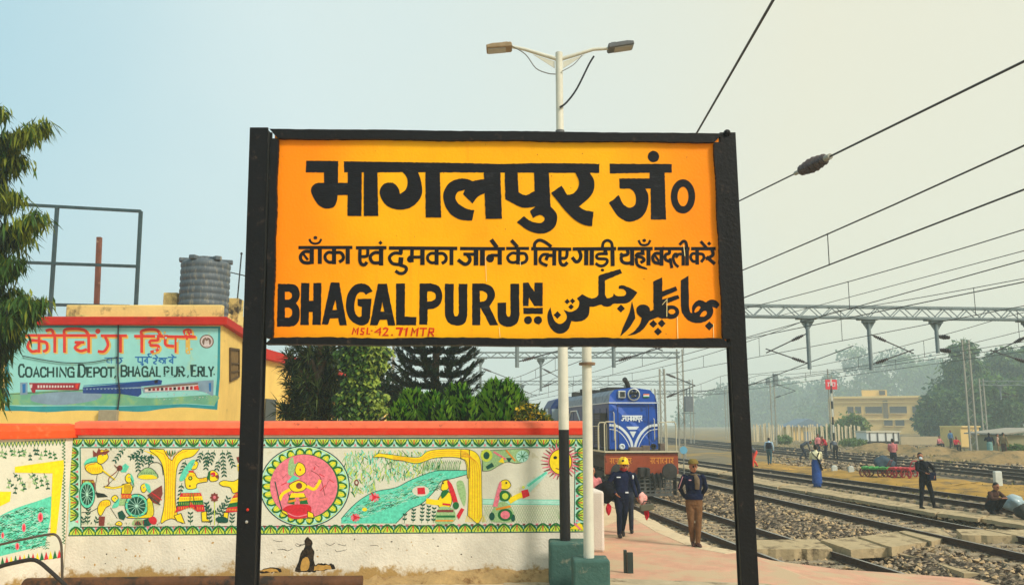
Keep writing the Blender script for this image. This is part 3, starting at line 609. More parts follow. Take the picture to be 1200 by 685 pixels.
body('~250,355 ~262,318 ~300,312 ~322,345 ~300,370 ~265,370'); p.fill('~255,320 ~240,350 205,480 235,485 ~255,400 ~262,345', PK, 8); body('~255,385 ~300,385 ~325,415 ~300,440 ~260,440'); p.fill('~250,395 ~285,380 ~320,410 ~300,445 ~255,440', GR, 8); p.ell(285, 415, 20, 20, LF, 9); p.line('310,450 350,425 395,405', 34, YE, 7); p.fill('388,380 430,370 442,412 398,430', RE, 9); p.fill('~190,560 ~210,490 ~260,450 ~310,470 ~350,560 ~320,580 ~220,580', SA, 6); p.ell(285, 535, 48, 40, GR, 7); p.ell(285, 535, 30, 26, PK, 8); p.line('225,500 320,480', 14, OR, 8); p.ell(200, 545, 18, 26, DG, 7); p.ell(335, 555, 14, 24, DG, 7); p.ell(292, 330, 6, 6, IN, 8); p.ell(402, 358, 9, 9, LF, 8)
p.fill('700,625 760,585 780,600 785,630', YE, 4); p.line('730,590 770,630', 12, PK, 5)
mural = p.mb.build('mural', MUR, wall)
# ---- broken plaster at the foot
p = Paint(wallP); p.jit = .38; p.view(270, 610, 6.667)
p.fill('~605,125 ~640,165 ~636,200 ~655,240 ~650,300 ~668,390 ~600,398 ~505,392 ~530,320 ~548,250 ~580,200 ~578,150', BK - 13, 0); p.fill('~560,300 ~600,280 ~618,330 ~600,380 ~548,380', OC - 13, 1); p.fill('~215,392 ~260,370 ~340,360 ~390,372 400,398 215,405', BK - 13, 0); p.fill('~230,392 ~280,374 ~340,370 385,396', OC - 13, 1); p.fill('640,345 700,330 ~760,335 ~800,335 820,372 700,390 640,388', BK - 13, 0); p.fill('655,352 700,340 780,348 790,375 700,386 650,384', OC - 13, 1)
p.view(0, 0, 1)
for k in range(26): x, y = rng.uniform(300, 560), rng.uniform(630, 652); p.ell(x, y, rng.uniform(.4, 1.4), rng.uniform(.3, .9), rng.choice((0, 1)), 0, n=7)
for k in range(9): x, y = rng.uniform(310, 440), rng.uniform(632, 650); p.line([(x, y), (x + rng.uniform(3, 9), y + rng.uniform(-1, 3)), (x + rng.uniform(9, 15), y + rng.uniform(-2, 2))], .5, 0, 0)
for k in range(14): x, y = rng.uniform(95, 270), rng.uniform(632, 668); p.ell(x, y, rng.uniform(.5, 2), rng.uniform(.4, 1.6), rng.choice((0, 1, 1)), 0, n=8)
p.mb.build('plaster_damage', [MUR[BK], MUR[OC]], wall)
# ---- left wall painting
p = Paint(leftP); p.view(0, 490, 3.51)
p.fill('-40,92 270,78 262,555 -40,625', GD, 0); p.fill('-40,420 ~60,370 ~150,340 212,318 ~208,400 185,520 -40,575', TE, 1)
for k in range(420): x, y = rng.uniform(-20, 190), rng.uniform(370, 540); y = max(y, 405 - (x) * .35); p.line([(x, y), (x + 9, y - 6), (x + 18, y - 3)], 2, rng.choice((MI, DG, GR)), 2)
p.fill('60,198 260,170 262,200 230,480 205,482 215,225 60,222', YE, 3); p.fill('-40,300 ~20,300 45,300 40,340 0,360 -40,365', YE, 3)
for x, y, w2, h2 in ((165, 405, 22, 40), (97, 448, 16, 36), (70, 525, 16, 30), (10, 480, 12, 26)): p.ell(x, y, w2 / 2, h2 / 2, PK, 3); p.ell(x, y, w2 / 4, h2 / 3, RE, 4)
for k in range(20):
    x = -30 + k * 15; y = 100 - k * .75; p.line([(x, y), (x + 7, y + 22), (x + 14, y)], 3.5, GR, 2, straight=True); p.line([(x + 7, y - 2), (x + 7, y + 14)], 3, LF, 2)
for k in range(16):
    x = -36 + k * 18; y = 560 + (250 - x) * .13; p.fill([(x, y + 12), (x + 9, y - 24), (x + 18, y + 8)], (RE, YE, GR)[k % 3], 3)
for k in range(30): y = 95 + k * 14; p.line([(268, y), (256, y + 7), (268, y + 14)], 3, GR, 2, straight=True)
q = p.org; p.view(0, 0, 1)
for k in range(15): sprig(-2 + k * 4.6, rng.uniform(523, 530), 1.57 + rng.uniform(-.4, .4), 9, 4, 3.2, rng.choice((GR, DG, GR, SA)))
for k in range(14): sprig(8 + k * 3.6, rng.uniform(552, 568), 1.57 + rng.uniform(-.7, .7), 11, 4, 3.4, rng.choice((GR, DG, SA)))
p.mb.build('mural', MUR, lw)
# ---- low white wall behind the end of the mural wall, on the platform
a0, a1 = atZ(684, 646, 0), atZ(709, 647, 0)
r_ = empty('low_wall', (a0 + a1) / 2, 'low white parapet with a pink sketch, just past the end of the mural wall', 'wall')
b = MB(); b.prism([a0, a1, a1 + Vector((-.45, 4.2, 0)), a0 + Vector((-.45, 4.2, 0))], (0, 0, 1.16)); b.build('wall_face', mat('white_parapet', (228, 216, 204), .9, .08, 2., .3, 40., dirt=((196, 150, 130), .3, 3.)), r_, bevel=.05)
p = Paint(plane(a0, Vector((0, -1, 0)))); p.view(620, 580, 6.52)
for s in ('500,320 540,350 575,375', '540,350 520,400 505,425', '505,330 545,400 570,385', '525,405 560,410', '510,300 535,335'): p.line(s, 7, 0, 0)
p.mb.build('painted_sketch', [MUR[PK]], r_)
# ---- dirt along the foot of the wall, the pipe, the bent hoops
b = MB(); vs = []; k = 70
for i in range(k + 1):
    q = WL + (WR - WL) * (i / k) + wn_ * .001; h = .02 + .03 * abs(math.sin(i * .9)) + .04 * rng.random() + (.11 if i > 47 else .04 if i > 40 else 0)
    vs += [q + wn_ * (.20 + .1 * rng.random()) + Vector((0, 0, .003)), q + wn_ * .12 + Vector((0, 0, h * .6)), q + Vector((0, 0, h))]
b.add(vs, [(i * 3 + j, i * 3 + j + 1, (i + 1) * 3 + j + 1, (i + 1) * 3 + j) for i in range(k) for j in range(2)]); b.build('ground_dirt', M_dirt, kind='structure', smooth='all')
M_pipe = mat('rusty_brown_pipe', (92, 58, 34), .7, .3, 4., .3, 30., dirt=((40, 30, 24), .45, 3.))
q0, q1 = atZ(-30, 686, .12), atZ(425, 678, .1); q0.y, q1.y = 12.95, 13.28; q0.x, q1.x = -7.2, atY(425, 676, 13.28).x
b = MB(); b.tube([q0, (q0 + q1) / 2 + Vector((0, 0, .012)), q1], .105, 16); tag(b.build('water_pipe', M_pipe, smooth=True), 'rusty brown pipe lying along the foot of the mural wall', 'pipe')
M_hoop = mat('bare_steel_rod', (92, 82, 72), .5, .3, 10., metal=.5)
def pts_at(s, Y, ox, oy, sc): return [atY(ox + x / sc, oy + y / sc, Y) for x, y in curve(s)]
b = MB(); b.tube(pts_at('-60,535 0,518 100,495 200,476 232,480 250,510 254,560 256,660', 12.1, 0, 490, 3.51), .017, 8); tag(b.build('bent_rail', M_hoop, smooth=True), 'thin grey bent steel rail, upper of two before the angled wall', 'rail')
b = MB(); b.tube(pts_at('-60,640 0,608 70,590 130,580 165,592 210,630 275,690', 11.9, 0, 490, 3.51), .028, 8); tag(b.build('bent_rail', mat('dark_steel_rod', (48, 44, 42), .5, .3, 10., metal=.4), smooth=True), 'thick dark bent steel rail, lower of two before the angled wall', 'rail')
# ================================================================== STATION NAME BOARD
YS = 6.7
sgn = empty('station_name_board', (atY(582, 405, YS).x, YS, 0), 'big orange station name board on two black posts, lettered in Hindi, English and Urdu', 'sign')
def orange():
    m = mat('orange_enamel', (255, 178, 0), .6, .08, 3., .14, 45., spec=.2)
    N, L = m.node_tree.nodes, m.node_tree.links; b = N['Principled BSDF']
    old = b.inputs['Base Color'].links[0].from_socket
    t = N.new('ShaderNodeTexCoord'); n = N.new('ShaderNodeTexNoise'); n.inputs['Scale'].default_value = .9; n.inputs['Detail'].default_value = 5; L.new(t.outputs['Object'], n.inputs['Vector'])
    # redder orange towards the side borders of the panel, broken by noise
    s = N.new('ShaderNodeSeparateXYZ'); L.new(t.outputs['Object'], s.inputs[0])
    ax = N.new('ShaderNodeMath'); ax.operation = 'ABSOLUTE'; L.new(s.outputs[0], ax.inputs[0])
    f = N.new('ShaderNodeMapRange'); f.inputs[1].default_value = .9; f.inputs[2].default_value = 1.8; L.new(ax.outputs[0], f.inputs[0])
    a = N.new('ShaderNodeMath'); a.operation = 'MULTIPLY_ADD'; a.inputs[1].default_value = 1.5; a.inputs[2].default_value = -.62; L.new(n.outputs[0], a.inputs[0])
    a2 = N.new('ShaderNodeMath'); a2.operation = 'ADD'; a2.use_clamp = True; L.new(a.outputs[0], a2.inputs[0]); L.new(f.outputs[0], a2.inputs[1])
    mxx = N.new('ShaderNodeMix'); mxx.data_type = 'RGBA'; L.new(a2.outputs[0], mxx.inputs[0]); L.new(old, mxx.inputs[6]); mxx.inputs[7].default_value = (*lin((250, 140, 0)), 1)
    # fine rust specks
    n2 = N.new('ShaderNodeTexNoise'); n2.inputs['Scale'].default_value = 38; n2.inputs['Detail'].default_value = 2; L.new(t.outputs['Object'], n2.inputs['Vector'])
    r = N.new('ShaderNodeMapRange'); r.inputs[1].default_value = .71; r.inputs[2].default_value = .76; L.new(n2.outputs[0], r.inputs[0])
    m3 = N.new('ShaderNodeMix'); m3.data_type = 'RGBA'; L.new(r.outputs[0], m3.inputs[0]); L.new(mxx.outputs[2], m3.inputs[6]); m3.inputs[7].default_value = (*lin((176, 84, 20)), 1)
    # faint run-down streaks
    mp = N.new('ShaderNodeMapping'); mp.inputs['Scale'].default_value = (9, 1, .5); L.new(t.outputs['Object'], mp.inputs[0])
    n4 = N.new('ShaderNodeTexNoise'); n4.inputs['Scale'].default_value = 2.; n4.inputs['Detail'].default_value = 4; L.new(mp.outputs[0], n4.inputs['Vector'])
    r4 = N.new('ShaderNodeMapRange'); r4.inputs[1].default_value = .58; r4.inputs[2].default_value = .8; r4.inputs[4].default_value = .45; L.new(n4.outputs[0], r4.inputs[0])
    m4 = N.new('ShaderNodeMix'); m4.data_type = 'RGBA'; L.new(r4.outputs[0], m4.inputs[0]); L.new(m3.outputs[2], m4.inputs[6]); m4.inputs[7].default_value = (*lin((248, 148, 4)), 1)
    L.new(m4.outputs[2], b.inputs['Base Color'])
    return m
M_or = orange()
M_blk = mat('black_paint', (15, 15, 18), .55, .3, 5., .2, 40., spec=.22, dirt=((62, 50, 42), .35, 11.))
M_ink = mat('black_lettering', (18, 20, 26), .65, .45, 9., .2, 40., spec=.2, dirt=((44, 46, 50), .36, 5.), stretch=(1, 1, 3))
M_red = mat('red_lettering', (206, 44, 14), .7, .15, 20.)
c_ = [atY(x, y, YS) for x, y in ((322, 158), (842, 162), (851, 402), (316, 400))]
b = MB(); b.prism(c_, (0, .05, 0)); b.build('panel', M_or, sgn)
def edgebar(pa, pb, ca, cb, jag):
    """frame bar: outer edge pa-pb, inner edge ca-cb (photo pixels); the inner edge is ragged old paint and sealant"""
    b = MB(); n = 90; A = []; B = []
    for i in range(n + 1):
        t = i / n; j = jag * (.55 * rng.random() + .35 * math.sin(i * .23 + ca[0])) if 0 < i < n else 0; jo = .35 * jag * math.sin(i * .21 + ca[1]) * rng.random()
        o_ = (pa[0] * (1 - t) + pb[0] * t, pa[1] * (1 - t) + pb[1] * t); q = (ca[0] * (1 - t) + cb[0] * t, ca[1] * (1 - t) + cb[1] * t)
        d = (q[0] - o_[0], q[1] - o_[1]); l = math.hypot(*d); d = (d[0] / l, d[1] / l)
        A.append(atY(o_[0] + d[0] * jo, o_[1] + d[1] * jo, YS)); B.append(atY(q[0] + d[0] * j, q[1] + d[1] * j, YS))
    F, K = Vector((0, -.035, 0)), Vector((0, .075, 0)); vs = []
    for i in range(n + 1): vs += [A[i] + F, B[i] + F, B[i] + K, A[i] + K]
    b.add(vs, [(i * 4 + j, i * 4 + (j + 1) % 4, i * 4 + 4 + (j + 1) % 4, i * 4 + 4 + j) for i in range(n) for j in range(4)] + [(0, 1, 2, 3), (n * 4 + 3, n * 4 + 2, n * 4 + 1, n * 4)])
    return b
edgebar((317, 152.5), (846, 158), (327, 163.5), (836, 167.8), 1.3).build('frame_bar', M_blk, sgn)
edgebar((311.5, 403.5), (856, 406.5), (320, 396), (847, 397.3), 2.0).build('frame_bar', M_blk, sgn)
edgebar((318, 163.8), (312.3, 396), (327, 163.8), (320.5, 396), 1.2).build('frame_bar', M_blk, sgn)
edgebar((845.5, 168.2), (855.5, 397.2), (836, 168.2), (846.5, 397.2), 1.2).build('frame_bar', M_blk, sgn)
def post(top, bot, wpx, Yc, dep, name='post'):
    a, c = atY(*top, Yc), atY(*bot, Yc); k = (c.x - a.x) / (c.z - a.z); c = Vector((a.x + k * (0 - a.z), Yc, 0)); w2 = wpx * .00668 / 2
    b = MB()
    # rolled steel post: web with a flange front and back
    for y0, y1, hw in ((-dep, -dep + .02, w2), (-dep + .02, dep - .02, w2 * .82), (dep - .02, dep, w2)):
        q = [Vector((c.x - hw, Yc + y0, -.2)), Vector((c.x + hw, Yc + y0, -.2)), Vector((c.x + hw, Yc + y1, -.2)), Vector((c.x - hw, Yc + y1, -.2))]
        b.prism(q, (a.x - c.x, 0, a.z + .2))
    return b.build(name, M_blk, sgn, bevel=.004)
lp = post((306.3, 152.5), (290, 685), 22.5, 6.76, .07); rp = post((850.5, 158), (877, 685), 19.5, 6.76, .065)
b = MB()
for x, y in ((290.2, 596.7),): b.ell(atY(x, y, 6.685), (.011, .008, .011), 8, 6)
b.build('bolt', M_red, lp)
b = MB(); b.ell(atY(289, 611, 6.685), (.012, .008, .012), 8, 6); b.build('bolt', mat('bare_bolt', (190, 186, 178), .4, .2, metal=.5), lp)
b = MB(); b.ell(atY(852, 156, 6.70), (.03, .03, .03), 10, 8); b.build('bolt', M_blk, rp)
# ---- lettering, traced letter by letter
P1 = Paint(plane(Vector((0, YS, 2)), Vector((0, -1, 0))))
p = P1; K = 0; p.jit = .13
p.view(0, 0, 1); p.fill([(402.8, 189), (430, 189.4), (550, 191.2), (590, 192.2), (625, 191.2), (670, 191.3), (702.4, 192), (702.1, 202.8), (516, 202), (403.3, 202)], K, 0)
p.view(350, 180, 6.85)
p.fill('62,57 318,60 316,235 400,236 400,333 312,333 ~308,375 ~285,425 ~230,441 ~165,418 ~120,355 ~99,300 ~112,258 ~150,236 205,235 203,152 57,150', K, 1)
p.fill('395,120 508,120 505,500 393,500', K, 2); p.fill('524,120 632,120 640,500 524,500', K, 2)
p.view(430, 180, 6.85)
p.fill('270,120 285,148 ~318,190 ~326,240 ~310,290 265,325 ~256,285 ~225,245 ~180,232 ~128,250 ~102,308 ~122,372 ~170,425 ~250,449 ~330,441 ~390,405 ~432,350 ~444,290 ~430,205 410,148 410,120', K, 1); p.fill('470,120 585,120 597,512 472,512', K, 2)
p.view(510, 180, 6.85)
p.fill('400,206 ~350,210 300,222 ~250,203 ~190,202 ~118,232 ~76,290 ~64,350 ~86,432 ~140,500 ~215,532 295,538 315,455 ~250,441 ~190,405 ~162,355 ~182,308 237,292 224,325 300,401 ~340,348 402,316', K, 1); p.fill('390,120 522,120 537,523 405,523', K, 2)
p.view(590, 180, 6.85)
p.fill('10,120 112,120 122,312 ~180,334 250,300 245,120 362,120 372,290 378,425 ~420,470 ~431,522 ~410,590 ~350,632 ~280,641 ~195,615 107,552 163,500 ~215,540 ~285,558 ~322,543 ~328,515 ~300,494 ~268,500 237,518 212,462 256,424 ~205,433 ~150,432 ~95,410 15,366', K, 1)
p.fill('570,120 690,120 690,150 ~726,215 ~725,290 ~690,352 605,425 ~655,455 723,467 710,583 ~640,570 ~560,522 ~480,440 383,317 465,257 512,332 ~560,320 ~598,275 ~605,220 575,150', K, 2)
p.view(700, 170, 6.85)
p.fill('98,150 598,152 597,220 540,222 552,598 430,598 428,350 385,350 ~408,400 ~406,480 ~372,560 ~310,605 ~240,613 ~165,570 92,465 172,400 ~205,470 ~255,502 ~300,482 ~309,425 ~290,372 255,350 180,350 175,268 418,268 418,222 100,228', K, 0)
p.ell(450, 93, 46, 46, K, 0); p.ell(687, 412, 98, 138, K, 0, hole=(687, 413, 44, 78), n=32)
# second line, brush strokes
def strokes(view, items):
    p.view(*view)
    for s, w_ in items: p.line(s, w_, K, rng.randrange(3), capx=2)
strokes((345, 275, 12), [('60,180 815,178', 46), ('235,238 150,236 95,282 88,335 120,382 180,396 240,388', 48), ('120,262 190,352', 34), ('246,185 246,408', 60), ('358,185 358,408', 58), ('212,60 235,105 290,125 350,108 378,60', 32),
    ('558,185 558,412', 60), ('545,255 480,247 434,290 442,350 490,386 545,382', 44), ('580,250 650,252 688,300 680,350 632,382', 46), ('752,185 752,408', 58), ('868,183 1222,183', 46), ('925,185 922,350 945,412 990,420 1022,385', 48), ('1032,190 1032,270 1010,303 935,308', 44),
    ('1215,252 1130,252 1072,300 1078,358 1120,394 1215,392', 46)])
p.ell(295, 42, 27, 25, K, 0)
strokes((440, 275, 12), [('0,182 155,182', 46), ('80,185 80,430', 62), ('193,186 1150,192', 48), ('358,190 356,265', 56), ('372,264 270,257 207,300 202,350 240,402 310,417 372,418', 46), ('362,318 352,420', 66), ('345,425 420,450 436,490 400,535 340,542 282,508', 46),
    ('515,195 512,385', 52), ('470,316 680,312', 42), ('662,195 662,422', 62), ('860,195 860,422', 58), ('850,265 785,260 737,300 742,358 790,394 850,387', 42), ('875,265 950,264 993,310 985,368 935,402', 46), ('1070,195 1070,424', 54)])
p.dia(70, 112, 30, K, 0); p.ell(488, 345, 46, 46, K, 0)
strokes((530, 275, 12), [('113,193 740,197', 46), ('160,272 345,275', 44), ('215,280 250,340 226,396 170,412 82,352', 50), ('335,195 335,428', 64), ('426,195 424,430', 68), ('668,195 668,418', 60), ('650,290 545,287', 42), ('548,70 628,178', 58), ('760,192 1078,192', 44), ('832,78 918,172', 50),
    ('928,185 926,414', 54), ('915,262 840,258 780,312 802,372 860,390 920,374', 42), ('940,262 1020,265 1050,322 1030,376 962,404', 44)])
p.ell(532, 332, 56, 58, K, 0)
strokes((615, 275, 10.909), [('85,178 592,185', 43), ('138,178 138,387', 48), ('122,172 130,108 182,70 252,90 340,152', 42), ('305,252 235,254 197,302 207,357 288,394', 38), ('272,322 300,268 370,265', 42), ('378,190 376,390', 50), ('450,190 450,330 472,380 512,385 545,352', 44), ('540,195 540,252 520,297 450,300', 40),
    ('615,182 1165,178', 43), ('690,190 716,262 700,322 655,345 605,288', 46), ('787,190 785,387', 54), ('858,190 856,387', 54), ('1030,185 1030,238', 50), ('1060,243 950,245 917,275 940,305 1040,312 1052,352 1010,392 955,396 905,365', 38), ('1120,175 1125,397', 50), ('1122,175 1106,100 1056,72 1006,100 990,172', 38)])
p.ell(992, 450, 22, 18, K, 0)
strokes((715, 275, 9.2308), [('85,150 458,150', 36), ('185,160 190,210 125,232 128,285 175,308 240,300', 36), ('110,205 150,230', 34), ('238,155 238,330', 44), ('350,155 350,205', 40), ('372,203 300,206 285,232 345,245 368,275 330,300', 34), ('280,250 300,330 400,370', [34, 34, 26, 12]), ('415,155 415,330', 44), ('308,60 330,102 368,112 410,102 434,60', 26),
    ('480,150 858,150', 36), ('545,203 490,202 460,246 482,298 545,310', 34), ('485,225 528,285', 26), ('556,155 556,332', 42), ('640,160 640,200 600,215 600,268 655,292', 34), ('648,255 656,300 668,358', 32), ('742,218 702,208 682,250 700,310 738,348', 30), ('712,245 742,210 790,212', 30), ('790,155 790,330', 34), ('832,155 832,330', 40), ('832,155 820,86 790,70 752,108', 32),
    ('878,150 1140,150', 36), ('940,155 942,320', 40), ('930,203 887,206 871,246 895,286 935,288', 32), ('950,205 1000,211 1014,250 985,294', 32), ('1100,158 1112,215 1065,248 1035,258', 36), ('1042,240 1132,314', 38), ('980,72 1042,142', 32)])
p.ell(368, 62, 20, 18, K, 0); p.dia(1070, 95, 24, K, 0)
# English
p.view(320, 320, 8.567)
p.fill('50,107 195,107 ~243,133 ~268,200 ~258,260 230,300 ~258,340 ~268,400 ~258,475 ~222,522 170,535 40,535', K, 0, holes=('120,185 160,185 ~186,205 ~187,242 160,264 120,264', '120,345 160,345 ~188,368 ~188,418 160,444 120,444'))
p.fill('282,97 365,97 362,275 405,275 405,97 487,97 480,518 395,518 398,388 360,388 360,520 275,520', K, 0)
p.fill('580,93 665,93 742,522 668,522 655,452 573,452 552,515 490,512', K, 1, holes=('627,270 643,368 597,368',))
p.fill('1000,180 932,215 ~905,192 ~868,192 ~835,230 ~816,320 ~826,400 ~860,437 888,430 892,338 850,325 848,258 988,255 975,440 ~955,495 ~905,523 ~840,512 ~775,465 ~740,390 ~732,310 ~750,210 ~800,135 ~870,103 ~950,120', K, 0)
p.view(430, 320, 8.567)
p.fill('112,105 200,105 285,522 213,522 200,465 130,465 108,520 30,520', K, 1, holes=('155,285 175,385 138,385',)); p.fill('293,103 383,103 380,435 497,438 495,520 293,522', K, 0)
p.fill('530,103 640,101 ~718,128 ~751,190 ~755,250 ~733,312 ~680,350 610,362 607,515 525,515', K, 0, holes=('607,182 650,181 ~686,205 ~687,255 650,281 605,283',))
p.fill('782,105 873,105 870,400 ~883,428 ~907,428 922,400 920,105 1008,105 1008,420 ~988,490 ~940,522 ~880,522 ~820,497 ~788,440 782,400', K, 0)
p.view(535, 320, 8.567)
p.fill('157,103 285,103 ~350,133 ~383,190 ~380,250 330,332 420,522 335,522 240,345 240,522 157,522', K, 0, holes=('232,178 262,178 ~300,200 ~308,238 ~285,275 235,288',))
p.fill('540,105 628,105 632,420 ~613,490 ~560,530 ~490,534 ~433,500 ~414,440 412,295 498,295 498,400 ~513,435 ~535,430 543,400', K, 1); p.fill('667,95 720,95 782,185 782,95 865,95 865,330 780,330 728,245 722,330 667,330', K, 0)
p.fill('670,347 867,347 867,408 672,408', K, 0); p.ell(717, 470, 40, 41, K, 0); p.ell(817, 470, 41, 41, K, 0)
# Urdu
p.view(640, 310, 7.608)
p.fill('38,378 ~14,430 ~12,490 ~32,552 ~80,603 ~140,612 ~195,578 225,502 ~275,508 ~335,494 ~376,455 ~386,405 387,374 ~430,373 ~485,357 ~520,372 ~565,371 ~602,348 ~655,347 ~720,341 ~768,308 814,247 ~760,213 ~690,185 ~652,188 646,214 ~690,220 ~713,250 ~698,275 ~650,280 ~620,273 602,255 ~590,285 541,300 525,270 525,140 677,75 660,38 480,90 466,102 465,270 ~440,292 ~395,298 320,262 274,300 ~294,330 ~290,370 ~265,400 ~215,420 155,402 ~182,450 ~176,492 ~130,526 ~85,510 ~56,455', K, 0)
p.dia(100, 447, 34, K, 0); p.dia(187, 328, 25, K, 0); p.dia(235, 323, 25, K, 0); p.dia(222, 375, 25, K, 0); p.dia(666, 390, 36, K, 0)
p.view(725, 310, 7.608)
p.fill('118,325 ~138,405 148,475 ~90,568 15,635 ~40,555 ~95,430', K, 1)
p.fill('280,415 312,400 308,150 388,112 390,480 350,467 272,497 ~258,520 ~215,577 ~150,616 76,633 ~140,590 ~188,530 205,475 ~166,438 ~159,388 ~190,358 ~232,356 ~270,378', K, 1)
p.fill('385,240 508,193 523,230 385,287', K, 2); p.fill('385,312 530,268 542,300 385,362', K, 2); p.ell(466, 422, 74, 62, K, 0, hole=(474, 418, 31, 22)); p.fill('380,350 425,350 430,480 380,480', K, 2)
p.dia(308, 527, 36, K, 0); p.dia(384, 523, 36, K, 0); p.dia(350, 596, 36, K, 0)
p.fill('553,140 622,98 628,380 ~638,422 655,432 ~656,370 ~695,322 ~740,316 775,335 ~820,310 ~868,320 ~897,355 875,390 835,374 ~843,420 ~822,470 ~770,506 ~700,520 ~630,502 ~578,450 ~556,380', K, 0, holes=('~675,425 ~685,390 ~715,368 732,382 ~705,415', '722,460 ~745,422 ~775,410 ~786,435 ~762,462'))
p.dia(808, 545, 40, K, 0)
P1.mb.build('black_lettering', M_ink, sgn)
p = Paint(P1.proj); p.view(400, 375, 10)
for s in ('128,165 150,88 165,140 196,88 188,168', '272,96 236,98 234,124 262,140 254,164 220,162', '310,88 302,162 336,160', '462,92 395,142 466,140', '458,92 450,175', '492,102 520,88 545,100 535,130 492,175 552,175', '735,108 770,88 758,182', '820,182 838,90 855,142 897,90 886,186', '922,95 1002,95', '965,95 955,182', '1020,186 1036,93 1085,100 1080,135 1034,142', '1050,142 1082,184'): p.line(s, 17, 0, rng.randrange(3), straight=True, capx=3)
p.line('640,95 708,93 680,182', 24, 0, 0, straight=True); p.line('345,122 368,122', 14, 0, 0); p.ell(595, 172, 12, 10, 0, 0)
p.mb.build('height_lettering', M_red, sgn)
# pale scratches and paint runs
p = Paint(P1.proj); p.view(0, 0, 1)
for s, w_ in (('781.5,351 781.3,371', .8), ('793.5,371 794.5,404', .9), ('835.8,379 836.2,398', .7), ('801,287 802.5,300', .9), ('569,300 570,330', .5), ('609.5,306 610,312', .7), ('585,383 586,395', .6), ('776,357 782,350', .6)): p = Paint(P1.proj); p.view(0, 0, 1); p.line(s, w_, 0, 4); p.mb.build('scratch', mat('pale_scratch', (236, 214, 150), .8), sgn)
# ================================================================== LAMP STANDARD, PLAIN POLE, CONCRETE PLINTHS
M_pw = mat('cream_pole_paint', (204, 202, 186), .55, .08, 6., .1, 40., dirt=((150, 138, 112), .30, 4.))
M_grn = mat('green_plinth_paint', (62, 96, 88), .85, .22, 3., .5, 24., dirt=((140, 138, 118), .36, 5.))
M_pb = mat('black_pole_band', (24, 24, 26), .5, .2, 6.)
bt = atZ(659, 672, 0); bt.y = 13.62; bt.x = atY(666, 640, 13.5).x
lamp = empty('street_lamp', (bt.x, 13.62, 0), 'tall double armed street lamp, cream above and black below, on a green plinth', 'street lamp')
b = MB(); b.box((bt.x, 13.62, .335), (.58, .52, .67)); b.build('plinth', M_grn, lamp, bevel=.035)
zt = atY(655, 62, 13.62).z; xt = atY(655, 62, 13.62).x; xb = atY(662.2, 615, 13.62).x; zm = atY(658, 503, 13.62).z
xat = lambda z: xb + (xt - xb) * (z - .67) / (zt - .67)
b = MB(); b.tube([(xat(.66), 13.62, .66), (xat(zm), 13.62, zm)], [.083, .081], 20); b.build('lower_pole', M_pb, lamp, smooth=True)
b = MB(); b.tube([(xat(zm), 13.62, zm), (xat(5), 13.62, 5), (xat(5.02), 13.62, 5.02), (xt, 13.62, zt)], [.0825, .078, .066, .060], 20); b.build('upper_pole', M_pw, lamp, smooth=True)
PY = 13.62
M_lh = mat('lamp_housing_tan', (150, 128, 96), .5, .2, 8.); M_lg = mat('lamp_housing_grey', (96, 98, 100), .5, .2, 8.); M_lens = mat('lamp_lens', (170, 168, 160), .2, .1, 8.)
def P_(x, y, dy=0): return atY(x, y, PY + dy)
for (tipx, tipy, kx, ky), mh in (((600, 55, 570, 58), M_lh), ((712, 57, 742, 53), M_lg)):
    b = MB(); s = 1 if tipx > 655 else -1
    b.tube([P_(655, 70), P_(655 + s * 22, 63.5), P_(655 + s * 40, 58), P_(tipx, tipy)], [.034, .032, .028, .026], 10)
    arm = b.build('arm', M_pw, lamp, smooth=True)
    b = MB(); b.prism([P_(655 + s * 5, 72, -.006), P_(655 + s * 30, 64, -.006), P_(655 + s * 5, 80, -.006)], (0, .012, 0)); b.build('gusset', M_pw, arm)
    b = MB(); d = (P_(kx, ky) - P_(tipx, tipy)); o0 = P_(tipx, tipy); u = d.normalized(); up = Vector((-u.z * s, 0, abs(u.x)))
    f = lambda a, h, y: o0 + d * a + up * h + Vector((0, y, 0))
    prof = [(0.0, .025), (.05, .042), (.75, .05), (1.0, .03), (1.0, -.03), (.05, -.042), (0, -.02)]
    b.prism([f(a, h, -.13) for a, h in prof], (0, .26, 0)); hd = b.build('lamp_head', mh, lamp, bevel=.015)
    b = MB(); b.prism([f(a, h, -.10) for a, h in ((.25, -.034), (.95, -.028), (.95, -.045), (.25, -.05))], (0, .2, 0)); b.build('lens', M_lens, hd)
    b = MB(); b.prism([f(a, h, -.05) for a, h in ((.15, .04), (.15, .085), (.34, .085), (.34, .045))], (0, .1, 0)); b.build('photocell', mh, hd, bevel=.01)
M_cab = mat('black_cable', (40, 42, 48), .6)
b = MB(); b.tube([P_(*q, -.09) for q in curve('696,66 690,76 676,104 664,120 656,126')], .017, 6); b.build('cable', M_cab, lamp, smooth=True)
b = MB(); b.tube([P_(*q, -.07) for q in curve('600,54 616,64 628,80 642,86 651,87')], .009, 6); b.tube([P_(*q, -.07) for q in curve('682,65 672,76 658,84')], .007, 6); b.build('cable', mat('grey_cable', (120, 120, 118), .6), lamp, smooth=True)
b = MB(); b.tube([(xat(7.2), PY, 7.2), (xat(7.26), PY, 7.26)], .075, 16); b.build('clamp_band', M_lg, lamp)
p2x = atY(692.5, 665, 12.75).x
pole = empty('steel_pole', (p2x, 12.8, 0), 'plain cream pipe pole with a collar, on the nearer green plinth', 'pole')
b = MB(); b.box((p2x, 12.84, .265), (.52, .50, .53)); b.build('plinth', M_grn, pole, bevel=.03)
px_ = atY(690, 645, 12.84); qx_ = atY(687.5, 405, 12.84)
b = MB(); b.tube([(px_.x, 12.84, .52), (qx_.x, 12.84, qx_.z), (2 * qx_.x - px_.x + .03, 12.84, 5.9)], [.077, .072, .060], 20); b.build('pole_tube', M_pw, pole, smooth=True)
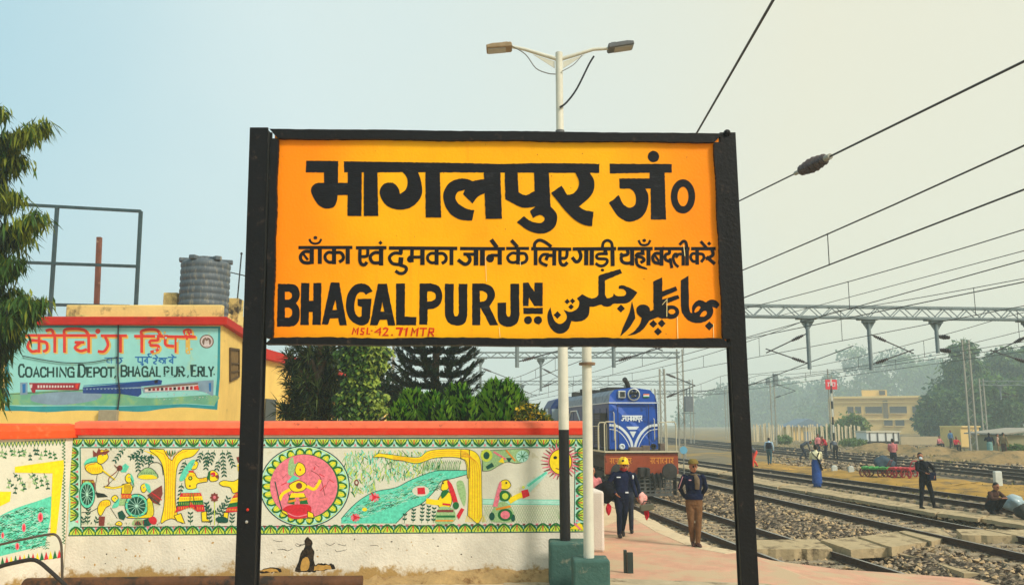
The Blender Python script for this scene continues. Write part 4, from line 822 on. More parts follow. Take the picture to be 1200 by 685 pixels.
zc = atY(688, 426, 12.84).z; b = MB(); b.lathe([(.07, -.02), (.12, -.02), (.125, 0), (.12, .02), (.07, .02)], (atY(688, 426, 12.84).x, 12.84, zc), 18); b.build('collar', mat('rusty_collar', (120, 96, 74), .7, .3, 10.), pole, smooth=True)
b = MB(); b.lathe([(0, .02), (.06, 0), (.062, -.05)], (2 * qx_.x - px_.x + .03, 12.84, 5.93), 16); b.build('cap', M_pw, pole)
# dark steel stub beside the plinth
s0 = atZ(736, 671, 0); st = empty('steel_stub', s0, 'short dark green steel channel stub standing in the paving beside the plinths', 'bollard'); M_stub = mat('dark_green_steel', (46, 58, 54), .6, .25, 8., .2, 40.)
b = MB(); b.box((s0.x - .04, s0.y + .02, .185), (.05, .09, .37)); b.box((s0.x + .035, s0.y - .03, .17), (.095, .05, .34)); b.build('channel', M_stub, st, bevel=.006)
# ================================================================== COACHING DEPOT BUILDING
YB = 24.
M_yel = mat('yellow_limewash', (232, 196, 108), .9, .1, 1.2, .3, 20., dirt=((120, 96, 60), .31, 1.5)); M_yelp = mat('weathered_yellow_parapet', (226, 198, 124), .9, .12, 1.5, .4, 16., dirt=((64, 56, 46), .42, 1.3))
M_redb = mat('red_band_paint', (186, 30, 14), .8, .16, 2., .2, 20., dirt=((96, 40, 30), .38, 1.2))
xr = atY(258.5, 430, YB).x; zr = atY(200, 381, YB).z; zr2 = atY(200, 371.5, YB).z; xl = -19.
dep = empty('depot_building', (-12, YB, 0), 'yellow flat roofed depot building with a red band and a painted blue coaching depot sign', 'building')
back = Vector((xr - .62, 27.9, 0))
b = MB(); b.prism([Vector((xl, YB, 0)), Vector((xr, YB, 0)), back, Vector((xl, 27.9, 0))], (0, 0, zr)); b.build('wall', M_yel, dep)
o_ = .16
b = MB(); b.prism([Vector((xl - o_, YB - o_, zr)), Vector((xr + o_, YB - o_, zr)), back + Vector((o_, o_, zr)), Vector((xl - o_, 27.9 + o_, zr))], (0, 0, zr2 - zr)); rb = b.build('red_band', M_redb, dep, bevel=.02)
z1 = atY(200, 358, YB + .5).z
b = MB(); b.box(((atY(83, 365, YB + .5).x + xr) / 2 - .1, YB + .42, (zr2 + z1) / 2), (xr - atY(83, 365, YB + .5).x - .1, .22, z1 - zr2))
b.box((xr - .45, YB + 2.2, (zr2 + z1) / 2 - .04), (.2, 3.3, z1 - zr2 - .08))
pp = b.build('parapet', M_yelp, dep, bevel=.03)
def blk(x0, x1, y0, Y, dpt=.5, zb=None, name='parapet_pier'):
    a, c = atY(x0, y0, Y), atY(x1, y0, Y); zb = z1 - .02 if zb is None else zb
    b = MB(); b.box(((a.x + c.x) / 2, Y + dpt / 2, (a.z + zb) / 2), (c.x - a.x, dpt, a.z - zb)); return b.build(name, M_yelp, dep, bevel=.02)
blk(191.5, 208, 342.5, YB + 1.2, zb=zr2); blk(228.5, 246, 339, YB + .7, .4); blk(266, 280, 349, YB + 1.8, .5, zb=zr2); blk(280, 287, 371, YB + 3.2, .4, zb=zr2)
# side window, sunk
sd_ = (back - Vector((xr, YB, 0))).normalized(); sn = Vector((sd_.y, -sd_.x, 0)); sideP = plane(Vector((xr, YB, 0)), sn)
wq = [sideP(268.5, 408), sideP(279, 409.5), sideP(279, 441), sideP(268.5, 446)]
b = MB(); b.prism([q + sn * .012 for q in wq], -sn * .03); wn2 = b.build('window', mat('boarded_window', (120, 92, 44), .8, .3, 6., .3, 20.), dep)
b = MB()
for q0, q1 in ((0, 1), (1, 2), (2, 3), (3, 0)): b.bar(wq[q0] + sn * .02, wq[q1] + sn * .02, .06, .06)
b.bar(sideP(269, 425, .03), sideP(279, 426, .03), .04, .04); b.bar(sideP(269, 436, .03), sideP(279, 434, .03), .04, .04); b.build('frame', mat('brown_frame', (84, 64, 34), .8, .2), wn2)
b = MB(); b.tube([sideP(284, 400, .03), sideP(283, 450, .03), sideP(282.5, 492, .03)], .03, 8); b.build('drain_pipe', mat('stained_drain', (96, 74, 50), .8), dep, smooth=True)
# ---- painted sign on the front
PB = Paint(plane(Vector((0, YB, 0)), Vector((0, -1, 0)))); p = PB
SG = [mat('sign_teal', (146, 208, 204), .85, .1, 1.2, dirt=((170, 200, 160), .38, 1.4)), mat('sign_tealborder', (44, 142, 150), .85, .15, 3.), mat('sign_red', (214, 56, 44), .85, .15, 4.), mat('sign_yellow', (222, 180, 84), .85, .15, 4.), mat('sign_darkgreen', (26, 62, 58), .85, .2, 8.), mat('sign_blue', (36, 108, 170), .85, .15, 6.),
      mat('coach_maroon', (150, 34, 50), .85, .2, 8.), mat('coach_blue', (34, 66, 130), .85, .2, 8.), mat('sign_greyblue', (126, 150, 170), .85, .2, 3.), mat('sign_green', (106, 168, 140), .9, .2, 2., dirt=((140, 176, 120), .45, 2.)), mat('emblem_brown', (120, 96, 84), .85, .3, 10.), mat('coach_pale', (206, 192, 190), .85, .2, 6.), mat('sign_black', (30, 26, 34), .85, .2)]
p.view(0, 330, 3.606)
p.fill('20,185 ~300,184 ~600,186 932,188 930,400 918,540 ~780,530 ~690,536 ~600,548 ~500,545 ~330,543 ~200,550 ~100,545 20,545', 1, 0); p.fill('36,192 922,196 918,400 906,524 ~780,516 ~690,520 500,526 330,524 100,526 38,522', 0, 1)
p.fill('40,470 ~200,460 ~430,455 ~620,490 ~906,478 906,522 ~780,514 ~600,522 38,520', 9, 2); p.fill('130,480 ~250,465 ~420,470 ~400,500 ~250,520 ~140,505', 8, 3)
p.view(0, 370, 5.707)
# red Hindi title with its yellow shadow
T = ['150,130 452,130', '262,130 262,245', '252,165 205,165 187,205 212,236 252,232', '270,168 310,178 316,222 288,238', '367,130 367,245', '362,130 344,92 306,100', '432,130 432,245', '432,130 432,95 470,86 560,92 594,130', '420,130 642,130', '500,176 565,176', '538,180 502,212 540,234 582,222', '594,130 594,245']
for s in T: p.line([(x + 9, y + 8) for x, y, _ in parse(s)], 24, 3, 3)
for s in T: p.line(s, 19, 2, 5)
p.ell(655, 102, 17, 17, 2, 5)
T2_ = ['-10,132 165,132', '20,138 38,192 12,236 -30,236', '122,132 122,244', '213,135 440,135', '264,135 264,246', '266,132 262,102 312,90 368,96 388,132', '372,140 370,162 322,166 322,194 372,198 370,226 322,242', '395,137 625,140', '424,140 424,192 480,202', '490,140 490,246', '566,140 566,246', '562,134 545,100 586,92 596,134', '570,100 590,135']
p.view(120, 370, 5.707)
for s in T2_: p.line([(x + 9, y + 8) for x, y, _ in parse(s)], 24, 3, 3)
for i_, s in enumerate(T2_): p.line(s, 19 if i_ < 9 else 14, 2, 5)
p.line('566,160 566,246', 17, 3, 6)
for k in range(26): p.ell(rng.uniform(300, 600), rng.uniform(110, 245), rng.uniform(3, 10), rng.uniform(3, 9), rng.choice((0, 3, 0)), 7, n=7)
for k in range(16): p.ell(rng.uniform(400, 560), rng.uniform(330, 405), rng.uniform(3, 8), rng.uniform(3, 8), 0, 7, n=7)
# blue Hindi line
for s in ('218,275 332,275', '240,276 240,305 262,308', '268,276 268,318', '255,318 275,322 262,332', '300,276 302,318', '300,285 282,300 300,306', '318,275 305,256 325,252', '336,282 372,282', '352,284 364,296 342,312 362,322', '372,280 352,258', '376,282 436,282', '396,310 378,298 398,290 412,300 402,320', '420,284 420,320', '438,276 496,276', '470,278 470,320', '468,288 448,300 468,310', '480,274 462,256', '14,280 140,280', '118,282 130,300 110,318', '96,282 96,318', '60,282 60,316', '40,282 30,305 50,312'): p.line(s, 9 if not s.startswith(('14', '60', '40', '96')) else 6, 5, 3)
p.ell(698, 170, 48, 46, 10, 3); p.ell(698, 170, 40, 38, 11, 4); p.ell(698, 172, 30, 30, 10, 5); p.fill('680,200 685,165 698,140 712,165 718,200', 11, 6); p.ell(698, 158, 9, 9, 10, 7)
p.view(0, 370, 5.707)
letters(p, [('C', 128, 162, 325, 405), ('O', 174, 212, 345, 405), ('A', 226, 262, 345, 405), ('C', 274, 308, 345, 405), ('H', 320, 358, 345, 405), ('I', 374, 390, 345, 405), ('N', 402, 442, 345, 405), ('G', 456, 494, 345, 405), ('D', 528, 568, 325, 405), ('E', 585, 614, 345, 405), ('P', 630, 664, 345, 405), ('O', 676, 714, 345, 405), ('T', 722, 764, 345, 405)], 12, 4, 4)
p.line('774,398 766,416', 9, 4, 4); p.line('40,525 790,482', 3, 12, 3)
p.view(120, 370, 5.707)
letters(p, [('B', 128, 163, 332, 402), ('H', 176, 206, 340, 402), ('A', 218, 252, 340, 402), ('G', 268, 302, 340, 402), ('A', 316, 350, 340, 402), ('L', 364, 388, 340, 402), ('P', 416, 444, 340, 400), ('U', 466, 500, 340, 402), ('R', 514, 544, 340, 402), ('E', 598, 626, 330, 402), ('R', 642, 670, 340, 402), ('L', 680, 702, 340, 402), ('Y', 712, 742, 340, 402)], 12, 4, 4)
p.ell(552, 396, 5, 5, 4, 4); p.line('576,395 570,412', 8, 4, 4); p.ell(634, 396, 5, 5, 4, 4); p.ell(748, 390, 5, 5, 4, 4)
# painted coaches
p.view(0, 370, 5.707)
p.fill('135,445 185,443 185,525 135,528', 8, 3); p.fill('150,455 172,452 172,512 152,515', 5, 4); p.fill('195,447 540,447 530,490 ~500,495 240,492 235,515 215,510', 6, 4)
for k in range(13): p.fill([(252 + k * 19, 462 + k * .2), (264 + k * 19, 462 + k * .2), (264 + k * 19, 480 - k * .3), (252 + k * 19, 481 - k * .3)], 11, 5)
p.fill('200,458 218,455 215,480 202,482', 11, 5); p.fill('505,455 528,452 520,485 505,482', 2, 5)
p.view(120, 370, 5.707)
p.fill('-130,475 ~100,455 340,428 372,424 400,430 395,458 260,470 262,520 240,538 120,520 -130,516', 7, 4); p.line('-125,488 120,484 262,478', 9, 8, 5)
for k in range(16): p.line([(-120 + k * 24, 488), (-108 + k * 24, 487)], 9, 7, 6)
p.line('-125,466 100,450 330,432', 5, 5, 5); p.fill('348,430 372,426 370,448 350,450', 12, 5)
p.fill('262,478 ~450,455 690,430 745,428 742,535 ~640,500 ~420,505 275,515', 8, 4); p.fill('285,485 ~450,465 640,452 645,495 ~450,500 285,508', 11, 5); p.fill('280,478 450,460 640,446 640,458 450,474 280,490', 10, 6)
for k in range(11): x = 308 + k * 28; p.fill([(x, 485 - k * 1.6), (x + 17, 484 - k * 1.6), (x + 17, 499 - k * .8), (x, 500 - k * .8)], 6 if k % 3 else 12, 7)
p.fill('612,470 640,462 648,495 615,492', 2, 7); p.fill('705,440 735,438 735,520 708,512', 8, 6); p.fill('712,448 728,446 728,505 714,502', 5, 7)
for k in range(60): p.ell(rng.uniform(280, 730), rng.uniform(505, 560), rng.uniform(2, 6), rng.uniform(1, 3), rng.choice((8, 0, 11)), 6, n=6)
PB.mb.build('painted_sign', SG, dep)
b = MB(); b.tube([PB.proj(139.5, 380, .05), PB.proj(139.4, 400, .05), PB.proj(139.2, 440, .05), PB.proj(141.5, 460, .05), PB.proj(138.5, 482, .05)], .022, 6); b.build('cable', M_cab, dep)
b = MB(); b.tube([PB.proj(x, y, .04) for x, y in curve('28,417 55,422 80,425 110,424 139,418')], .013, 5); b.build('cable', M_cab, dep)
b = MB(); q0, q1 = PB.proj(118, 480, .06), PB.proj(139, 494, .06); b.box(((q0.x + q1.x) / 2, YB - .07, (q0.z + q1.z) / 2), (q1.x - q0.x, .12, q0.z - q1.z)); b.build('meter_box', mat('grey_box', (150, 140, 116), .7, .2), dep, bevel=.015)
# ---- water tank
YT = 25.2; wt0 = atY(211, 356, YT); wt1 = atY(267, 356, YT); cx = (wt0.x + wt1.x) / 2; r = (wt1.x - wt0.x) / 2; zt_ = atY(238, 304, YT).z
tank = empty('water_tank', (cx, YT, zr2), 'dark grey ribbed plastic water tank on the depot roof', 'water tank')
prof = [(0, zr2), (r * .97, zr2)]; zz = zr2; h = zt_ - .13 - zr2
for k in range(9):
    prof += [(r * .97, zr2 + h * (k + .12) / 9), (r, zr2 + h * (k + .3) / 9), (r, zr2 + h * (k + .8) / 9), (r * .97, zr2 + h * (k + .95) / 9)]
prof += [(r * .9, zt_ - .09), (r * .6, zt_ - .03), (0, zt_ - .02)]
M_tank = mat('black_tank_plastic', (82, 92, 100), .55, .2, 3., .1, 30., dirt=((124, 120, 108), .42, 3.), stretch=(4, 4, 1))
b = MB(); b.lathe([(a, z - zr2) for a, z in prof], (cx, YT, zr2), 32); b.build('tank_body', M_tank, tank, smooth=True)
b = MB()
for k in range(6):
    a = k * math.pi / 3 + .3; b.box((cx + r * .72 * math.cos(a), YT + r * .72 * math.sin(a), zt_ - .05), (.5, .2, .13), rz=a)
b.build('tank_rib', M_tank, tank, bevel=.03)
b = MB(); b.lathe([(0, .1), (.28, .09), (.3, 0)], (cx, YT, zt_ - .03), 20); b.build('lid', M_tank, tank, smooth=True)
# ---- roof clutter
b = MB(); a0, a1 = atY(277, 350, 26.2), atY(283, 297, 26.2); a0.z = zr2; b.tube([a0, a1], .022, 8); an = empty('roof_aerial', a0, 'thin rod aerial standing on the depot roof right of the water tank', 'aerial'); b.build('rod', M_cab, an)
b = MB(); b.tube([atY(268, 318.5, 26.2), atY(300, 326, 26.2)], .018, 6); b.build('cross_rod', M_cab, an); b = MB(); b.ell(a1, .04, 8, 6); b.build('tip', M_cab, an)
YH = 27.; M_hf = mat('grey_blue_angle_iron', (62, 82, 86), .6, .25, 5., metal=.3)
hb = empty('hoarding_frame', atY(100, 358, YH), 'empty grey steel hoarding frame standing above the depot roof', 'frame')
for (xa, ya), (xb2, yb2) in (((-40, 236), (165, 247.5)), ((-40, 305), (160, 312)), ((-40, 355), (152, 358.5))):
    b = MB(); b.bar(atY(xa, ya, YH), atY(xb2, yb2, YH), .09, .09); b.build('rail', M_hf, hb)
for (xa, ya), (xb2, yb2) in (((165, 247.5), (160.5, 357)), ((67, 243), (60.5, 357)), ((-30, 238), (-36, 356))):
    b = MB(); q = atY(xb2, yb2, YH); b.bar(atY(xa, ya, YH), (q.x - .02, YH, zr2), .1, .1); b.build('upright', M_hf, hb)
b = MB(); q0, q1 = atY(116.5, 278, 28.5), atY(114, 362, 28.5); q1.z = zr2; b.bar(q0, q1, .14, .14); b.bar(q0 + Vector((.02, -.075, 0)), q1 + Vector((.02, -.075, 0)), .05, .01); tag(b.build('rusty_post', mat('rusty_post_iron', (122, 78, 60), .8, .35, 4., .3, 14., dirt=((214, 190, 160), .32, 5.))), 'rusty brown post standing inside the empty hoarding frame on the roof', 'post')
b = MB(); b.bar(atY(28, 373, YB + .3), atY(104, 373.5, YB + .3), .1, .12); q = atY(60, 360, YB + 1); tag(b.build('roof_pipe', mat('grey_roof_pipe', (150, 146, 138), .7, .2)), 'pale pipe lying along the left front edge of the depot roof', 'pipe')
# ---- the second yellow building behind, running back
b2 = empty('office_building', (-9.3, 30, 0), 'second yellow building with a red roof band, seen edge-on behind the left board post', 'building')
f0, f1 = Vector((-9.0, 30, 0)), Vector((-8.7, 62, 0))
b = MB(); b.prism([f0, f1, f1 + Vector((-6, 0, 0)), f0 + Vector((-6, 0, 0))], (0, 0, 4.75)); b.build('wall', M_yel, b2)
b = MB(); b.prism([f0 + Vector((.2, -.2, 4.75)), f1 + Vector((.2, .2, 4.75)), f1 + Vector((-6, .2, 4.75)), f0 + Vector((-6, -.2, 4.75))], (0, 0, .35)); b.build('red_band', M_redb, b2)
for k in range(7):
    b = MB(); Y = 31.5 + k * 4.2; x = -9.0 + .3 * (Y - 30) / 32 + .01
    b.box((x, Y + .5, 2.6), (.05, 1.4, 1.5)); b.build('window', mat('dark_window', (56, 60, 58), .3, .2), b2)
    b = MB(); b.box((x + .03, Y - 1.2, 2.3), (.14, .4, 4.6)); b.build('pilaster', M_yel, b2)
# ================================================================== LOCOMOTIVE (local frame: y runs back along the body, z from the rail top)
YL = 33.0
loco = empty('diesel_locomotive', (tc1(YL) - .02, YL, -.40), 'blue diesel locomotive with a rust brown buffer beam standing on the near track', 'locomotive', rz=math.atan(.109))
M_blue = mat('loco_blue', (6, 72, 164), .5, .14, 2., .05, 20., spec=.3, dirt=((16, 50, 100), .40, 2.2)); M_blue2 = mat('loco_side_blue', (22, 54, 108), .5, .16, 2., .05, 20., dirt=((44, 50, 60), .38, 2.)); M_roofb = mat('loco_roof_lit_blue', (116, 132, 150), .6, .2, 3., .1, 20., dirt=((70, 84, 104), .42, 2.5))  # pale roof colour paints in the light that the hood chamfer catches
M_hs = mat('rust_brown_beam', (148, 66, 36), .8, .2, 3., .2, 20., dirt=((86, 46, 34), .40, 3.)); M_un = mat('grimy_underframe', (52, 50, 48), .85, .3, 5., .2, 20.); M_wht = mat('white_stripe', (214, 222, 226), .6, .06); M_rlp = mat('pale_handrail', (196, 188, 160), .5, .1); M_yt = mat('yellow_lettering', (206, 132, 48), .7, .15); M_glass = mat('dark_glass', (26, 32, 38), .12, .1, spec=.6); M_silver = mat('silver_rim', (190, 194, 190), .35, .1, metal=.5)
def lb(name, fn, m, par=None, **k):
    b = MB(); fn(b); return b.build(name, m, par or loco, local=True, **k)
HW = .98
sec = [(-HW, 1.86), (HW, 1.86), (HW, 3.66), (HW * .93, 3.98), (HW * .74, 4.18), (0, 4.28), (-HW * .74, 4.18), (-HW * .93, 3.98), (-HW, 3.66)]
def hood(b):
    n = len(sec); y0, y1 = 1.15, 13.2
    vs = [(x, y0 + (.10 if z > 3.7 else 0), z) for x, z in sec] + [(x, y1, z) for x, z in sec]
    b.add(vs, [tuple(range(n))], 0)
    for i in range(n):
        j = (i + 1) % n; side = sec[i][1] >= 3.6 and sec[j][1] >= 3.6
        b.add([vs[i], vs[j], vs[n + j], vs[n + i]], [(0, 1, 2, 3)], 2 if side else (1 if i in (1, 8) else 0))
    b.add([vs[n + i] for i in range(n)], [tuple(range(n))[::-1]], 0)
h_ = lb('long_hood', hood, [M_blue, M_blue2, M_roofb], bevel=.03)
lb('hood_trim', lambda b: (b.box((0, 1.135, 3.67), (HW * 2, .03, .035)), b.box((-HW - .01, 7, 3.67), (.03, 12, .03)), b.box((HW + .01, 7, 3.67), (.03, 12, .03))), M_wht, h_)
for s in (-1, 1):
    for k in range(9): lb('engine_door', lambda b: b.box((s * (HW + .012), 2.1 + k * 1.22, 2.72), (.03, 1.1, 1.5)), M_blue2, h_, bevel=.01)
    lb('hood_grille', lambda b: [b.box((s * (HW + .03), 3.2, 3.25 - .07 * k), (.03, 1.6, .072 if k == 0 else .03)) for k in range(18)] + [b.box((s * (HW + .03), 2.42, 2.65), (.032, .04, 1.3))], M_un, h_)
lb('recess_shade_panel', lambda b: b.box((-HW - .03, 2.0, 2.6), (.05, 1.0, 1.35)), mat('recess_shade_black', (20, 22, 26), .8), h_)  # raised black panel paints the shade of a recess
def hexo(b, s):
    q = [Vector((s * (HW + .05), 8.6 + 1.5 * math.cos(a), 3.0 + .52 * math.sin(a))) for a in [i * math.pi / 3 for i in range(6)]]
    for i in range(6): b.bar(q[i], q[(i + 1) % 6], .05, .05)
for s in (-1, 1): lb('side_emblem', lambda b: hexo(b, s), M_wht, h_)
for y_, l_, t_ in ((4.2, 1.5, .16), (7.6, 2.0, .18), (11.6, .8, .3)): lb('roof_hatch', lambda b: b.box((0, y_, 4.3), (1.05, l_, t_)), M_un, h_, bevel=.02)
lb('exhaust', lambda b: b.cyl((-.2, 10.2, 4.2), (-.2, 10.2, 4.55), .22), M_un, h_)
lb('horn', lambda b: (b.cyl((-.02, 1.75, 4.25), (-.16, 1.45, 4.46), .10, .10), b.cyl((-.16, 1.45, 4.46), (-.30, 1.25, 4.60), .085, .10)), M_un, loco, smooth=True)
fy = 1.24
hl = lb('headlight', lambda b: b.lathe([(0, 0), (.25, 0), (.25, .09), (.21, .10), (.2, .05)], (.05, fy + .02, 4.0), 24, axis=(0, -1, 0)), M_silver, loco, smooth=True)
lb('lamp_glass', lambda b: (b.ell((-.04, fy - .045, 4.07), (.09, .03, .075)), b.ell((.13, fy - .045, 4.07), (.09, .03, .075)), b.ell((.05, fy - .045, 3.92), (.13, .03, .06))), M_glass, hl, smooth=True)
nb = lb('number_box', lambda b: b.box((-.44, fy - .01, 4.0), (.30, .14, .30)), M_silver, loco, bevel=.02)
lb('number_glass', lambda b: b.box((-.42, fy - .085, 4.0), (.19, .02, .2)), M_glass, nb)
lb('flag_plate', lambda b: (b.box((.56, fy - .03, 4.00), (.24, .02, .05), 0), b.box((.56, fy - .03, 3.95), (.24, .02, .05), 1), b.box((.56, fy - .03, 3.90), (.24, .02, .05), 2)), [mat('flag_saffron', (226, 120, 50)), M_wht, mat('flag_green', (40, 120, 60))], loco)
ly = 1.145
PL = Paint(lambda x, y, off=0: Vector((x, ly - off, y))); p = PL; p.view(0, 0, 1)
def Lc(cx, cz, k, items, wd, mi):
    for s in items: p.line([(cx + x * k, cz - y * k) for x, y, _ in parse(s)], wd, mi, rng.randrange(3), straight=len(parse(s)) < 3)
Lc(-.05, 3.06, .0042, ('-98,-22 98,-22', '-60,-20 -60,24', '-92,0 -70,-4 -62,6', '-80,0 -92,20 -104,14', '-40,-20 -40,18 -48,24', '-40,4 -18,4', '-15,-20 -15,24', '-6,-20 -6,24', '12,-20 12,24', '0,4 12,4', '30,-20 20,6 30,20', '38,-20 38,24', '50,-20 50,6 64,6', '66,-20 66,24', '62,26 74,34', '84,-20 92,-4 78,2 96,24'), .045, 0)
p.fill([(-.30, 2.74), (.22, 2.74), (.12, 2.62), (-.2, 2.62)], 0, 0); p.fill([(-.16, 2.55), (.10, 2.55), (-.03, 2.30)], 0, 0)
for s in (-1, 1):
    p.line([(s * .97, 2.80), (s * .62, 2.74), (s * .32, 2.50), (s * .12, 2.18), (s * .05 - .02, 1.9)], .10, 0, 1); p.line([(s * .97, 2.64), (s * .66, 2.58), (s * .42, 2.38), (s * .24, 2.10), (s * .17, 1.9)], .03, 0, 1)
p.mb.build('front_markings', [M_wht], loco, local=True)
for sx in (-.62, .62): lb('marker_light', lambda b: b.lathe([(0, .0), (.11, 0), (.11, .1), (.07, .11), (.06, .06), (0, .06)], (sx, .62, 1.98), 16, axis=(0, -1, 0)), M_wht if sx < 0 else M_un, loco, smooth=True)
lb('front_seam', lambda b: [b.box((x, 1.146, 2.75), (.018, .02, 1.75)) for x in (-.62, .62)] + [b.box((0, 1.146, 3.6), (1.26, .02, .018))], M_un, h_)
lb('grab_rail', lambda b: b.tube([(-.80, 1.14, 2.2), (-.80, 1.06, 2.25), (-.80, 1.06, 3.25), (-.80, 1.14, 3.3)], .018, 6), M_rlp, loco, smooth=True)
lb('grab_rail', lambda b: b.tube([(.82, 1.14, 2.2), (.82, 1.06, 2.25), (.82, 1.06, 3.0), (.82, 1.14, 3.05)], .018, 6), M_rlp, loco, smooth=True)
for x_, w_, h__ in ((-.1, .5, .16), (.3, .3, .22), (.95, .22, .3)): lb('deck_box', lambda b: b.box((x_, .55, 1.80 + h__ / 2), (w_, .3, h__)), mat('deck_box_grey', (110, 96, 84), .8, .3), loco, bevel=.02)
for x_ in (-.5, -.34, .40, .56, .72): lb('air_hose', lambda b: b.tube([(x_, -.02, 1.0), (x_, -.10, .92), (x_ + .03, -.14, .7), (x_ + .05, -.06, .48)], .028, 8), mat('rubber_hose', (34, 34, 34), .7), loco, smooth=True)
lb('platform_deck', lambda b: (b.box((0, 8.75, 1.72), (2.84, 17.5, .16)),), M_un, loco, bevel=.01)
lb('deck_edge', lambda b: (b.box((0, -.012, 1.80), (2.86, .03, .06)), b.box((-1.43, 8.75, 1.80), (.03, 17.5, .06))), M_rlp, loco)
hs = lb('buffer_beam', lambda b: b.box((0, .1, 1.36), (2.84, .2, .80)), M_hs, loco, bevel=.02)
PH = Paint(lambda x, y, off=0: Vector((x, -.002 - off, y))); p = PH; p.view(0, 0, 1)
IT = ('-98,-22 98,-22', '-80,-20 -80,24', '-95,0 -84,6', '-60,-20 -66,10 -54,20', '-30,-20 -30,24', '-46,0 -32,4', '-8,-20 -8,22', '12,-20 4,6 16,18', '38,-20 38,24', '22,6 36,6', '62,-20 62,24', '66,26 76,32', '82,-20 90,0 76,4 94,22')
Lc(-.82, 1.46, .0044, IT, .03, 0); Lc(.78, 1.46, .0048, IT, .034, 0); p.mb.build('beam_lettering', [M_yt], hs, local=True)
for sx in (-.98, .98): lb('buffer', lambda b: (b.cyl((sx, 0, 1.08), (sx, -.30, 1.08), .14, .12, 16), b.lathe([(0, 0), (.28, 0), (.30, .03), (.28, .06), (0, .09)], (sx, -.30, 1.08), 24, axis=(0, -1, 0))), M_un, loco, smooth=True)
lb('coupler', lambda b: (b.box((0, -.18, 1.05), (.34, .45, .34)), b.box((.12, -.42, 1.05), (.12, .2, .3)), b.cyl((-.3, -.02, 1.0), (-.42, -.12, .5), .035), b.cyl((.34, -.02, 1.0), (.46, -.12, .5), .035), b.cyl((.55, -.02, 1.0), (.6, -.1, .55), .035)), M_un, loco, bevel=.02)
def cow(b):
    b.box((0, .05, .9), (2.3, .1, .12)); b.box((0, .0, .2), (2.3, .07, .10))
    for k in range(4): b.box((0, .03, .34 + k * .14), (2.3, .05, .05))
    for k in range(12): b.box((-1.1 + k * .2, .03, .55), (.05, .06, .7))
lb('cowcatcher', cow, mat('grey_cowcatcher', (84, 86, 84), .8, .3, 6.), loco)
def hoop(b, x0, x1, y, zt, zb=1.8): b.tube([(x0, y, zb), (x0, y, zt - .08), (x0 + .06 * (1 if x1 > x0 else -1), y, zt), (x1 - .06 * (1 if x1 > x0 else -1), y, zt), (x1, y, zt - .08), (x1, y, zb)], .024, 8)
for x0, x1, y, zt, zb in ((-1.40, -.98, .12, 2.92, .9), (-.98 + 1.96, 1.40, .12, 2.92, .9), (-1.38, -1.05, 1.3, 2.9, 1.8), (1.05, 1.38, 1.3, 2.9, 1.8)): lb('handrail', lambda b: hoop(b, x0, x1, y, zt, zb), M_rlp, loco, smooth=True)
lb('side_handrail', lambda b: (b.tube([(-1.36, 1.3, 2.75), (-1.36, 13, 2.75)], .02, 6), [b.cyl((-1.36, 1.5 + k * 1.9, 1.8), (-1.36, 1.5 + k * 1.9, 2.75), .018, n=6) for k in range(7)]), M_rlp, loco)
for sx in (-1.2, 1.2): lb('steps', lambda b: [b.box((sx, .45, .35 + k * .38), (.42, .4, .04)) for k in range(4)] + [b.box((sx + .2, .45, .9), (.03, .4, 1.5))], M_un, loco)
cab = lb('cab', lambda b: b.prism([(x, 13.2, z) for x, z in [(-1.45, 1.6), (1.45, 1.6), (1.45, 3.7), (1.2, 4.1), (.6, 4.28), (-.6, 4.28), (-1.2, 4.1), (-1.45, 3.7)]], (0, 2.6, 0)), M_blue2, loco, bevel=.03)
for s in (-1, 1):
    lb('cab_window', lambda b: b.box((s * 1.22, 13.19, 3.32), (.34, .03, .62)), mat('cab_window_pale', (150, 170, 180), .2, .1), cab); lb('side_window', lambda b: b.box((s * 1.455, 14.5, 3.3), (.03, 1.3, .7)), M_glass, cab)
lb('short_hood', lambda b: b.box((0, 16.6, 2.9), (1.9, 1.7, 2.2)), M_blue2, loco, bevel=.08)
lb('underframe', lambda b: (b.box((0, 8.75, 1.40), (2.5, 17.3, .5)), b.box((0, 8.75, .85), (2.3, 4.4, .8))), M_un, loco, bevel=.03)
for yc in (3.4, 14.1):
    bg_ = lb('bogie', lambda b: [b.box((s * 1.02, yc, .78), (.16, 4.4, .36)) for s in (-1, 1)] + [b.box((s * 1.1, yc + k * 1.6, .6), (.22, .4, .4)) for s in (-1, 1) for k in (-1, 0, 1)], M_un, loco, bevel=.02)
    for k in (-1, 0, 1):
        for s in (-1, 1): lb('wheel', lambda b: b.lathe([(0, -.07), (.5, -.07), (.545, -.06), (.545, .05), (.57, .06), (.57, .07), (0, .07)], (s * .84, yc + k * 1.6, .545), 24, axis=(-s, 0, 0)), M_un, bg_, smooth=True)
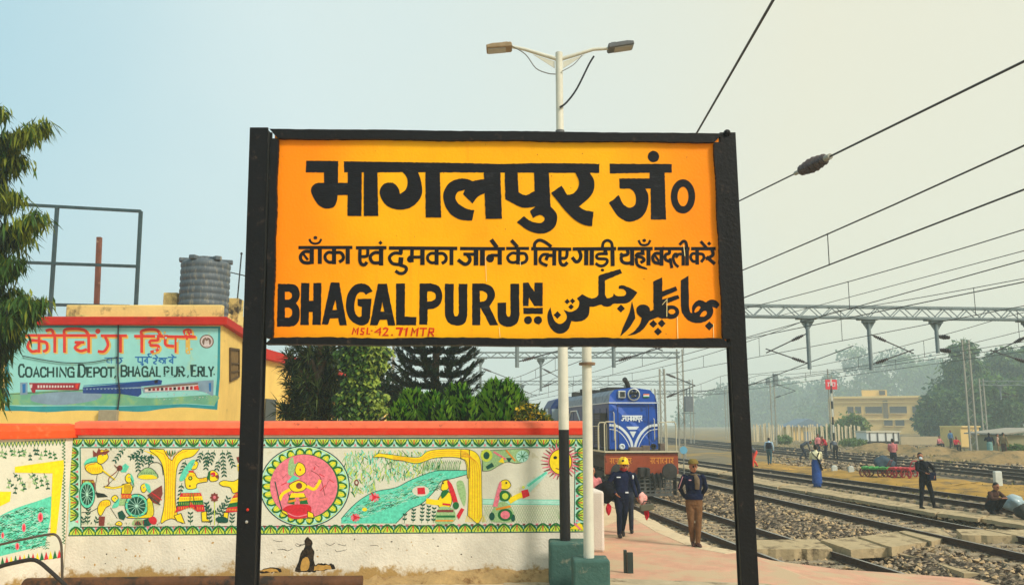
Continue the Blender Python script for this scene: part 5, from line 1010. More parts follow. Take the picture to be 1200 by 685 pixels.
# ================================================================== OVERHEAD LINE: portals, masts, wires
M_gal = mat('galvanised_steel', (122, 134, 136), .55, .18, 4., metal=.35); M_galp = mat('weathered_mast_steel', (150, 148, 136), .65, .2, 3.); M_ins = mat('brown_insulator', (62, 50, 50), .3, .2, 10., spec=.5); M_wire = mat('dark_wire', (58, 58, 60), .6)
def insulator(b, p0, p1, r=.085, n=7):
    p0, p1 = Vector(p0), Vector(p1); L = (p1 - p0).length; pr = []
    for k in range(n): a = k / n; c = 1 - .35 * abs(2 * (a + .5 / n) - 1); pr += [(r * .45, L * a), (r * c, L * (a + .3 / n)), (r * c * .9, L * (a + .5 / n)), (r * .45, L * (a + .75 / n))]
    b.lathe([(0, 0)] + pr + [(0, L)], p0, 10, 0, axis=(p1 - p0).normalized())
def truss(b, A, B, dz, dy, n, r=.045):
    A, B = Vector(A), Vector(B); ch = []
    for oy in (0, dy):
        for oz in (0, dz): o_ = Vector((0, oy, oz)); b.bar(A + o_, B + o_, r * 2, r * 2); ch.append((A + o_, B + o_))
    for k in range(n):
        t0, t1 = k / n, (k + 1) / n; lo, hi = (0, dz) if k % 2 == 0 else (dz, 0)
        for oy in (0, dy): b.bar(A.lerp(B, t0) + Vector((0, oy, lo)), A.lerp(B, t1) + Vector((0, oy, hi)), r * .8, r * .8)
        b.bar(A.lerp(B, t0) + Vector((0, 0, dz)), A.lerp(B, t1) + Vector((0, dy, dz)), r * .7, r * .7)
def lattice(b, x, y, z0, z1, w_=.34, n=None, r=.05):
    for s in (-1, 1): b.bar((x + s * w_ / 2, y, z0), (x + s * w_ / 2, y, z1), r * 2, r * 3)
    n = n or int((z1 - z0) / .5)
    for k in range(n):
        za, zb = z0 + (z1 - z0) * k / n, z0 + (z1 - z0) * (k + 1) / n; s = 1 if k % 2 else -1
        b.bar((x - s * w_ / 2, y - .03, za), (x + s * w_ / 2, y - .03, zb), r, .02)
def portal(label, yL, xL, yR, xR, zb, zt, drops, n, masts=(True, True), r=.045):
    root = empty('wire_portal', ((xL + xR) / 2, (yL + yR) / 2, 0), label, 'gantry', 'steel portals carrying the overhead wires')
    b = MB(); truss(b, (xL, yL, zb), (xR, yR, zb), zt - zb, .45, n, r); b.build('boom', M_gal, root)
    for on, x, y in ((masts[0], xL, yL), (masts[1], xR, yR)):
        if on: b = MB(); lattice(b, x, y + .2, -.5, zt + .25, .42); b.build('mast', M_galp, root)
    for d in drops:
        dx, zbot, rr = d[0], d[1], d[2] if len(d) > 2 else .085
        y = yL + (yR - yL) * (dx - xL) / (xR - xL) + .2
        b = MB(); b.cyl((dx, y, zbot), (dx, y, zb - .03), rr, n=12); b.box((dx, y, zb - .05), (.95, .5, .10)); b.box((dx, y, zb - .17), (.55, .3, .12))
        b.prism([(dx - .32, y, zb - .2), (dx + .32, y, zb - .2), (dx + .1, y, zb - .55), (dx - .1, y, zb - .55)], (0, .02, 0)); dr = b.build('drop_tube', M_gal, root, smooth=True)
        for hv in d[3:]:
            side, L = hv
            if L < 1: 
                for z in (zb - .85, zbot + .15): b = MB(); insulator(b, (dx + side * .08, y, z), (dx + side * .62, y, z - .05 * side), .13); b.build('insulator', M_ins, dr, smooth=True)
                continue
            tip = Vector((dx + side * L, y, (zb - .75 + zbot + .25) / 2 - .1)); ends = ((dx, y, zb - .75), (dx, y, zbot + .25))
            for e_ in ends:
                e_ = Vector(e_); d_ = (tip - e_).normalized(); b = MB(); insulator(b, e_ + d_ * .25, e_ + d_ * .85, .10); b.build('insulator', M_ins, dr, smooth=True)
                b = MB(); b.cyl(e_, e_ + d_ * .26, .03, n=6); b.cyl(e_ + d_ * .84, tip + d_ * .25, .028, n=8); b.build('bracket_tube', M_wire, dr)
    return root
Yg = lambda px: 39 + (px - 870) / 330 * 1.2
def dpx(px, yb, *hv):
    Y = Yg(px) if px > 860 else 39 + (px - 870) / 330 * 1.2; q = atY(px, yb, Y); return (q.x, q.z, .09, *hv)
zb_ = atY(1020, 371.5, 39.6).z; zt_g = atY(1020, 359, 39.6).z
XL, XR = atY(455, 400, 37.5).x, 30.
portal('nearest long steel lattice portal spanning the tracks at right, three drop tubes in view', 37.5, XL, 40.9, XR, zb_, zt_g, [dpx(606, 430, (1, 2.3)), dpx(720, 430, (1, 2.0)), dpx(951, 432, (-1, 1.75)), dpx(1024, 433, (1, 1.8)), dpx(1103, 413, (1, .5)), dpx(1215, 432, (-1, 1.7))], 64, (True, True))
zb2 = atY(680, 418.5, 64).z; zt2 = atY(680, 412.5, 64).z
x1 = atY(797, 415, 64).x
portal('steel portal beyond the locomotive ending at the lattice mast with a signal box', 64, atY(480, 415, 64).x, 64, x1, zb2, zt2, [(atY(563, 450, 64).x, atY(563, 455, 64).z, .09, (1, 2.)), (atY(634, 450, 64).x, atY(634, 458, 64).z, .09, (1, 1.6))], 40, (False, True), .04)
zb3 = atY(680, 450, 108).z; zt3 = atY(680, 446, 108).z
portal('faint far portal low between the round bushes and the locomotive roof', 108, atY(500, 450, 108).x, 109, atY(812, 450, 108).x, zb3, zt3, [(atY(612, 470, 108).x, zb3 - 2.0, .09, (1, 1.6)), (atY(735, 470, 108).x, zb3 - 2., .09, (1, 1.6))], 36, (False, True), .045)
portal('farthest hazy portal right of the locomotive, ending left of the right board post', 135, atY(770, 460, 135).x, 135, atY(851, 460, 135).x, atY(800, 461.5, 135).z, atY(800, 457.5, 135).z, [], 18, (True, True), .05)
portal('distant portal above the houses at the right edge', 92, atY(1148, 410, 92).x, 92, atY(1290, 410, 92).x, 6.2 + .35, 7.0, [(atY(1172, 440, 92).x, 5.0, .08, (1, 1.6))], 20, (True, True), .03)
# masts
def mast(px, ytop, Y, label, zb=-.4, w_=.36, arm=None):
    q = atY(px, ytop, Y); root = empty('wire_mast', (q.x, Y, zb), label, 'mast', 'single masts of the overhead line')
    b = MB(); lattice(b, q.x, Y, zb, q.z, w_); b.build('mast_post', M_galp, root)
    if arm:
        s, L = arm; y = Y; z = q.z - 1.0; tip = Vector((q.x + s * L, y, z - .1))
        for e_ in (Vector((q.x + s * .2, y, z + .7)), Vector((q.x + s * .2, y, z - .9))):
            d_ = (tip - e_).normalized(); b = MB(); insulator(b, e_ + d_ * .1, e_ + d_ * .75, .11); b.build('insulator', M_ins, root, smooth=True); b = MB(); b.cyl(e_ + d_ * .7, tip, .035, n=6); b.build('bracket_tube', M_wire, root)
    return root
mast(775.5, 432, 57, 'twin channel mast just right of the locomotive hood', -.5, .30, (1, 2.2))
m_ = mast(904.5, 446, 96, 'lone mast in the haze right of the board post', 0, .45, (1, 2.6))
b = MB(); q = atY(905, 446, 96); b.box((q.x + .35, 96, q.z + .2), (.5, .4, 1.2)); b.box((q.x - .5, 96, q.z - .1), (.4, .3, .7)); b.build('switch_gear', M_gal, m_)
mast(765, 455, 100, 'thin far mast above the locomotive hood', 0, .4); mast(1131, 398, 66, 'dark twin post mast in front of the tall conifer', .2, .5)
sg_ = empty('signal_box', atY(806, 482, 63.5), 'grey lineside switch box hung on the lattice mast right of the locomotive', 'equipment box')
b = MB(); q0, q1 = atY(802.5, 482, 63.5), atY(811.5, 464, 63.5); b.box(((q0.x + q1.x) / 2, 63.5, (q0.z + q1.z) / 2), (q1.x - q0.x, .4, q1.z - q0.z)); b.build('box_body', mat('grey_switch_box', (110, 118, 124), .6, .2, 4.), sg_, bevel=.03)
b = MB(); qm = (q0.x + q1.x) / 2
for dx in (-.12, .12): b.cyl((qm + dx, 63.5, q1.z), (qm + dx, 63.5, q1.z + .55), .06, n=8)
b.box((qm, 63.5, q0.z - .12), (.9, .5, .06)); b.build('box_fittings', M_gal, sg_)
# round blue board and the red notice board on their posts
q = atY(801, 527, 46); rb_ = empty('round_sign', (q.x, 46, -.4), 'pale blue round board on a post right of the buffer beam', 'sign')
b = MB(); b.lathe([(0, 0), (.2, 0), (.2, .03), (0, .03)], (q.x, 46, q.z), 20, axis=(0, -1, 0)); b.build('disc', mat('pale_blue_disc', (110, 176, 206), .6, .1), rb_, smooth=True); b = MB(); b.cyl((q.x, 46.04, -.4), (q.x, 46.04, q.z + .1), .03, n=8); b.build('post', M_galp, rb_)
Yr = 86.; q0, q1 = atY(967.5, 456, Yr), atY(980.5, 444.5, Yr); xm = (q0.x + q1.x) / 2
rs = empty('red_notice_board', (xm, Yr, 0), 'red notice board with white marks on a tall black and white banded post', 'sign')
b = MB(); b.box((xm, Yr, (q0.z + q1.z) / 2), (q1.x - q0.x, .08, q1.z - q0.z)); b.build('board', mat('red_notice_paint', (222, 44, 58), .6, .1), rs, bevel=.02)
p = Paint(plane(Vector((0, Yr - .045, 0)), Vector((0, -1, 0)))); p.view(0, 0, 1)
for s in ('969.5,448 979,448', '971,448 970.5,452.5', '973.5,448 973,452', '976,449 974.8,451 977,452.5', '978.5,448 978.3,452.5'): p.line(s, .8, 0, 0)
p.mb.build('marking', [M_wht], rs)
zt5 = atY(974, 432, Yr).z; b = MB(); b.cyl((xm - .25, Yr + .1, 0), (xm - .25, Yr + .1, zt5), .07, n=8); b.cyl((xm + .12, Yr + .1, 3.2), (xm + .12, Yr + .1, zt5 - .6), .06, n=8); b.build('post', M_galp, rs)
b = MB(); xq = atY(976.5, 500, Yr).x
for k in range(9): b.cyl((xq, Yr + .02, k * .78), (xq, Yr + .02, (k + 1) * .78), .10, n=8, mi=k % 2)
b.build('banded_post', [mat('band_white', (206, 204, 190), .7), M_pb], rs)
# running wires of each track
def cat(i, line, rail, label, y0=4.):
    cz = rail + 6.13; root = empty('overhead_wire', (line(30), 30, cz), label, 'overhead wire', 'overhead wires above the tracks')
    mz = lambda y: cz + .62 + .8 * (((y - 12 + 27) % 54 - 27) / 27) ** 2
    Y = [y0 + k * 3 for k in range(46)]
    for r_, b_n, f in ((.013 if i else .015, 'contact_wire', lambda y: cz), (.013 if i else .015, 'messenger_wire', mz)):
        b = MB(); b.tube([(line(y), y, f(y)) for y in Y], [r_ * (1 + .012 * max(0, y - 25)) for y in Y], 6); b.build(b_n, M_wire, root)
    y = (17.55 if i == 0 else 15 + i * 2.3)
    while y < 120:
        b = MB(); b.cyl((line(y), y, cz), (line(y), y, mz(y)), .008 + y * .00012, n=5); b.ell((line(y), y, cz), (.02, .06, .02), 6, 4); b.ell((line(y), y, mz(y)), (.02, .06, .02), 6, 4); b.build('dropper', M_wire, root); y += 9
LBL = ('nearest pair of overhead wires with a dropper, right of the board', 'second pair of overhead wires from the board, above the second track', 'third pair of overhead wires from the board', 'fourth pair of overhead wires from the board, near the portal', 'lowest pair of overhead wires at the right edge')
for i, (ln_, rz) in enumerate(TRK): cat(i, ln_, rz, LBL[i], 6. if i == 0 else 8.)
b = MB(); A, B = atY(965, -102, 6.3), atY(722, 320, 38); b.tube([A, B], .017, 6); tag(b.build('feeder_wire', M_wire), 'steep dark wire dropping from the top edge behind the board', 'wire')
A, B = atY(1240, 52.4, 11), atY(640, 346.2, 38.2); 
def onl(px):
    lo, hi = 0., 1.
    for _ in range(40):
        m = (lo + hi) / 2; q = A.lerp(B, m); f = q.y * math.cos(TH) + (q.z - CZ) * math.sin(TH); x = 600 + F * q.x / f
        if x > px: lo = m
        else: hi = m
    return A.lerp(B, lo)
fw = empty('insulated_wire', onl(953), 'thick dark wire with a big brown insulator, right of the board', 'wire')
b = MB(); b.tube([A, onl(972)], .02, 6); b.tube([onl(934), B], .016, 6); b.build('wire', M_wire, fw)
b = MB(); insulator(b, onl(967), onl(937), .17, 6); b.build('insulator', M_ins, fw, smooth=True); b = MB(); b.cyl(onl(973), onl(963), .06, n=10); b.cyl(onl(940), onl(932), .045, n=10); b.build('end_fitting', M_galp, fw)
for k, (pa, pb, lab) in enumerate((((1240, 283, 20), (905, 372, 40), 'upper thin stay wire crossing the near portal'), ((1240, 322, 26), (868, 398, 44), 'lower thin stay wire crossing the near portal'), ((1240, 400, 60), (868, 452, 95), 'thin wire low over the conifer'), ((868, 455, 70), (1000, 405, 60), 'thin rising wire beside the right board post'))):
    b = MB(); b.tube([atY(*pa), atY(*pb)], .012 + .008 * k, 5); tag(b.build('stay_wire', M_wire), lab, 'wire')
# ================================================================== FAR BUILDINGS
YF = 185.; fb = empty('far_building', atY(1032, 505, YF), 'large hazy yellow two storey building behind the trees at right', 'building'); fb.location.z = 0; fb.rotation_euler.z = R(-21)
M_fy = mat('far_yellow_wall', (226, 190, 120), .9, .1, .4, dirt=((180, 150, 100), .34, .5)); M_fc = mat('far_cream_trim', (236, 206, 140), .9, .08); M_fw = mat('far_dark_window', (84, 82, 84), .4, .2)
def fbx(name, x0, y0, x1, y1, m, par, Y=YF, dep=8., off=0.):
    q0, q1 = atY(x0, y1, Y), atY(x1, y0, Y); b = MB(); b.box(((q0.x + q1.x) / 2, Y + dep / 2 - off, (q0.z + q1.z) / 2), (q1.x - q0.x, dep, q1.z - q0.z)); return b.build(name, m, par)
fbx('wall', 977, 466, 1100, 520, M_fy, fb, dep=12); fbx('cornice', 975.5, 463.8, 1102, 466.2, M_fc, fb, dep=13, off=.6); fbx('cornice', 976, 470.5, 1101, 471.5, M_fc, fb, dep=12.6, off=.3); fbx('ledge', 976.5, 490, 1101, 491.8, M_fc, fb, dep=12.4, off=.35); fbx('roof_room', 1012, 456, 1039, 464, M_fy, fb, dep=5, off=-3); fbx('roof_opening', 1031, 457, 1037, 462, M_fw, fb, dep=.2, off=-2.7); fbx('shaft', 1035.5, 469, 1039, 491, mat('far_brown_shaft', (120, 104, 84), .9), fb, dep=.4, off=.25)
for x0, y0, x1, y1 in ((996, 476, 1002, 484), (1004.5, 476, 1010.5, 484), (1015.5, 476, 1033, 484), (1042, 476, 1059.5, 484), (1036, 491.8, 1044.5, 498.5), (1048, 491.8, 1057, 498.5), (1066, 476, 1074, 484), (990, 494, 1000, 501)):
    wf = fbx('window', x0, y0, x1, y1, M_fw, fb, dep=.2, off=.12); fbx('sill', x0 - .5, y1, x1 + .5, y1 + .8, M_fc, wf, dep=.5, off=.45)
tr_ = empty('parked_trailer', atY(1035, 521, 96), 'white panelled trailer body parked in front of the yellow building', 'trailer')
M_tw = mat('white_trailer_panel', (214, 216, 212), .6, .08, .8)
fbx('body', 1016, 506.5, 1054, 516.5, M_tw, tr_, 96, 3.); fbx('chassis', 1016, 516.5, 1054, 519.6, M_un, tr_, 96, 2.6, -.1); fbx('roof', 1014.5, 504.6, 1055, 506.4, mat('trailer_roof', (196, 188, 166), .7), tr_, 96, 3.2, .1)
for x in (1019, 1028.3, 1038, 1047, 1053): fbx('panel_post', x - .3, 506.5, x + .5, 516.5, M_fw, tr_, 96, .1, .06)
for x in (1021, 1049): q = atY(x, 519.4, 96); b = MB(); b.lathe([(0, -.12), (.42, -.12), (.42, .12), (0, .12)], (q.x, 96.4, q.z), 16, axis=(1, 0, 0)); b.build('wheel', M_pb, tr_)
hut = empty('hut', atY(946, 515, 128), 'small hut with a blue grey pitched roof in the haze', 'hut'); hut.location.z = .2
fbx('wall', 930, 500, 966, 520, M_fy, hut, 128, 5.); 
b = MB(); q0, q1, q2 = atY(926, 500, 127.5), atY(969, 500, 127.5), atY(948, 490, 127.5); b.prism([q0, q1, q2], (0, 6, 0)); b.build('roof', mat('hut_roof', (112, 130, 146), .7, .15), hut)
fbx('door', 943, 505, 951, 520, mat('hut_door', (112, 128, 150), .7), hut, 128, .1, .06)
wl_ = empty('low_yellow_house', atY(1137, 520, 84), 'small yellow flat roofed house at the foot of the conifer', 'house'); wl_.location.z = .3
fbx('wall', 1127, 500, 1147, 523, M_fy, wl_, 84, 4.); fbx('roof_slab', 1126, 498.6, 1148, 500.2, M_fc, wl_, 84, 4.4, .15); fbx('window', 1138, 505, 1144, 511, M_fw, wl_, 84, .1, .05)
wr_ = empty('shed', atY(1195, 530, 66), 'grey green shed with a sloping tin roof at the right edge', 'shed'); wr_.location.z = .2
fbx('wall', 1181, 510, 1230, 534, mat('grey_green_wall', (150, 142, 106), .9, .15, 1.), wr_, 66, 5.); b = MB(); b.prism([atY(1178, 509, 65.6), atY(1232, 503, 65.6), atY(1232, 501, 65.6), atY(1178, 507.5, 65.6)], (0, 6, 0)); b.build('roof', mat('tin_roof', (150, 144, 130), .6, .2), wr_)
yw_ = empty('yard_wall', atY(1085, 520, 100), 'long low pale yard wall under the trees at right', 'wall'); yw_.location.z = .3; fbx('wall_face', 1056, 511, 1126, 522, mat('pale_yard_wall', (176, 160, 128), .9, .15, .6), yw_, 100, .3)
fw_ = empty('post_fence', atY(920, 516, 112), 'row of pale concrete fence posts in the haze beyond the tracks', 'fence'); fw_.location.z = .2; M_fp = mat('pale_fence_post', (206, 190, 156), .9, .15)
for k in range(46):
    x = 878 + k * 2.9 + rng.uniform(-.6, .6); q0, q1 = atY(x, 517, 112), atY(x, rng.uniform(495, 500), 112); b = MB(); b.box((q0.x, 112 + rng.uniform(-.3, .3), (q0.z + q1.z) / 2), (.15, .12, q1.z - q0.z)); b.build('post', M_fp, fw_)
# ================================================================== TREES
def rv(s=1.): 
    v = Vector((rng.gauss(0, 1), rng.gauss(0, 1), rng.gauss(0, 1))); return v.normalized() * s
def crown(b, c, r, n, L, W, nm, clump=26, drop=.3):
    """leaf clumps scattered through the volume of an ellipsoid"""
    c = Vector(c); k = max(1, n // clump)
    for _ in range(k):
        q = rv(); f = rng.uniform(.25, 1) ** .5; cc = c + Vector((q.x * r[0] * f, q.y * r[1] * f, q.z * r[2] * f)); cr_ = .16 * (r[0] + r[2]) * rng.uniform(.6, 1.2); mi = rng.randrange(nm)
        for _ in range(clump):
            p_ = cc + rv(cr_ * rng.random() ** .5); d = (rv() + (p_ - cc).normalized() * .8 + Vector((0, 0, -drop))).normalized()
            b.leaf(p_, d, L * rng.uniform(.7, 1.3), W * rng.uniform(.7, 1.3), mi if rng.random() < .8 else rng.randrange(nm), rv(), .1)
DENS = 2.4
def gtree(name, base, lobes, n, L, W, mats, label, group=None, trunk=True, tr=.25, drop=.3):
    base = Vector(base); root = empty(name, base, label, 'tree', group)
    tot = sum(l[1][0] * l[1][2] for l in lobes); b = MB()
    for c, r in lobes: crown(b, c, r, int(n * DENS * r[0] * r[2] / tot), L, W * 1.15, len(mats), drop=drop)
    b.build('crown', mats, root)
    if trunk:
        b = MB(); c0 = Vector(lobes[0][0]); b.tube([base, base.lerp(c0, .5), c0], [tr * .7, tr * .5, tr * .2], 10)
        for c, r in lobes[:7]: c = Vector(c); b.tube([base.lerp(c0, .45), base.lerp(c, .75) + Vector((0, 0, .3)), c], [tr * .28, tr * .2, tr * .06], 7)
        b.build('trunk', M_bark, root, smooth=True)
    return root
M_bark = mat('bark', (92, 76, 58), .95, .3, 8., .6, 20.)
G1 = [leafmat('leaf_mid', (58, 84, 36)), leafmat('leaf_dark', (36, 58, 30)), leafmat('leaf_light', (92, 112, 46))]
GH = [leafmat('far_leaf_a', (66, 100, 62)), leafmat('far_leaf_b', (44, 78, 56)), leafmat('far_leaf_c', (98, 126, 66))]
def lob(px, py, Y, rx, rz, ry=None): return (atY(px, py, Y), (rx * Y / 1000, (ry or rx) * Y / 1000, rz * Y / 1000))
def base(px, Y, z=.2): q = atY(px, 510, Y); return (q.x, Y, z)
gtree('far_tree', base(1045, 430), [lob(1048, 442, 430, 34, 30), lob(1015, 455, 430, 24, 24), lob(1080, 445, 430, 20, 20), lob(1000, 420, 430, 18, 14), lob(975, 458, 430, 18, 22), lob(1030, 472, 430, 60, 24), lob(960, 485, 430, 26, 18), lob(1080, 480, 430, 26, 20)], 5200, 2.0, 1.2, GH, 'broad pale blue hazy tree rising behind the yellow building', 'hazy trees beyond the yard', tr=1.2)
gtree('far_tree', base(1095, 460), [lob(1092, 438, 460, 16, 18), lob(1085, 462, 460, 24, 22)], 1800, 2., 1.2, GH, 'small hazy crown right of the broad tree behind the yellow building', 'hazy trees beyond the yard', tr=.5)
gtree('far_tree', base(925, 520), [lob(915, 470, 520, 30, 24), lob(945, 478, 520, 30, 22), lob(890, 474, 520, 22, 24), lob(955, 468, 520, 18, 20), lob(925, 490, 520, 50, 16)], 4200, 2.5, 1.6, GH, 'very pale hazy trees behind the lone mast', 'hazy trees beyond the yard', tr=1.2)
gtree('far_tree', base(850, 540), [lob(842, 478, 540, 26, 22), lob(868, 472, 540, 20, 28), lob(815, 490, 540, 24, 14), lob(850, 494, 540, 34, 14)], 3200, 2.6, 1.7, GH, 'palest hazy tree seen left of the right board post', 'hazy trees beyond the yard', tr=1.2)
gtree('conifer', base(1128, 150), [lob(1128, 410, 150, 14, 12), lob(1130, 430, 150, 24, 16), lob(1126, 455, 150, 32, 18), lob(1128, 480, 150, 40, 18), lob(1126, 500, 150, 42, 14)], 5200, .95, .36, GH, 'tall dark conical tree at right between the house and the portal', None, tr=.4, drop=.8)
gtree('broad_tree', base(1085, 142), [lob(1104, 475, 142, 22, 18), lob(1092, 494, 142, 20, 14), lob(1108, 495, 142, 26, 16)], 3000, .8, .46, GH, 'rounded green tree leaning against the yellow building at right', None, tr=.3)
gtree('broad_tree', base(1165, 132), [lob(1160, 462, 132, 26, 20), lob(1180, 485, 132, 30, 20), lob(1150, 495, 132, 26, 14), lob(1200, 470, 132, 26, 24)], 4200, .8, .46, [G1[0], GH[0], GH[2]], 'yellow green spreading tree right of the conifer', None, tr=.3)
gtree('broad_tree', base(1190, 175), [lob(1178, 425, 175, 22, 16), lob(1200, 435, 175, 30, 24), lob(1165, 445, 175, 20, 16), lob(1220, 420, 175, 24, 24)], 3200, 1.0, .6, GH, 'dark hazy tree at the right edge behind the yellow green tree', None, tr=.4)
gtree('shrub', base(1002, 118), [lob(1000, 500, 118, 18, 13), lob(985, 506, 118, 14, 9), lob(965, 508, 118, 10, 7)], 1300, .5, .3, [G1[2], GH[2], GH[0]], 'bright green shrub below the red notice board', None, trunk=False)
for k, (px_, py_, Y, s) in enumerate(((918, 514, 104, 9), (1000, 518, 92, 14), (960, 519, 96, 8), (1190, 526, 64, 10))):
    gtree('bush', base(px_, Y), [lob(px_, py_, Y, s, 4), lob(px_ + s * .5, py_ + 1, Y, s * .6, 3)], 500, .3, .16, [G1[2], GH[2]], ('low scrub in front of the pale fence posts', 'low scrub left of the white trailer', 'low scrub behind the group of workers', 'low scrub at the foot of the grey green shed')[k], 'low scrub', trunk=False)
# ---- near tree at the left edge: long drooping leaves
YN = 15.5; lt = empty('drooping_tree', (atY(-30, 500, YN).x, YN, 0), 'tree with long drooping yellow green leaves at the left edge, before the depot', 'tree')
NL = [leafmat('droop_green', (52, 84, 24), trans=.15), leafmat('droop_dark', (22, 36, 16), trans=.1), leafmat('droop_yellow', (118, 128, 30), trans=.2), leafmat('droop_mid', (40, 58, 20), trans=.12)]
tx = atY(-30, 540, YN).x; b = MB(); tb = MB(); tb.tube([(tx, YN, 0), (tx + .05, YN, 3), (tx - .05, YN, 6), (tx - .1, YN, 7.3)], [.16, .14, .1, .03], 10)
def droop(px0, py0, px1, py1, n, dy=0, L=.30, light=.4):
    """a twig from the trunk side to the tip with leaves hanging off it"""
    A, B = atY(px0, py0, YN + dy), atY(px1, py1, YN + dy); M_ = A.lerp(B, .5) + Vector((0, 0, .18)); tb.tube([A, M_, B], [.02, .014, .006], 5)
    for k in range(int(n * 2.1)):
        t = rng.random() ** .7; c = A.lerp(M_, t * 2) if t < .5 else M_.lerp(B, t * 2 - 1)
        c = c + Vector((rng.gauss(0, .04), rng.gauss(0, .14), rng.gauss(0, .05)))
        d = Vector((rng.uniform(-.5, .75), rng.uniform(-.5, .5), -rng.uniform(.25, 1.3))).normalized()
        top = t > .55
        mi = (2 if rng.random() < light else 0) if top else rng.choice((0, 1, 1, 3, 3))  # tip leaves coloured as highlights, inner ones darkened as shade in the crown
        b.leaf(c, d, L * rng.uniform(.6, 1.2), .044 * rng.uniform(.7, 1.3), mi, None, .12)
for s in ((-30, 200, 57, 142, 190), (-30, 190, 40, 152, 150), (-30, 240, 30, 182, 160), (-30, 230, 16, 165, 140), (-30, 270, 24, 226, 150), (-30, 260, 2, 215, 120), (-30, 310, 50, 248, 190), (-30, 320, 30, 262, 190), (-30, 300, 8, 265, 120), (-30, 370, 48, 256, 60), (-30, 360, 22, 300, 150), (-30, 400, 34, 345, 170), (-30, 390, 52, 350, 230), (-30, 400, 18, 335, 170), (-30, 420, 40, 362, 190), (-30, 420, 20, 365, 200), (-30, 440, 22, 385, 170), (-30, 460, 6, 405, 170), (-30, 480, 0, 435, 150), (-40, 420, 4, 380, 220), (-40, 340, 2, 300, 160), (-30, 150, 6, 125, 60), (-30, 480, -4, 460, 120)):
    droop(*s, dy=rng.uniform(-.6, .6), light=.6 if s[3] < 290 else .25)
for k in range(1800):
    c = atY(rng.uniform(-90, 6), rng.uniform(150, 480), YN + rng.uniform(0, 1.6)); b.leaf(c, Vector((rng.uniform(-.6, .6), rng.uniform(-.5, .5), -rng.uniform(.3, 1.2))).normalized(), .3, .06, rng.choice((0, 1, 1, 3)), None, .1)  # dark leaf colours paint the shade inside the crown
b.build('crown', NL, lt); tb.build('trunk', M_bark, lt)
# ---- spiky tree behind the wall
YC = 21.
def spiky(base_, pts, label, mats, n=150, L=.44):
    root = empty('spiky_tree', base_, label, 'tree'); b = MB(); t = MB(); base_ = Vector(base_); top = Vector((base_.x, base_.y, max(q.z for q in pts) + .4)); t.tube([base_, base_.lerp(top, .5) + Vector((.1, 0, 0)), top], [.13, .10, .05], 9)
    for q in pts:
        s = Vector((base_.x, base_.y, max(.6, q.z - .6 - rng.random() * .5))); t.tube([s, s.lerp(q, .6) + Vector((0, 0, .02)), q], [.05, .04, .025], 6)
        ax = (q - s).normalized()
        for k in range(n):
            o_ = rv(); d = (o_ + ax * .55).normalized(); b.leaf(q - ax * rng.uniform(0, .5) + rv(.06), d, L * rng.uniform(.5, 1.1), .042, rng.randrange(len(mats)), None, .12)
    b.build('crown', mats, root); t.build('trunk', M_bark, root, smooth=True)
SD = [leafmat('needle_dark', (36, 58, 28)), leafmat('needle_deep', (22, 38, 20)), leafmat('needle_olive', (80, 96, 44))]
pts = [atY(x, y, YC + rng.uniform(-.7, .7)) for x, y in ((338, 418), (336, 428), (345, 405), (360, 400), (372, 410), (352, 424), (366, 430), (338, 447), (346, 452), (340, 468), (352, 462), (328, 478), (334, 480), (346, 478), (360, 470), (372, 455), (384, 446), (380, 420), (388, 405), (376, 476), (364, 486), (340, 488), (384, 478), (390, 462), (356, 444), (370, 440), (392, 432))]
spiky((atY(372, 480, YC).x, YC, 0), pts, 'dark spiky tree directly right of the left board post', SD)
# ---- vine covered tree
vt = empty('vine_covered_tree', (atY(418, 480, 20.5).x, 20.5, 0), 'tree trunk smothered in leafy creeper beside the spiky tree', 'tree'); b = MB()
VL = [leafmat('vine_mid', (70, 104, 34)), leafmat('vine_dark', (32, 54, 24)), leafmat('vine_light', (140, 158, 64))]
for k in range(4600):
    y = rng.uniform(385, 492); hw = 25 + 7 * math.sin(y * .11) + 4 * math.sin(y * .37); x = 421 + (6 if y < 440 else 2) + rng.uniform(-hw, hw); dy = -math.sqrt(max(0, 1 - ((x - 421) / (hw + 6)) ** 2)) * .55
    c = atY(x, y, 20.5 + dy + rng.uniform(-.05, .25)); lightp = .15 + .4 * (x > 432)
    b.leaf(c, Vector((rng.uniform(-.5, .5), rng.uniform(-.9, -.1), -rng.uniform(.4, 1))).normalized(), rng.uniform(.08, .16), rng.uniform(.06, .11), 2 if rng.random() < lightp else rng.choice((0, 1, 1, 0)), None, .05)
b.build('creeper', VL, vt); b = MB(); vx = vt.location.x; b.tube([(vx, 20.6, 0), (vx + .1, 20.6, 3), (vx, 20.6, 6.5)], [.22, .2, .12], 10)
for k in range(5): b.tube([(vx, 20.6, 3.6 + .4 * k), (vx + rng.uniform(-.7, .7), 20.6 + rng.uniform(-.4, .4), 5 + .4 * k)], [.06, .03], 6)
b.build('trunk', M_bark, vt, smooth=True)
DENS = 1.0
gtree('leafy_tree', base(405, 27, 0), [lob(405, 440, 27, 42, 40), lob(440, 455, 27, 38, 34), lob(385, 470, 27, 36, 26), lob(470, 470, 27, 30, 26), lob(410, 405, 27, 36, 30)], 5200, .17, .10, [leafmat('canopy_dark', (28, 52, 24)), leafmat('canopy_mid', (46, 76, 32)), leafmat('canopy_deep', (20, 36, 18))], 'dark leafy tree filling the gap behind the creeper and the spiky tree', None, tr=.2)
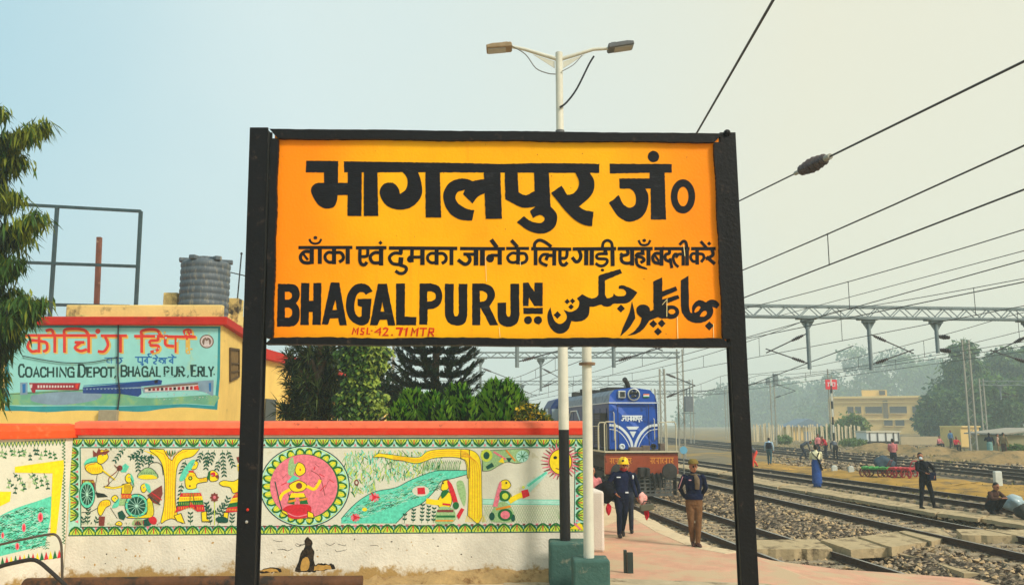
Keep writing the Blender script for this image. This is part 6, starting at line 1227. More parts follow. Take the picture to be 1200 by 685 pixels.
# ---- araucaria with tiers of upswept branches
YA = 25.; ax_ = atY(510, 480, YA).x; at_ = empty('araucaria', (ax_, YA, 0), 'dark araucaria with tiers of upswept branches under the board', 'tree'); b = MB(); t = MB(); t.tube([(ax_, YA, 0), (ax_, YA, 7.4)], [.17, .05], 10)
AL = [leafmat('araucaria_dark', (30, 48, 36)), leafmat('araucaria_mid', (48, 72, 46)), leafmat('araucaria_deep', (22, 36, 30))]
for tier in range(15):
    z = 2.2 + tier * .34; rad = 1.24 * (1 - max(0, tier - 7) * .09) * rng.uniform(.9, 1.08)
    for k in range(9):
        a = k * 2 * math.pi / 9 + tier * .5 + rng.uniform(-.15, .15); d = Vector((math.cos(a), math.sin(a), 0)); o_ = Vector((ax_, YA, z)); pl = [o_ + d * rad * s_ + Vector((0, 0, rad * (-.10 * math.sin(s_ * 3.1) + .26 * s_ ** 3))) for s_ in (0, .25, .5, .75, 1)]
        t.tube(pl, [.03, .026, .022, .018, .01], 5)
        for q in range(230):
            s_ = .18 + .82 * rng.random() ** .8; i_ = min(3, int(s_ * 4)); c = pl[i_].lerp(pl[i_ + 1], s_ * 4 - i_); w_ = .20 * (1.1 - .3 * s_)
            sd2 = Vector((-d.y, d.x, 0)) * rng.uniform(-1, 1); dd = (d * .7 + sd2 + Vector((0, 0, rng.uniform(.0, .7)))).normalized(); b.leaf(c + rv(.05), dd, w_ * rng.uniform(.7, 1.4), .06, rng.randrange(3), None, -.1)
b.build('crown', AL, at_); t.build('trunk', M_bark, at_, smooth=True)
# ---- clipped round thuja bushes: upright fans of fine foliage
TL = [leafmat('thuja_bright', (74, 132, 28)), leafmat('thuja_mid', (40, 86, 22)), leafmat('thuja_dark', (20, 46, 16)), leafmat('thuja_lime', (118, 162, 44))]
def thuja(cx_, top, half, Y, label, n=1500, zb=0.6):
    q = atY(cx_, top, Y); rx = half * Y / 1000; root = empty('thuja_bush', (q.x, Y, 0), label, 'bush', 'clipped thuja bushes behind the wall'); b = MB(); H = q.z - zb
    fans = [(rng.uniform(0, 6.28), rng.random() ** .6) for _ in range(70)]
    for k in range(n):
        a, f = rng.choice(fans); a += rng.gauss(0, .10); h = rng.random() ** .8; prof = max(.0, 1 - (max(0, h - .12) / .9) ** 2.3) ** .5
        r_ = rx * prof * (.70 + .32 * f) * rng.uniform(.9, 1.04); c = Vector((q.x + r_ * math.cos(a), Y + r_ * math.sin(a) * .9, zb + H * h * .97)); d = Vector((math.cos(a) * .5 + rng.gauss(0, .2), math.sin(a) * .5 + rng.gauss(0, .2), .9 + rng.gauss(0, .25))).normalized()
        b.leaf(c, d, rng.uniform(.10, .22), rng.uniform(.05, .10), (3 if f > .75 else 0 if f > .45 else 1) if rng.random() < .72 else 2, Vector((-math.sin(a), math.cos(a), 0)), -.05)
    b.build('foliage', TL, root)
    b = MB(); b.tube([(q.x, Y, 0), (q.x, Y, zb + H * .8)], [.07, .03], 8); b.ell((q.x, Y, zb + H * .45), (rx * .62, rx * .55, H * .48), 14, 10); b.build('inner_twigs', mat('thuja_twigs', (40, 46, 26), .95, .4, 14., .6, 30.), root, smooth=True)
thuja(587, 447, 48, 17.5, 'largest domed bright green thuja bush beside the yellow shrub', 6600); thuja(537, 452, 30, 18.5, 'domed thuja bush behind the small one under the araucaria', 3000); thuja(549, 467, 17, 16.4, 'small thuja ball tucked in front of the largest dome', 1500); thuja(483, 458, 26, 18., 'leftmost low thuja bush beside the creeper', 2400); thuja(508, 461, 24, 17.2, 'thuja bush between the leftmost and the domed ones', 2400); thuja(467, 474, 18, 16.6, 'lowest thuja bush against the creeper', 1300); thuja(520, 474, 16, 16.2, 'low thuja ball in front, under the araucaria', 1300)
yb = empty('yellow_shrub', (atY(622, 490, 17).x, 17, 0), 'yellow flowering shrub at the right end of the thuja bushes', 'shrub'); b = MB()
for k in range(900):
    x = rng.uniform(603, 643); h = 1 - ((x - 618) / 27) ** 2; y = 496 - rng.random() * max(2, 24 * h); b.leaf(atY(x, y, 17 + rng.uniform(-.3, .3)), rv(), rng.uniform(.08, .15), .06, 2 if rng.random() < .3 else rng.randrange(2), rv())
b.build('foliage', [leafmat('shrub_green', (92, 108, 40)), leafmat('shrub_dark', (50, 62, 28)), leafmat('shrub_yellow', (214, 178, 40))], yb)
b = MB(); 
for k in range(9): b.cyl((yb.location.x, 17, 0), (yb.location.x + rng.uniform(-.3, .3), 17 + rng.uniform(-.2, .2), 2.3), .018, .008, n=6)
b.build('stems', M_bark, yb)
# ================================================================== PEOPLE
SKIN = mat('brown_skin', (164, 108, 78), .6, .08, 20.); HAIR = mat('black_hair', (22, 20, 20), .6, .2, 40.); SHOE = mat('dark_shoe', (38, 30, 28), .6, .2); EYE = mat('dark_eye', (24, 16, 14), .3)
def cloth(name, c): return mat('cloth_' + name, c, .9, .3, 9., 1., 13., spec=.1)
STAND = dict(P=(0, 0, .95), C=(0, 0, 1.30), N=(0, 0, 1.47), H=(0, -.015, 1.61), sh=.185, hw=.085,
             Le=(.27, .03, 1.15), Lw=(.27, -.06, .90), Re=(-.27, .03, 1.15), Rw=(-.27, -.06, .90),
             Lk=(.10, -.02, .51), La=(.11, .03, .085), Rk=(-.10, -.02, .51), Ra=(-.11, .03, .085), Lt=None, Rt=None, face=(0, -1, 0))
def person(label, feet, z, H=1.68, yaw=0., pose={}, top=None, legs=None, skin=SKIN, hair=HAIR, shoe=SHOE, sleeve=True, lungi=None, vox=.02, loc=None, group=None, collar=None):
    J = dict(STAND); J.update(pose); J = {k: Vector(v) if isinstance(v, tuple) else v for k, v in J.items()}
    L = loc or atZ(feet[0], feet[1], z); root = empty('person', L, label, 'person', group, rz=yaw); root.scale = (H / 1.73,) * 3
    mats = [top, legs, skin, hair, shoe, EYE, mat('brown_lip', (112, 66, 54), .6, .1)]; prim = []; b = MB()
    def T(pts, rr, mi, side=None, n=12):
        pts = [Vector(p) for p in pts]; rr = [r if isinstance(r, tuple) else (r, r) for r in rr]; b.tube(pts, rr, n, 0, side)
        for i in range(len(pts) - 1): prim.append((pts[i], pts[i + 1], sum(rr[i]) / 2, sum(rr[i + 1]) / 2, mi))
        for p_, r_ in ((pts[0], rr[0]), (pts[-1], rr[-1])): m = min(r_) * .96; b.ell(p_, (m, m, m), 10, 6)
    def E(c, r, mi, M=None): b.ell(c, r, 14, 10, 0, M); prim.append((Vector(c), Vector(c), sum(r) / 3, sum(r) / 3, mi))
    P, C, N, Hd = J['P'], J['C'], J['N'], J['H']; sx = Vector((1, 0, 0)); up = (N - P).normalized()
    T([P - Vector((0, 0, .06)), P, P.lerp(C, .35), P.lerp(C, .75), C], [(.155, .115), (.17, .125), (.155, .115), (.17, .12), (.18, .125)], 0, sx, 16)
    T([C, C.lerp(N, .45), C.lerp(N, .72), N], [(.18, .125), (.185, .11), (.13, .09), (.07, .065)], 0, sx, 16)
    T([P + Vector((0, 0, .0)), P - Vector((0, 0, .11))], [(.172, .128), (.16, .125)], 1, sx, 16)
    T([N - up * .02, N.lerp(Hd, .6)], [.056, .054], 2 if collar is None else 0)
    f = J['face'].normalized(); s = f.cross(Vector((0, 0, 1))).normalized() * -1; u = s.cross(f) * -1
    if u.z < 0: u = -u
    M = Matrix((s, -f, u)).transposed(); hp = lambda x, y, z_: Hd + s * x + f * y + u * z_
    E(hp(0, -.005, .02), (.074, .094, .105), 2, M); E(hp(0, .022, -.05), (.056, .066, .066), 2, M)
    E(hp(0, -.022, .045), (.081, .090, .092), 3, M); E(hp(0, -.05, .0), (.072, .062, .085), 3, M)
    T([hp(0, .085, .015), hp(0, .108, -.022)], [.010, .016], 2, n=8)
    for k in (-1, 1):
        E(hp(k * .078, -.005, -.005), (.014, .024, .034), 2, M); E(hp(k * .030, .083, .014), (.013, .010, .009), 5, M)
    E(hp(0, .080, -.062), (.022, .010, .007), 6, M)
    for k, e_, w_ in ((1, 'Le', 'Lw'), (-1, 'Re', 'Rw')):
        S_ = C.lerp(N, .58) + sx * (k * J['sh']); e_, w_ = J[e_], J[w_]
        T([S_, S_.lerp(e_, .5), e_], [.066, .060, .050], 0); T([e_, e_.lerp(w_, .3), w_], [.050, .048, .036], 0 if sleeve else 2)
        d = (w_ - e_).normalized(); pl = w_ + d * .055; sd = d.cross(Vector((0, 1, 0))); sd = sd.normalized() if sd.length > .1 else Vector((1, 0, 0)); nn = d.cross(sd).normalized()
        T([w_ - d * .01, w_ + d * .03, w_ + d * .09], [(.028, .022), (.036, .019), (.040, .016)], 2, nn)
        for q in range(4):
            o_ = nn * (-.030 + .02 * q); l = (.062, .074, .07, .055)[q]; T([w_ + d * .085 + o_, w_ + d * (.09 + l * .5) + o_ * 1.1 + sd * .008, w_ + d * (.088 + l * .95) + o_ * 1.1 + sd * .024], [.0095, .009, .007], 2, n=6)
        T([w_ + d * .03 - nn * .03, w_ + d * .065 - nn * .058 + sd * .012, w_ + d * .10 - nn * .062 + sd * .02], [.013, .011, .008], 2, n=6)
    for k, kn, an, to in ((1, 'Lk', 'La', 'Lt'), (-1, 'Rk', 'Ra', 'Rt')):
        hp_ = P + sx * (k * J['hw']) - Vector((0, 0, .04)); kn, an = J[kn], J[an]
        T([hp_, hp_.lerp(kn, .5), kn], [.098, .086, .066], 1); T([kn, kn.lerp(an, .35), an], [.066, .064, .052], 1)
        to = J[to] or an + Vector((0, -.16, -.05)); T([an + Vector((0, .05, -.05)), an + Vector((0, -.01, -.035)), an.lerp(to, .6), to], [(.034, .034), (.042, .048), (.044, .034), (.036, .024)], 4, Vector((1, 0, 0)))
    if lungi:
        zt, zb, r0, r1 = lungi; c = (J['La'] + J['Ra']) / 2; T([(P.x, P.y, zt), (P.x * .6 + c.x * .4, P.y * .6 + c.y * .4, (zt + zb) / 2), (c.x, c.y, zb)], [r0, ((r0[0] + r1[0]) / 2, (r0[1] + r1[1]) / 2), r1], 1, sx, 18)
    src = bpy.data.meshes.new('person_src'); src.from_pydata(b.v, [], b.f); ob = bpy.data.objects.new('person_src', src); COL.objects.link(ob)
    md = ob.modifiers.new('r', 'REMESH'); md.mode = 'VOXEL'; md.voxel_size = vox; sm = ob.modifiers.new('s', 'SMOOTH'); sm.factor = .5; sm.iterations = 2
    dg = bpy.context.evaluated_depsgraph_get(); me = bpy.data.meshes.new_from_object(ob.evaluated_get(dg)); bpy.data.objects.remove(ob); bpy.data.meshes.remove(src)
    n = len(me.polygons); cen = np.zeros(n * 3); me.polygons.foreach_get('center', cen); cen = cen.reshape(-1, 3); best = np.full(n, 1e9); mi = np.zeros(n, dtype=np.int32)
    for a, c, r0, r1, k in prim:
        a, c = np.array(a), np.array(c); d = c - a; L2 = float(d @ d); t = np.clip(((cen - a) @ d) / L2, 0, 1) if L2 > 1e-9 else np.zeros(n)
        dist = np.linalg.norm(cen - (a + t[:, None] * d), axis=1) - (r0 + (r1 - r0) * t) - (.012 if k == 5 else 0); m_ = dist < best; best[m_] = dist[m_]; mi[m_] = k
    me.materials.clear()
    for m_ in mats: me.materials.append(m_)
    me.polygons.foreach_set('material_index', mi.tolist()); me.polygons.foreach_set('use_smooth', [True] * n); me.update(); me.name = 'body'
    bo = bpy.data.objects.new('body', me); COL.objects.link(bo); bo.parent = root
    root['_hp'] = 0; del root['_hp']
    return root, hp
def wear(root, name, fn, m, smooth=True, **k): b = MB(); fn(b); return b.build(name, m, root, local=True, smooth=smooth, **k)
NAVY = cloth('navy', (25, 32, 60)); NAVY2 = cloth('dark_navy', (20, 26, 46)); BLUEJ = cloth('blue_jacket', (22, 28, 54)); BRN = cloth('brown', (108, 78, 52)); BLACK = cloth('black', (24, 25, 32)); PINKC = cloth('pink', (196, 120, 122)); REDC = cloth('red', (200, 40, 58)); GREYC = cloth('grey', (84, 90, 100)); TEALC = cloth('teal', (52, 84, 96)); PALEB = cloth('pale_blue', (160, 186, 206)); CREAM = cloth('cream', (222, 216, 178)); LBLUE = cloth('lungi_blue', (44, 76, 140)); DJ = cloth('dark_trouser', (44, 48, 60)); ORR = cloth('orange_red', (220, 70, 50)); BRD = cloth('dark_brown', (74, 52, 44)); KHAKI = cloth('khaki', (130, 112, 80)); LTEAL = cloth('lungi_teal', (112, 150, 146))
# --- man in the yellow helmet
p1, hp = person('man in navy work clothes and a yellow helmet walking up the platform with bags', (729, 629.5), 0, 1.68, .08, dict(H=(.05, -.06, 1.60), N=(.03, -.02, 1.46), Re=(-.31, .0, 1.16), Rw=(-.17, -.17, .99), Le=(.28, .02, 1.14), Lw=(.34, -.05, .90), Rk=(-.07, -.09, .51), Ra=(-.07, -.05, .085), Lk=(.08, .0, .53), La=(.06, .22, .15), Lt=(.06, .10, .03), face=(.12, -1, -.12)), NAVY, NAVY2, vox=.011)
def helmet(b): 
    M = Matrix.Rotation(.1, 3, 'X'); c = Vector((.05, -.055, 1.635)); pr = [(.125, -.01), (.118, .02), (.112, .07), (.09, .115), (.05, .14), (0, .148)]
    b.lathe(pr, c, 20); b.lathe([(.122, -.012), (.136, -.016), (.136, -.002), (.122, .004)], c, 20); b.prism([c + Vector((x, y, -.012)) for x, y in ((-.10, -.08), (-.07, -.165), (0, -.185), (.07, -.165), (.10, -.08))], (0, 0, .014)); b.box(c + Vector((0, -.01, .135)), (.03, .2, .02))
wear(p1, 'helmet', helmet, mat('yellow_helmet', (238, 192, 18), .35, .08)); wear(p1, 'helmet_badge', lambda b: b.ell((.02, -.165, 1.70), (.03, .012, .026)), HAIR)
wear(p1, 'scarf', lambda b: (b.ell((.045, -.055, 1.515), (.085, .085, .05)), b.ell((.05, -.10, 1.50), (.06, .05, .045))), cloth('red_scarf', (150, 40, 44)))
wear(p1, 'name_tag', lambda b: (b.box((-.08, -.135, 1.335), (.09, .012, .022), rz=.1), b.box((.10, -.14, 1.0), (.07, .012, .03))), M_wht, False)
wear(p1, 'shoulder_patch', lambda b: b.ell((.262, -.03, 1.33), (.028, .05, .05)), M_wht)
Yp = p1.location.y
def held(name, label, cat, c, r, m, n=3, seed=1):
    """a limp cloth or bag: a few merged lobes with creases"""
    rr = random.Random(seed); b = MB(); vs = []; c = Vector(c); nu, nv = 18, 12
    for i in range(nv + 1):
        ph = math.pi * i / nv
        for j in range(nu):
            t = 2 * math.pi * j / nu; k = 1 + .24 * math.sin(3 * t + seed + ph) + .15 * math.sin(5 * t + 4 * ph + seed) + .06 * rr.uniform(-1, 1)
            vs.append(c + Vector((r[0] * k * math.sin(ph) * math.cos(t), r[1] * k * math.sin(ph) * math.sin(t), -r[2] * math.cos(ph) * (1 + .15 * math.sin(2 * t)))))
    b.add(vs, [(i * nu + j, i * nu + (j + 1) % nu, (i + 1) * nu + (j + 1) % nu, (i + 1) * nu + j) for i in range(nv) for j in range(nu)]); o = b.build(name, m, smooth='all'); tag(o, label, cat); return o
held('hand_bag', 'slack black bag hanging at the right hip of the helmeted man', 'bag', atY(711, 576, Yp - .08), (.22, .13, .22), BLACK, seed=3)
held('red_cloth', 'red cloth dangling below the black bag of the helmeted man', 'cloth', atY(713, 596, Yp - .05), (.055, .05, .12), REDC, seed=12)
held('red_white_cloth', 'bundle of red and white cloth in the left hand of the helmeted man', 'cloth', atY(753, 584, Yp - .08), (.085, .07, .13), mat('red_white_cloth_fabric', (236, 180, 170), .9, .2, 6., dirt=((206, 50, 50), .48, 5.)), seed=7)
held('red_flag', 'rolled red flag hanging from the left hand under the grey tool case', 'flag', atY(758, 601, Yp - .08), (.05, .05, .13), REDC, seed=9)
tb_ = empty('tool_case', atY(758, 597, Yp - .2), 'grey green tool case carried by the helmeted man over the red flag', 'tool case'); b = MB(); q0 = atY(758, 594, Yp - .2); b.box(q0, (.30, .12, .13), rot=Matrix.Rotation(-.15, 3, 'Y')); b.build('case_body', mat('grey_green_case', (92, 92, 76), .7, .2, 6.), tb_, bevel=.02); b = MB(); b.tube([q0 + Vector((-.09, 0, .07)), q0 + Vector((-.06, 0, .13)), q0 + Vector((.06, 0, .13)), q0 + Vector((.09, 0, .05))], .012, 8); b.build('handle', M_un, tb_, smooth=True)
# --- man just behind him
p3, _ = person('man in dark clothes walking close behind the yellow helmeted man', (739, 620), 0, 1.60, 0, dict(Le=(.29, .02, 1.14), Lw=(.31, -.08, .92)), NAVY2, DJ, vox=.015, loc=Vector((atY(734.5, 600, 19.9).x, 19.9, 0)))
# --- man with cap
p2, hp = person('man in an olive cap, navy jacket and brown trousers walking with hands behind him', (815, 640), 0, 1.70, -.05, dict(H=(.0, -.05, 1.61), N=(0, -.01, 1.47), Le=(.265, .10, 1.17), Lw=(.16, .20, .97), Re=(-.27, .10, 1.17), Rw=(-.16, .21, .98), Lk=(.07, -.07, .51), La=(.04, -.06, .085), Lt=(.07, -.22, .03), Rk=(-.08, -.04, .51), Ra=(-.04, .08, .10), Rt=(-.05, -.07, .03), face=(.18, -1, -.08)), BLUEJ, BRN, vox=.011, shoe=mat('brown_boot', (70, 44, 36), .6, .2))
OLV = cloth('olive_cap', (122, 104, 54))
wear(p2, 'cap', lambda b: (b.lathe([(.103, .0), (.106, .03), (.096, .07), (.06, .098), (0, .105)], (0, -.045, 1.67), 20), b.prism([Vector((x, y, 1.672)) for x, y in ((-.085, -.10), (-.06, -.19), (.02, -.215), (.09, -.185), (.095, -.09))], (0, 0, .014))), OLV)
wear(p2, 'scarf', lambda b: (b.ell((0, -.02, 1.452), (.088, .08, .032)), b.tube([(.03, -.10, 1.44), (.05, -.150, 1.36), (.055, -.15, 1.25), (.05, -.145, 1.16)], [(.04, .03), (.055, .025), (.05, .02), (.045, .014)], 10, side=(1, 0, 0))), cloth('grey_brown_scarf', (104, 90, 72)))
wear(p2, 'jacket_hem', lambda b: b.tube([(0, .0, .95), (0, 0, 1.0), (0, 0, 1.06)], [(.186, .14), (.192, .146), (.178, .132)], 20, side=(1, 0, 0)), BLUEJ)
wear(p2, 'sleeve_piping', lambda b: (b.tube([(-.225, -.06, 1.41), (-.275, -.02, 1.26), (-.30, .045, 1.16)], .010, 6), b.box((-.09, -.14, 1.345), (.05, .02, .02))), mat('pink_piping', (190, 140, 150), .8))
# --- people between the tracks
FEW = 'people about the tracks'
p4, _ = person('man in a cream shirt and blue lungi with a black strap bag, back turned', (958, 570.5), -.1, 1.70, 2.9, dict(Le=(.22, -.12, 1.16), Lw=(.10, -.24, 1.12), Re=(-.22, -.12, 1.16), Rw=(-.08, -.25, 1.1), Lk=(.07, 0, .5), Rk=(-.07, 0, .5)), CREAM, LBLUE, lungi=(1.04, .16, (.19, .15), (.20, .17)), vox=.018, group=FEW)
wear(p4, 'strap', lambda b: (b.tube([(.17, .02, 1.44), (.08, .13, 1.30), (-.10, .13, 1.12), (-.17, .10, 1.0)], [(.03, .012)] * 4, 8), b.tube([(-.12, .11, 1.42), (-.02, .14, 1.2), (-.14, .14, .95), (-.22, .1, .7)], [(.04, .02), (.045, .02), (.05, .03), (.05, .04)], 8)), BLACK)
p11, _ = person('man in black with a white face mask standing astride, elbow out, near the second track', (1086, 596), -.12, 1.70, .2, dict(H=(-.14, -.05, 1.60), N=(-.07, -.02, 1.46), C=(-.03, 0, 1.3), Le=(.34, -.02, 1.22), Lw=(.22, -.16, 1.05), Re=(-.30, -.08, 1.2), Rw=(-.16, -.25, 1.12), Lk=(.19, -.02, .51), La=(.30, .04, .085), Rk=(-.13, 0, .51), Ra=(-.17, .03, .085), Lt=(.42, -.10, .03), face=(-.5, -1, -.15)), BLACK, BLACK, vox=.016, group=FEW)
wear(p11, 'face_mask', lambda b: b.ell((-.175, -.118, 1.55), (.055, .045, .05)), mat('white_mask', (190, 206, 214), .8)); wear(p11, 'sling_bag', lambda b: (b.box((.12, -.17, 1.0), (.26, .12, .24), rz=.1), b.tube([(-.16, -.10, 1.44), (-.02, -.15, 1.25), (.12, -.16, 1.08)], [(.025, .01)] * 3, 8)), NAVY2, bevel=.03)
p12, _ = person('man in black squatting on the slabs beside a grey bundle at the right edge', (1165, 602), -.1, 1.62, .35, dict(P=(0, .12, .26), C=(0, -.02, .55), N=(0, -.10, .70), H=(0, -.15, .83), Lk=(.16, -.28, .48), La=(.12, -.02, .085), Rk=(-.16, -.28, .48), Ra=(-.12, -.02, .085), Le=(.28, -.22, .48), Lw=(.10, -.38, .50), Re=(-.28, -.22, .48), Rw=(-.10, -.38, .50), face=(.1, -1, -.3)), BRD, BLACK, vox=.016, group=FEW)
b1 = held('bundle', 'shiny grey plastic wrapped bundle beside the squatting man', 'bundle', atZ(1190, 600, -.1) + Vector((0, .1, .27)), (.34, .26, .22), mat('grey_plastic_sheet', (150, 170, 176), .3, .3, 3., .5, 9., spec=.6), seed=4)
b2_ = held('sack', 'dark sack in front of the grey plastic bundle at the right edge', 'sack', atZ(1199, 607, -.1) + Vector((0.05, 0, .17)), (.24, .22, .2), mat('dark_sack', (52, 54, 50), .9, .3, 6., .5, 20.), seed=6)
p8, _ = person('man in a pale blue shirt and dark vest walking away between far tracks', (902, 544), -.05, 1.66, 2.6, dict(Lk=(.09, -.08, .51), La=(.10, -.10, .085), Ra=(-.10, .16, .12), H=(0, -.06, 1.59)), PALEB, TEALC, vox=.02, group=FEW)
wear(p8, 'vest', lambda b: b.tube([(0, .01, 1.0), (0, .01, 1.2), (0, .01, 1.40)], [(.185, .14), (.195, .145), (.19, .125)], 16, side=(1, 0, 0)), NAVY2)
BEND = dict(P=(0, .10, .92), C=(0, -.22, 1.13), N=(0, -.36, 1.17), H=(0, -.48, 1.16), Le=(.22, -.36, .92), Lw=(.14, -.44, .66), Re=(-.22, -.36, .92), Rw=(-.14, -.44, .66), face=(0, -.6, -.8))
person('worker in grey bending forward, left of the workers in red and pink', (942, 537.5), .05, 1.7, 1.3, {**BEND, 'Lk': Vector((.12, -.10, .5)), 'La': Vector((.2, -.16, .085)), 'Ra': Vector((-.2, .25, .1))}, GREYC, DJ, group=FEW)
person('worker in a red shirt bending slightly beside the banded post', (968, 536), .05, 1.62, -1.4, dict(P=(0, .06, .93), C=(0, -.08, 1.24), N=(0, -.18, 1.38), H=(0, -.26, 1.49), Le=(.24, -.2, 1.08), Lw=(.16, -.36, .95), Re=(-.24, -.2, 1.08), Rw=(-.16, -.36, .95)), REDC, DJ, group=FEW)
person('worker in a pink shirt seen over the shoulder of the cream shirted man', (959.5, 535), .05, 1.66, .4, {}, PINKC, DJ, group=FEW)
person('worker in dark grey doubled over away from the camera, right of the red shirt', (979.5, 538), .05, 1.66, 3.1, BEND, GREYC, BLACK, group=FEW)
person('worker in orange red trousers bending low beside the right board post', (884, 547), -.05, 1.66, -1.2, {**BEND, 'Lk': Vector((.1, -.1, .5)), 'La': Vector((.12, -.2, .085)), 'Ra': Vector((-.12, .3, .1))}, GREYC, ORR, group=FEW)
person('man in a pink shirt standing behind the green trolley with his back turned', (1048, 551), -.05, 1.70, 2.9, dict(Le=(.22, -.08, 1.15), Lw=(.12, -.2, 1.02), Re=(-.22, -.08, 1.15), Rw=(-.12, -.2, 1.02)), PINKC, DJ, vox=.018, group=FEW)
person('man in a dark shirt and pale teal lungi standing at far right', (1161, 537), .15, 1.70, 2.8, dict(Le=(.26, -.1, 1.22), Lw=(.12, -.22, 1.30)), NAVY2, LTEAL, lungi=(1.04, .2, (.18, .15), (.19, .17)), group=FEW)
person('person in brown standing right of the man in the pale teal lungi', (1177.5, 536), .15, 1.70, 2.2, {}, KHAKI, BRD, group=FEW)
person('person in pale cloth standing between the lungi man and the one in brown', (1170.5, 533), .15, 1.55, 1., {}, cloth('pale_brown', (176, 140, 118)), KHAKI, group=FEW)
SIT = dict(P=(0, .08, .45), C=(0, .0, .78), N=(0, -.05, .94), H=(0, -.08, 1.08), Lk=(.13, -.36, .48), La=(.13, -.34, .085), Rk=(-.13, -.36, .48), Ra=(-.13, -.34, .085), Le=(.26, -.12, .68), Lw=(.14, -.32, .56), Re=(-.26, -.12, .68), Rw=(-.14, -.32, .56))
def stool(feet, z, lab):
    q = atZ(feet[0], feet[1], z); st_ = empty('concrete_block', q + Vector((0, .1, 0)), lab, 'block'); b = MB(); b.box(q + Vector((0, .12, .17)), (.5, .36, .34)); b.build('block_body', M_slab, st_, bevel=.02)
for lab, ft, z, tp, lg, yw, bl in (('person in red sitting at the roadside left of the small yellow house', (1121, 528), .25, REDC, BLACK, .1, 'low concrete block under the sitting person in red'), ('person in black sitting in front of the small yellow house', (1141, 524), .28, BLACK, BLACK, -.3, 'low concrete block under the sitting person in black'), ('person in pink sitting on the rubble right of the trailer', (1101, 526), .25, PINKC, DJ, .5, 'low concrete block under the sitting person in pink')):
    person(lab, ft, z, 1.68, yw, SIT, tp, lg, group=FEW); stool(ft, z, bl)
person('person in blue standing behind the sitting person in red', (1115, 525), .28, 1.6, .3, {}, cloth('mid_blue', (70, 110, 150)), DJ, group=FEW)
person('person in pink and green behind the low white parapet, half hidden by the pole', (696, 640), 0, 1.52, .2, {}, PINKC, cloth('green', (60, 110, 70)), loc=Vector((atY(694., 600, 19.2).x, 19.2, 0)))
# ================================================================== TROLLEYS, MARKERS, RUBBLE
def trolley(px0, px1, pyb, label, m, mw, deck):
    z = -.14; A, B = atZ(px0, pyb, z), atZ(px1, pyb + 1, z); c = (A + B) / 2; root = empty('platform_trolley', c, label, 'trolley', 'push trolleys between the tracks'); L = (B - A).length; a = math.atan2(B.y - A.y, B.x - A.x); R3 = Matrix.Rotation(a, 3, 'Z'); g_ = lambda x, y, z_: c + R3 @ Vector((x, y, z_))
    b = MB(); b.box(g_(0, 0, .46), (L * .96, .95, .07), rz=a); [b.box(g_(-L * .44 + k * L * .22, 0, .51), (.12, .98, .05), rz=a) for k in range(5)]; b.build('deck', m, root, bevel=.01)
    b = MB(); b.box(g_(0, -.40, .38), (L * .9, .07, .10), rz=a); b.box(g_(0, .40, .38), (L * .9, .07, .10), rz=a); b.build('chassis', M_un, root)
    for x in (-L * .36, L * .34):
        for y in (-.44, .44):
            b = MB(); d = R3 @ Vector((0, 1, 0)); o_ = g_(x, y, .26)
            b.lathe([(.20, -.03), (.26, -.03), (.26, .03), (.20, .03), (.20, -.03)], o_, 18, axis=d); b.lathe([(0, -.05), (.05, -.05), (.05, .05), (0, .05)], o_, 10, axis=d)
            for k in range(6): t = k * math.pi / 3; v_ = R3 @ Vector((math.cos(t), 0, 0)) + Vector((0, 0, math.sin(t))); b.bar(o_, o_ + v_ * .21, .03, .03)
            b.build('wheel', mw, root)
    b = MB(); b.tube([g_(L * .46, -.3, .5), g_(L * .62, -.3, .85), g_(L * .62, .3, .85), g_(L * .46, .3, .5)], .02, 8); b.build('handle', mw, root, smooth=True)
    if deck: deck(root, g_)
    return root
M_tg = mat('trolley_green', (60, 150, 70), .6, .25, 5.); M_tr = mat('trolley_red', (178, 46, 56), .6, .25, 5.); M_wr = mat('trolley_wheel_brown', (110, 44, 40), .7, .25, 8.)
trolley(1012, 1042, 559, 'green topped push trolley on brown wheels between the third and fourth tracks', M_tg, M_wr, None); trolley(1046, 1070, 560, 'red push trolley right of the green one', M_tr, M_tr, None)
held('dark_bundle', 'dark blue bundle behind the green trolley', 'bundle', atZ(1042, 553, -.1) + Vector((0, .6, .4)), (.5, .4, .42), mat('dark_blue_sheet', (48, 70, 84), .7, .3, 4.), seed=8)
mk = atZ(1170, 570, -.15); ms = empty('marker_stone', mk, 'white painted concrete marker post behind the squatting man', 'marker'); b = MB(); b.box(mk + Vector((0, 0, .32)), (.30, .2, .64)); b.build('stone', mat('white_marker_paint', (204, 208, 200), .8, .1, 4.), ms, bevel=.03)
for k, (x, y) in enumerate(((978, 552), (997.5, 553))):
    q = atZ(x, y, -.12); m2 = empty('marker_stone', q, ('small white marker stone behind the man in the blue lungi', 'small white marker stone left of the green trolley')[k], 'marker', 'small white marker stones'); b = MB(); b.prism([q + Vector((a, d, 0)) for a, d in ((-.14, -.08), (.14, -.08), (.14, .08), (-.14, .08))], (0, 0, .26)); b.ell(q + Vector((0, 0, .27)), (.14, .08, .07), 12, 6); b.build('stone', mat('white_marker_paint', (204, 208, 200)), m2)
b = MB()
for k in range(2600):
    x, y = rng.uniform(900, 1200), rng.uniform(521, 546) ; c = atZ(x, y, .16); rock(b, (c.x, c.y, zg(c.x) + .05), rng.uniform(.04, .13), rng.choice((0, 2, 0, 1)))
o = b.build('rubble', M_st, org=(30, 60, .1)); tag(o, 'pale rubble and broken stone heaped along the far side of the tracks', 'rubble', kind='stuff')
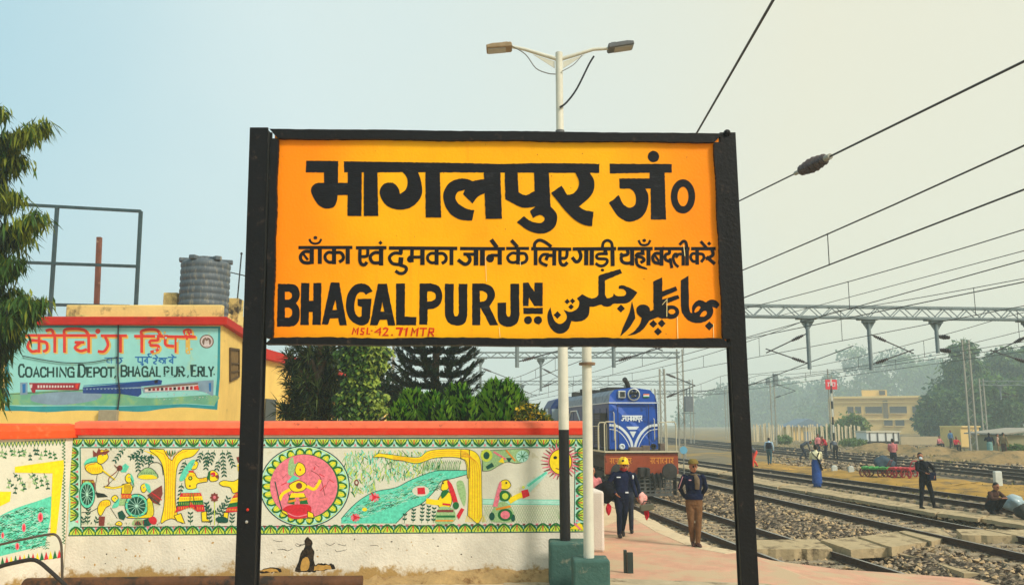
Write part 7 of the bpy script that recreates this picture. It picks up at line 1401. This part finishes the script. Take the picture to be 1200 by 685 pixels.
for k, (x, y, rx, ry, h) in enumerate(((1095, 532, 3.2, 1.8, .6), (1155, 538, 4.5, 1.6, .6), (1030, 528, 3., 2., .7), (1190, 541, 3.5, 1.5, .7), (1060, 531, 2.4, 1.6, .7))):
    c = atZ(x, y, .1); b = MB(); vs = [c + Vector((0, 0, h))]; nu = 26
    for i in range(1, 8):
        for j in range(nu): t = 2 * math.pi * j / nu; f = i / 7; k_ = 1 + .18 * math.sin(3 * t + x) + .08 * rng.uniform(-1, 1); vs.append(c + Vector((rx * f * k_ * math.cos(t), ry * f * k_ * math.sin(t), h * (math.cos(f * math.pi) * .5 + .5) + rng.uniform(-.05, .05) - .15 * (i == 7))))
    b.add(vs, [(0, 1 + j, 1 + (j + 1) % nu) for j in range(nu)] + [(1 + i * nu + j, 1 + (i + 1) * nu + j, 1 + (i + 1) * nu + (j + 1) % nu, 1 + i * nu + (j + 1) % nu) for i in range(6) for j in range(nu)])
    b.build('terrain_mound', mat('sand_mound', (146, 122, 82), .95, .35, 2.5, 1., 6., dirt=((98, 88, 62), .46, 1.2)), smooth='all', kind='structure')
b = MB()
for k in range(2600):
    t = rng.random(); x, y = rng.choice(((rng.uniform(880, 1010), rng.uniform(519, 525)), (rng.uniform(1000, 1200), rng.uniform(524, 532)), (rng.uniform(1080, 1200), rng.uniform(530, 541)), (rng.uniform(900, 1200), rng.uniform(560, 575)))); c = atZ(x, y, .1); c.z = zg(c.x)
    b.leaf(c, Vector((rng.gauss(0, .3), rng.gauss(0, .3), 1)).normalized(), rng.uniform(.1, .3) * (1 if y < 550 else .5), .05, rng.randrange(2), rv())
o = b.build('dry_grass', [leafmat('grass_green', (96, 108, 48)), leafmat('grass_straw', (150, 134, 76))], org=(30, 60, 0)); tag(o, 'thin green and straw coloured grass between and beyond the tracks', 'grass', kind='stuff')
# ================================================================== HAZE
hz = bpy.data.meshes.new('haze'); bb = MB(); bb.box((120, 290, 22), (900, 680, 47)); ho = bb.build('haze', [], org=(60, 180, 0), kind='stuff'); ho['label'] = 'pale winter smog hanging over the railway yard'; ho['category'] = 'haze'
hm = bpy.data.materials.new('haze_air'); hm.use_nodes = True; N = hm.node_tree.nodes; N.remove(N['Principled BSDF']); pv = N.new('ShaderNodeVolumePrincipled'); pv.inputs['Color'].default_value = (.76, .92, .96, 1); pv.inputs['Density'].default_value = .0016; pv.inputs['Anisotropy'].default_value = .1
hm.node_tree.links.new(pv.outputs[0], N['Material Output'].inputs['Volume']); ho.data.materials.clear(); ho.data.materials.append(hm)
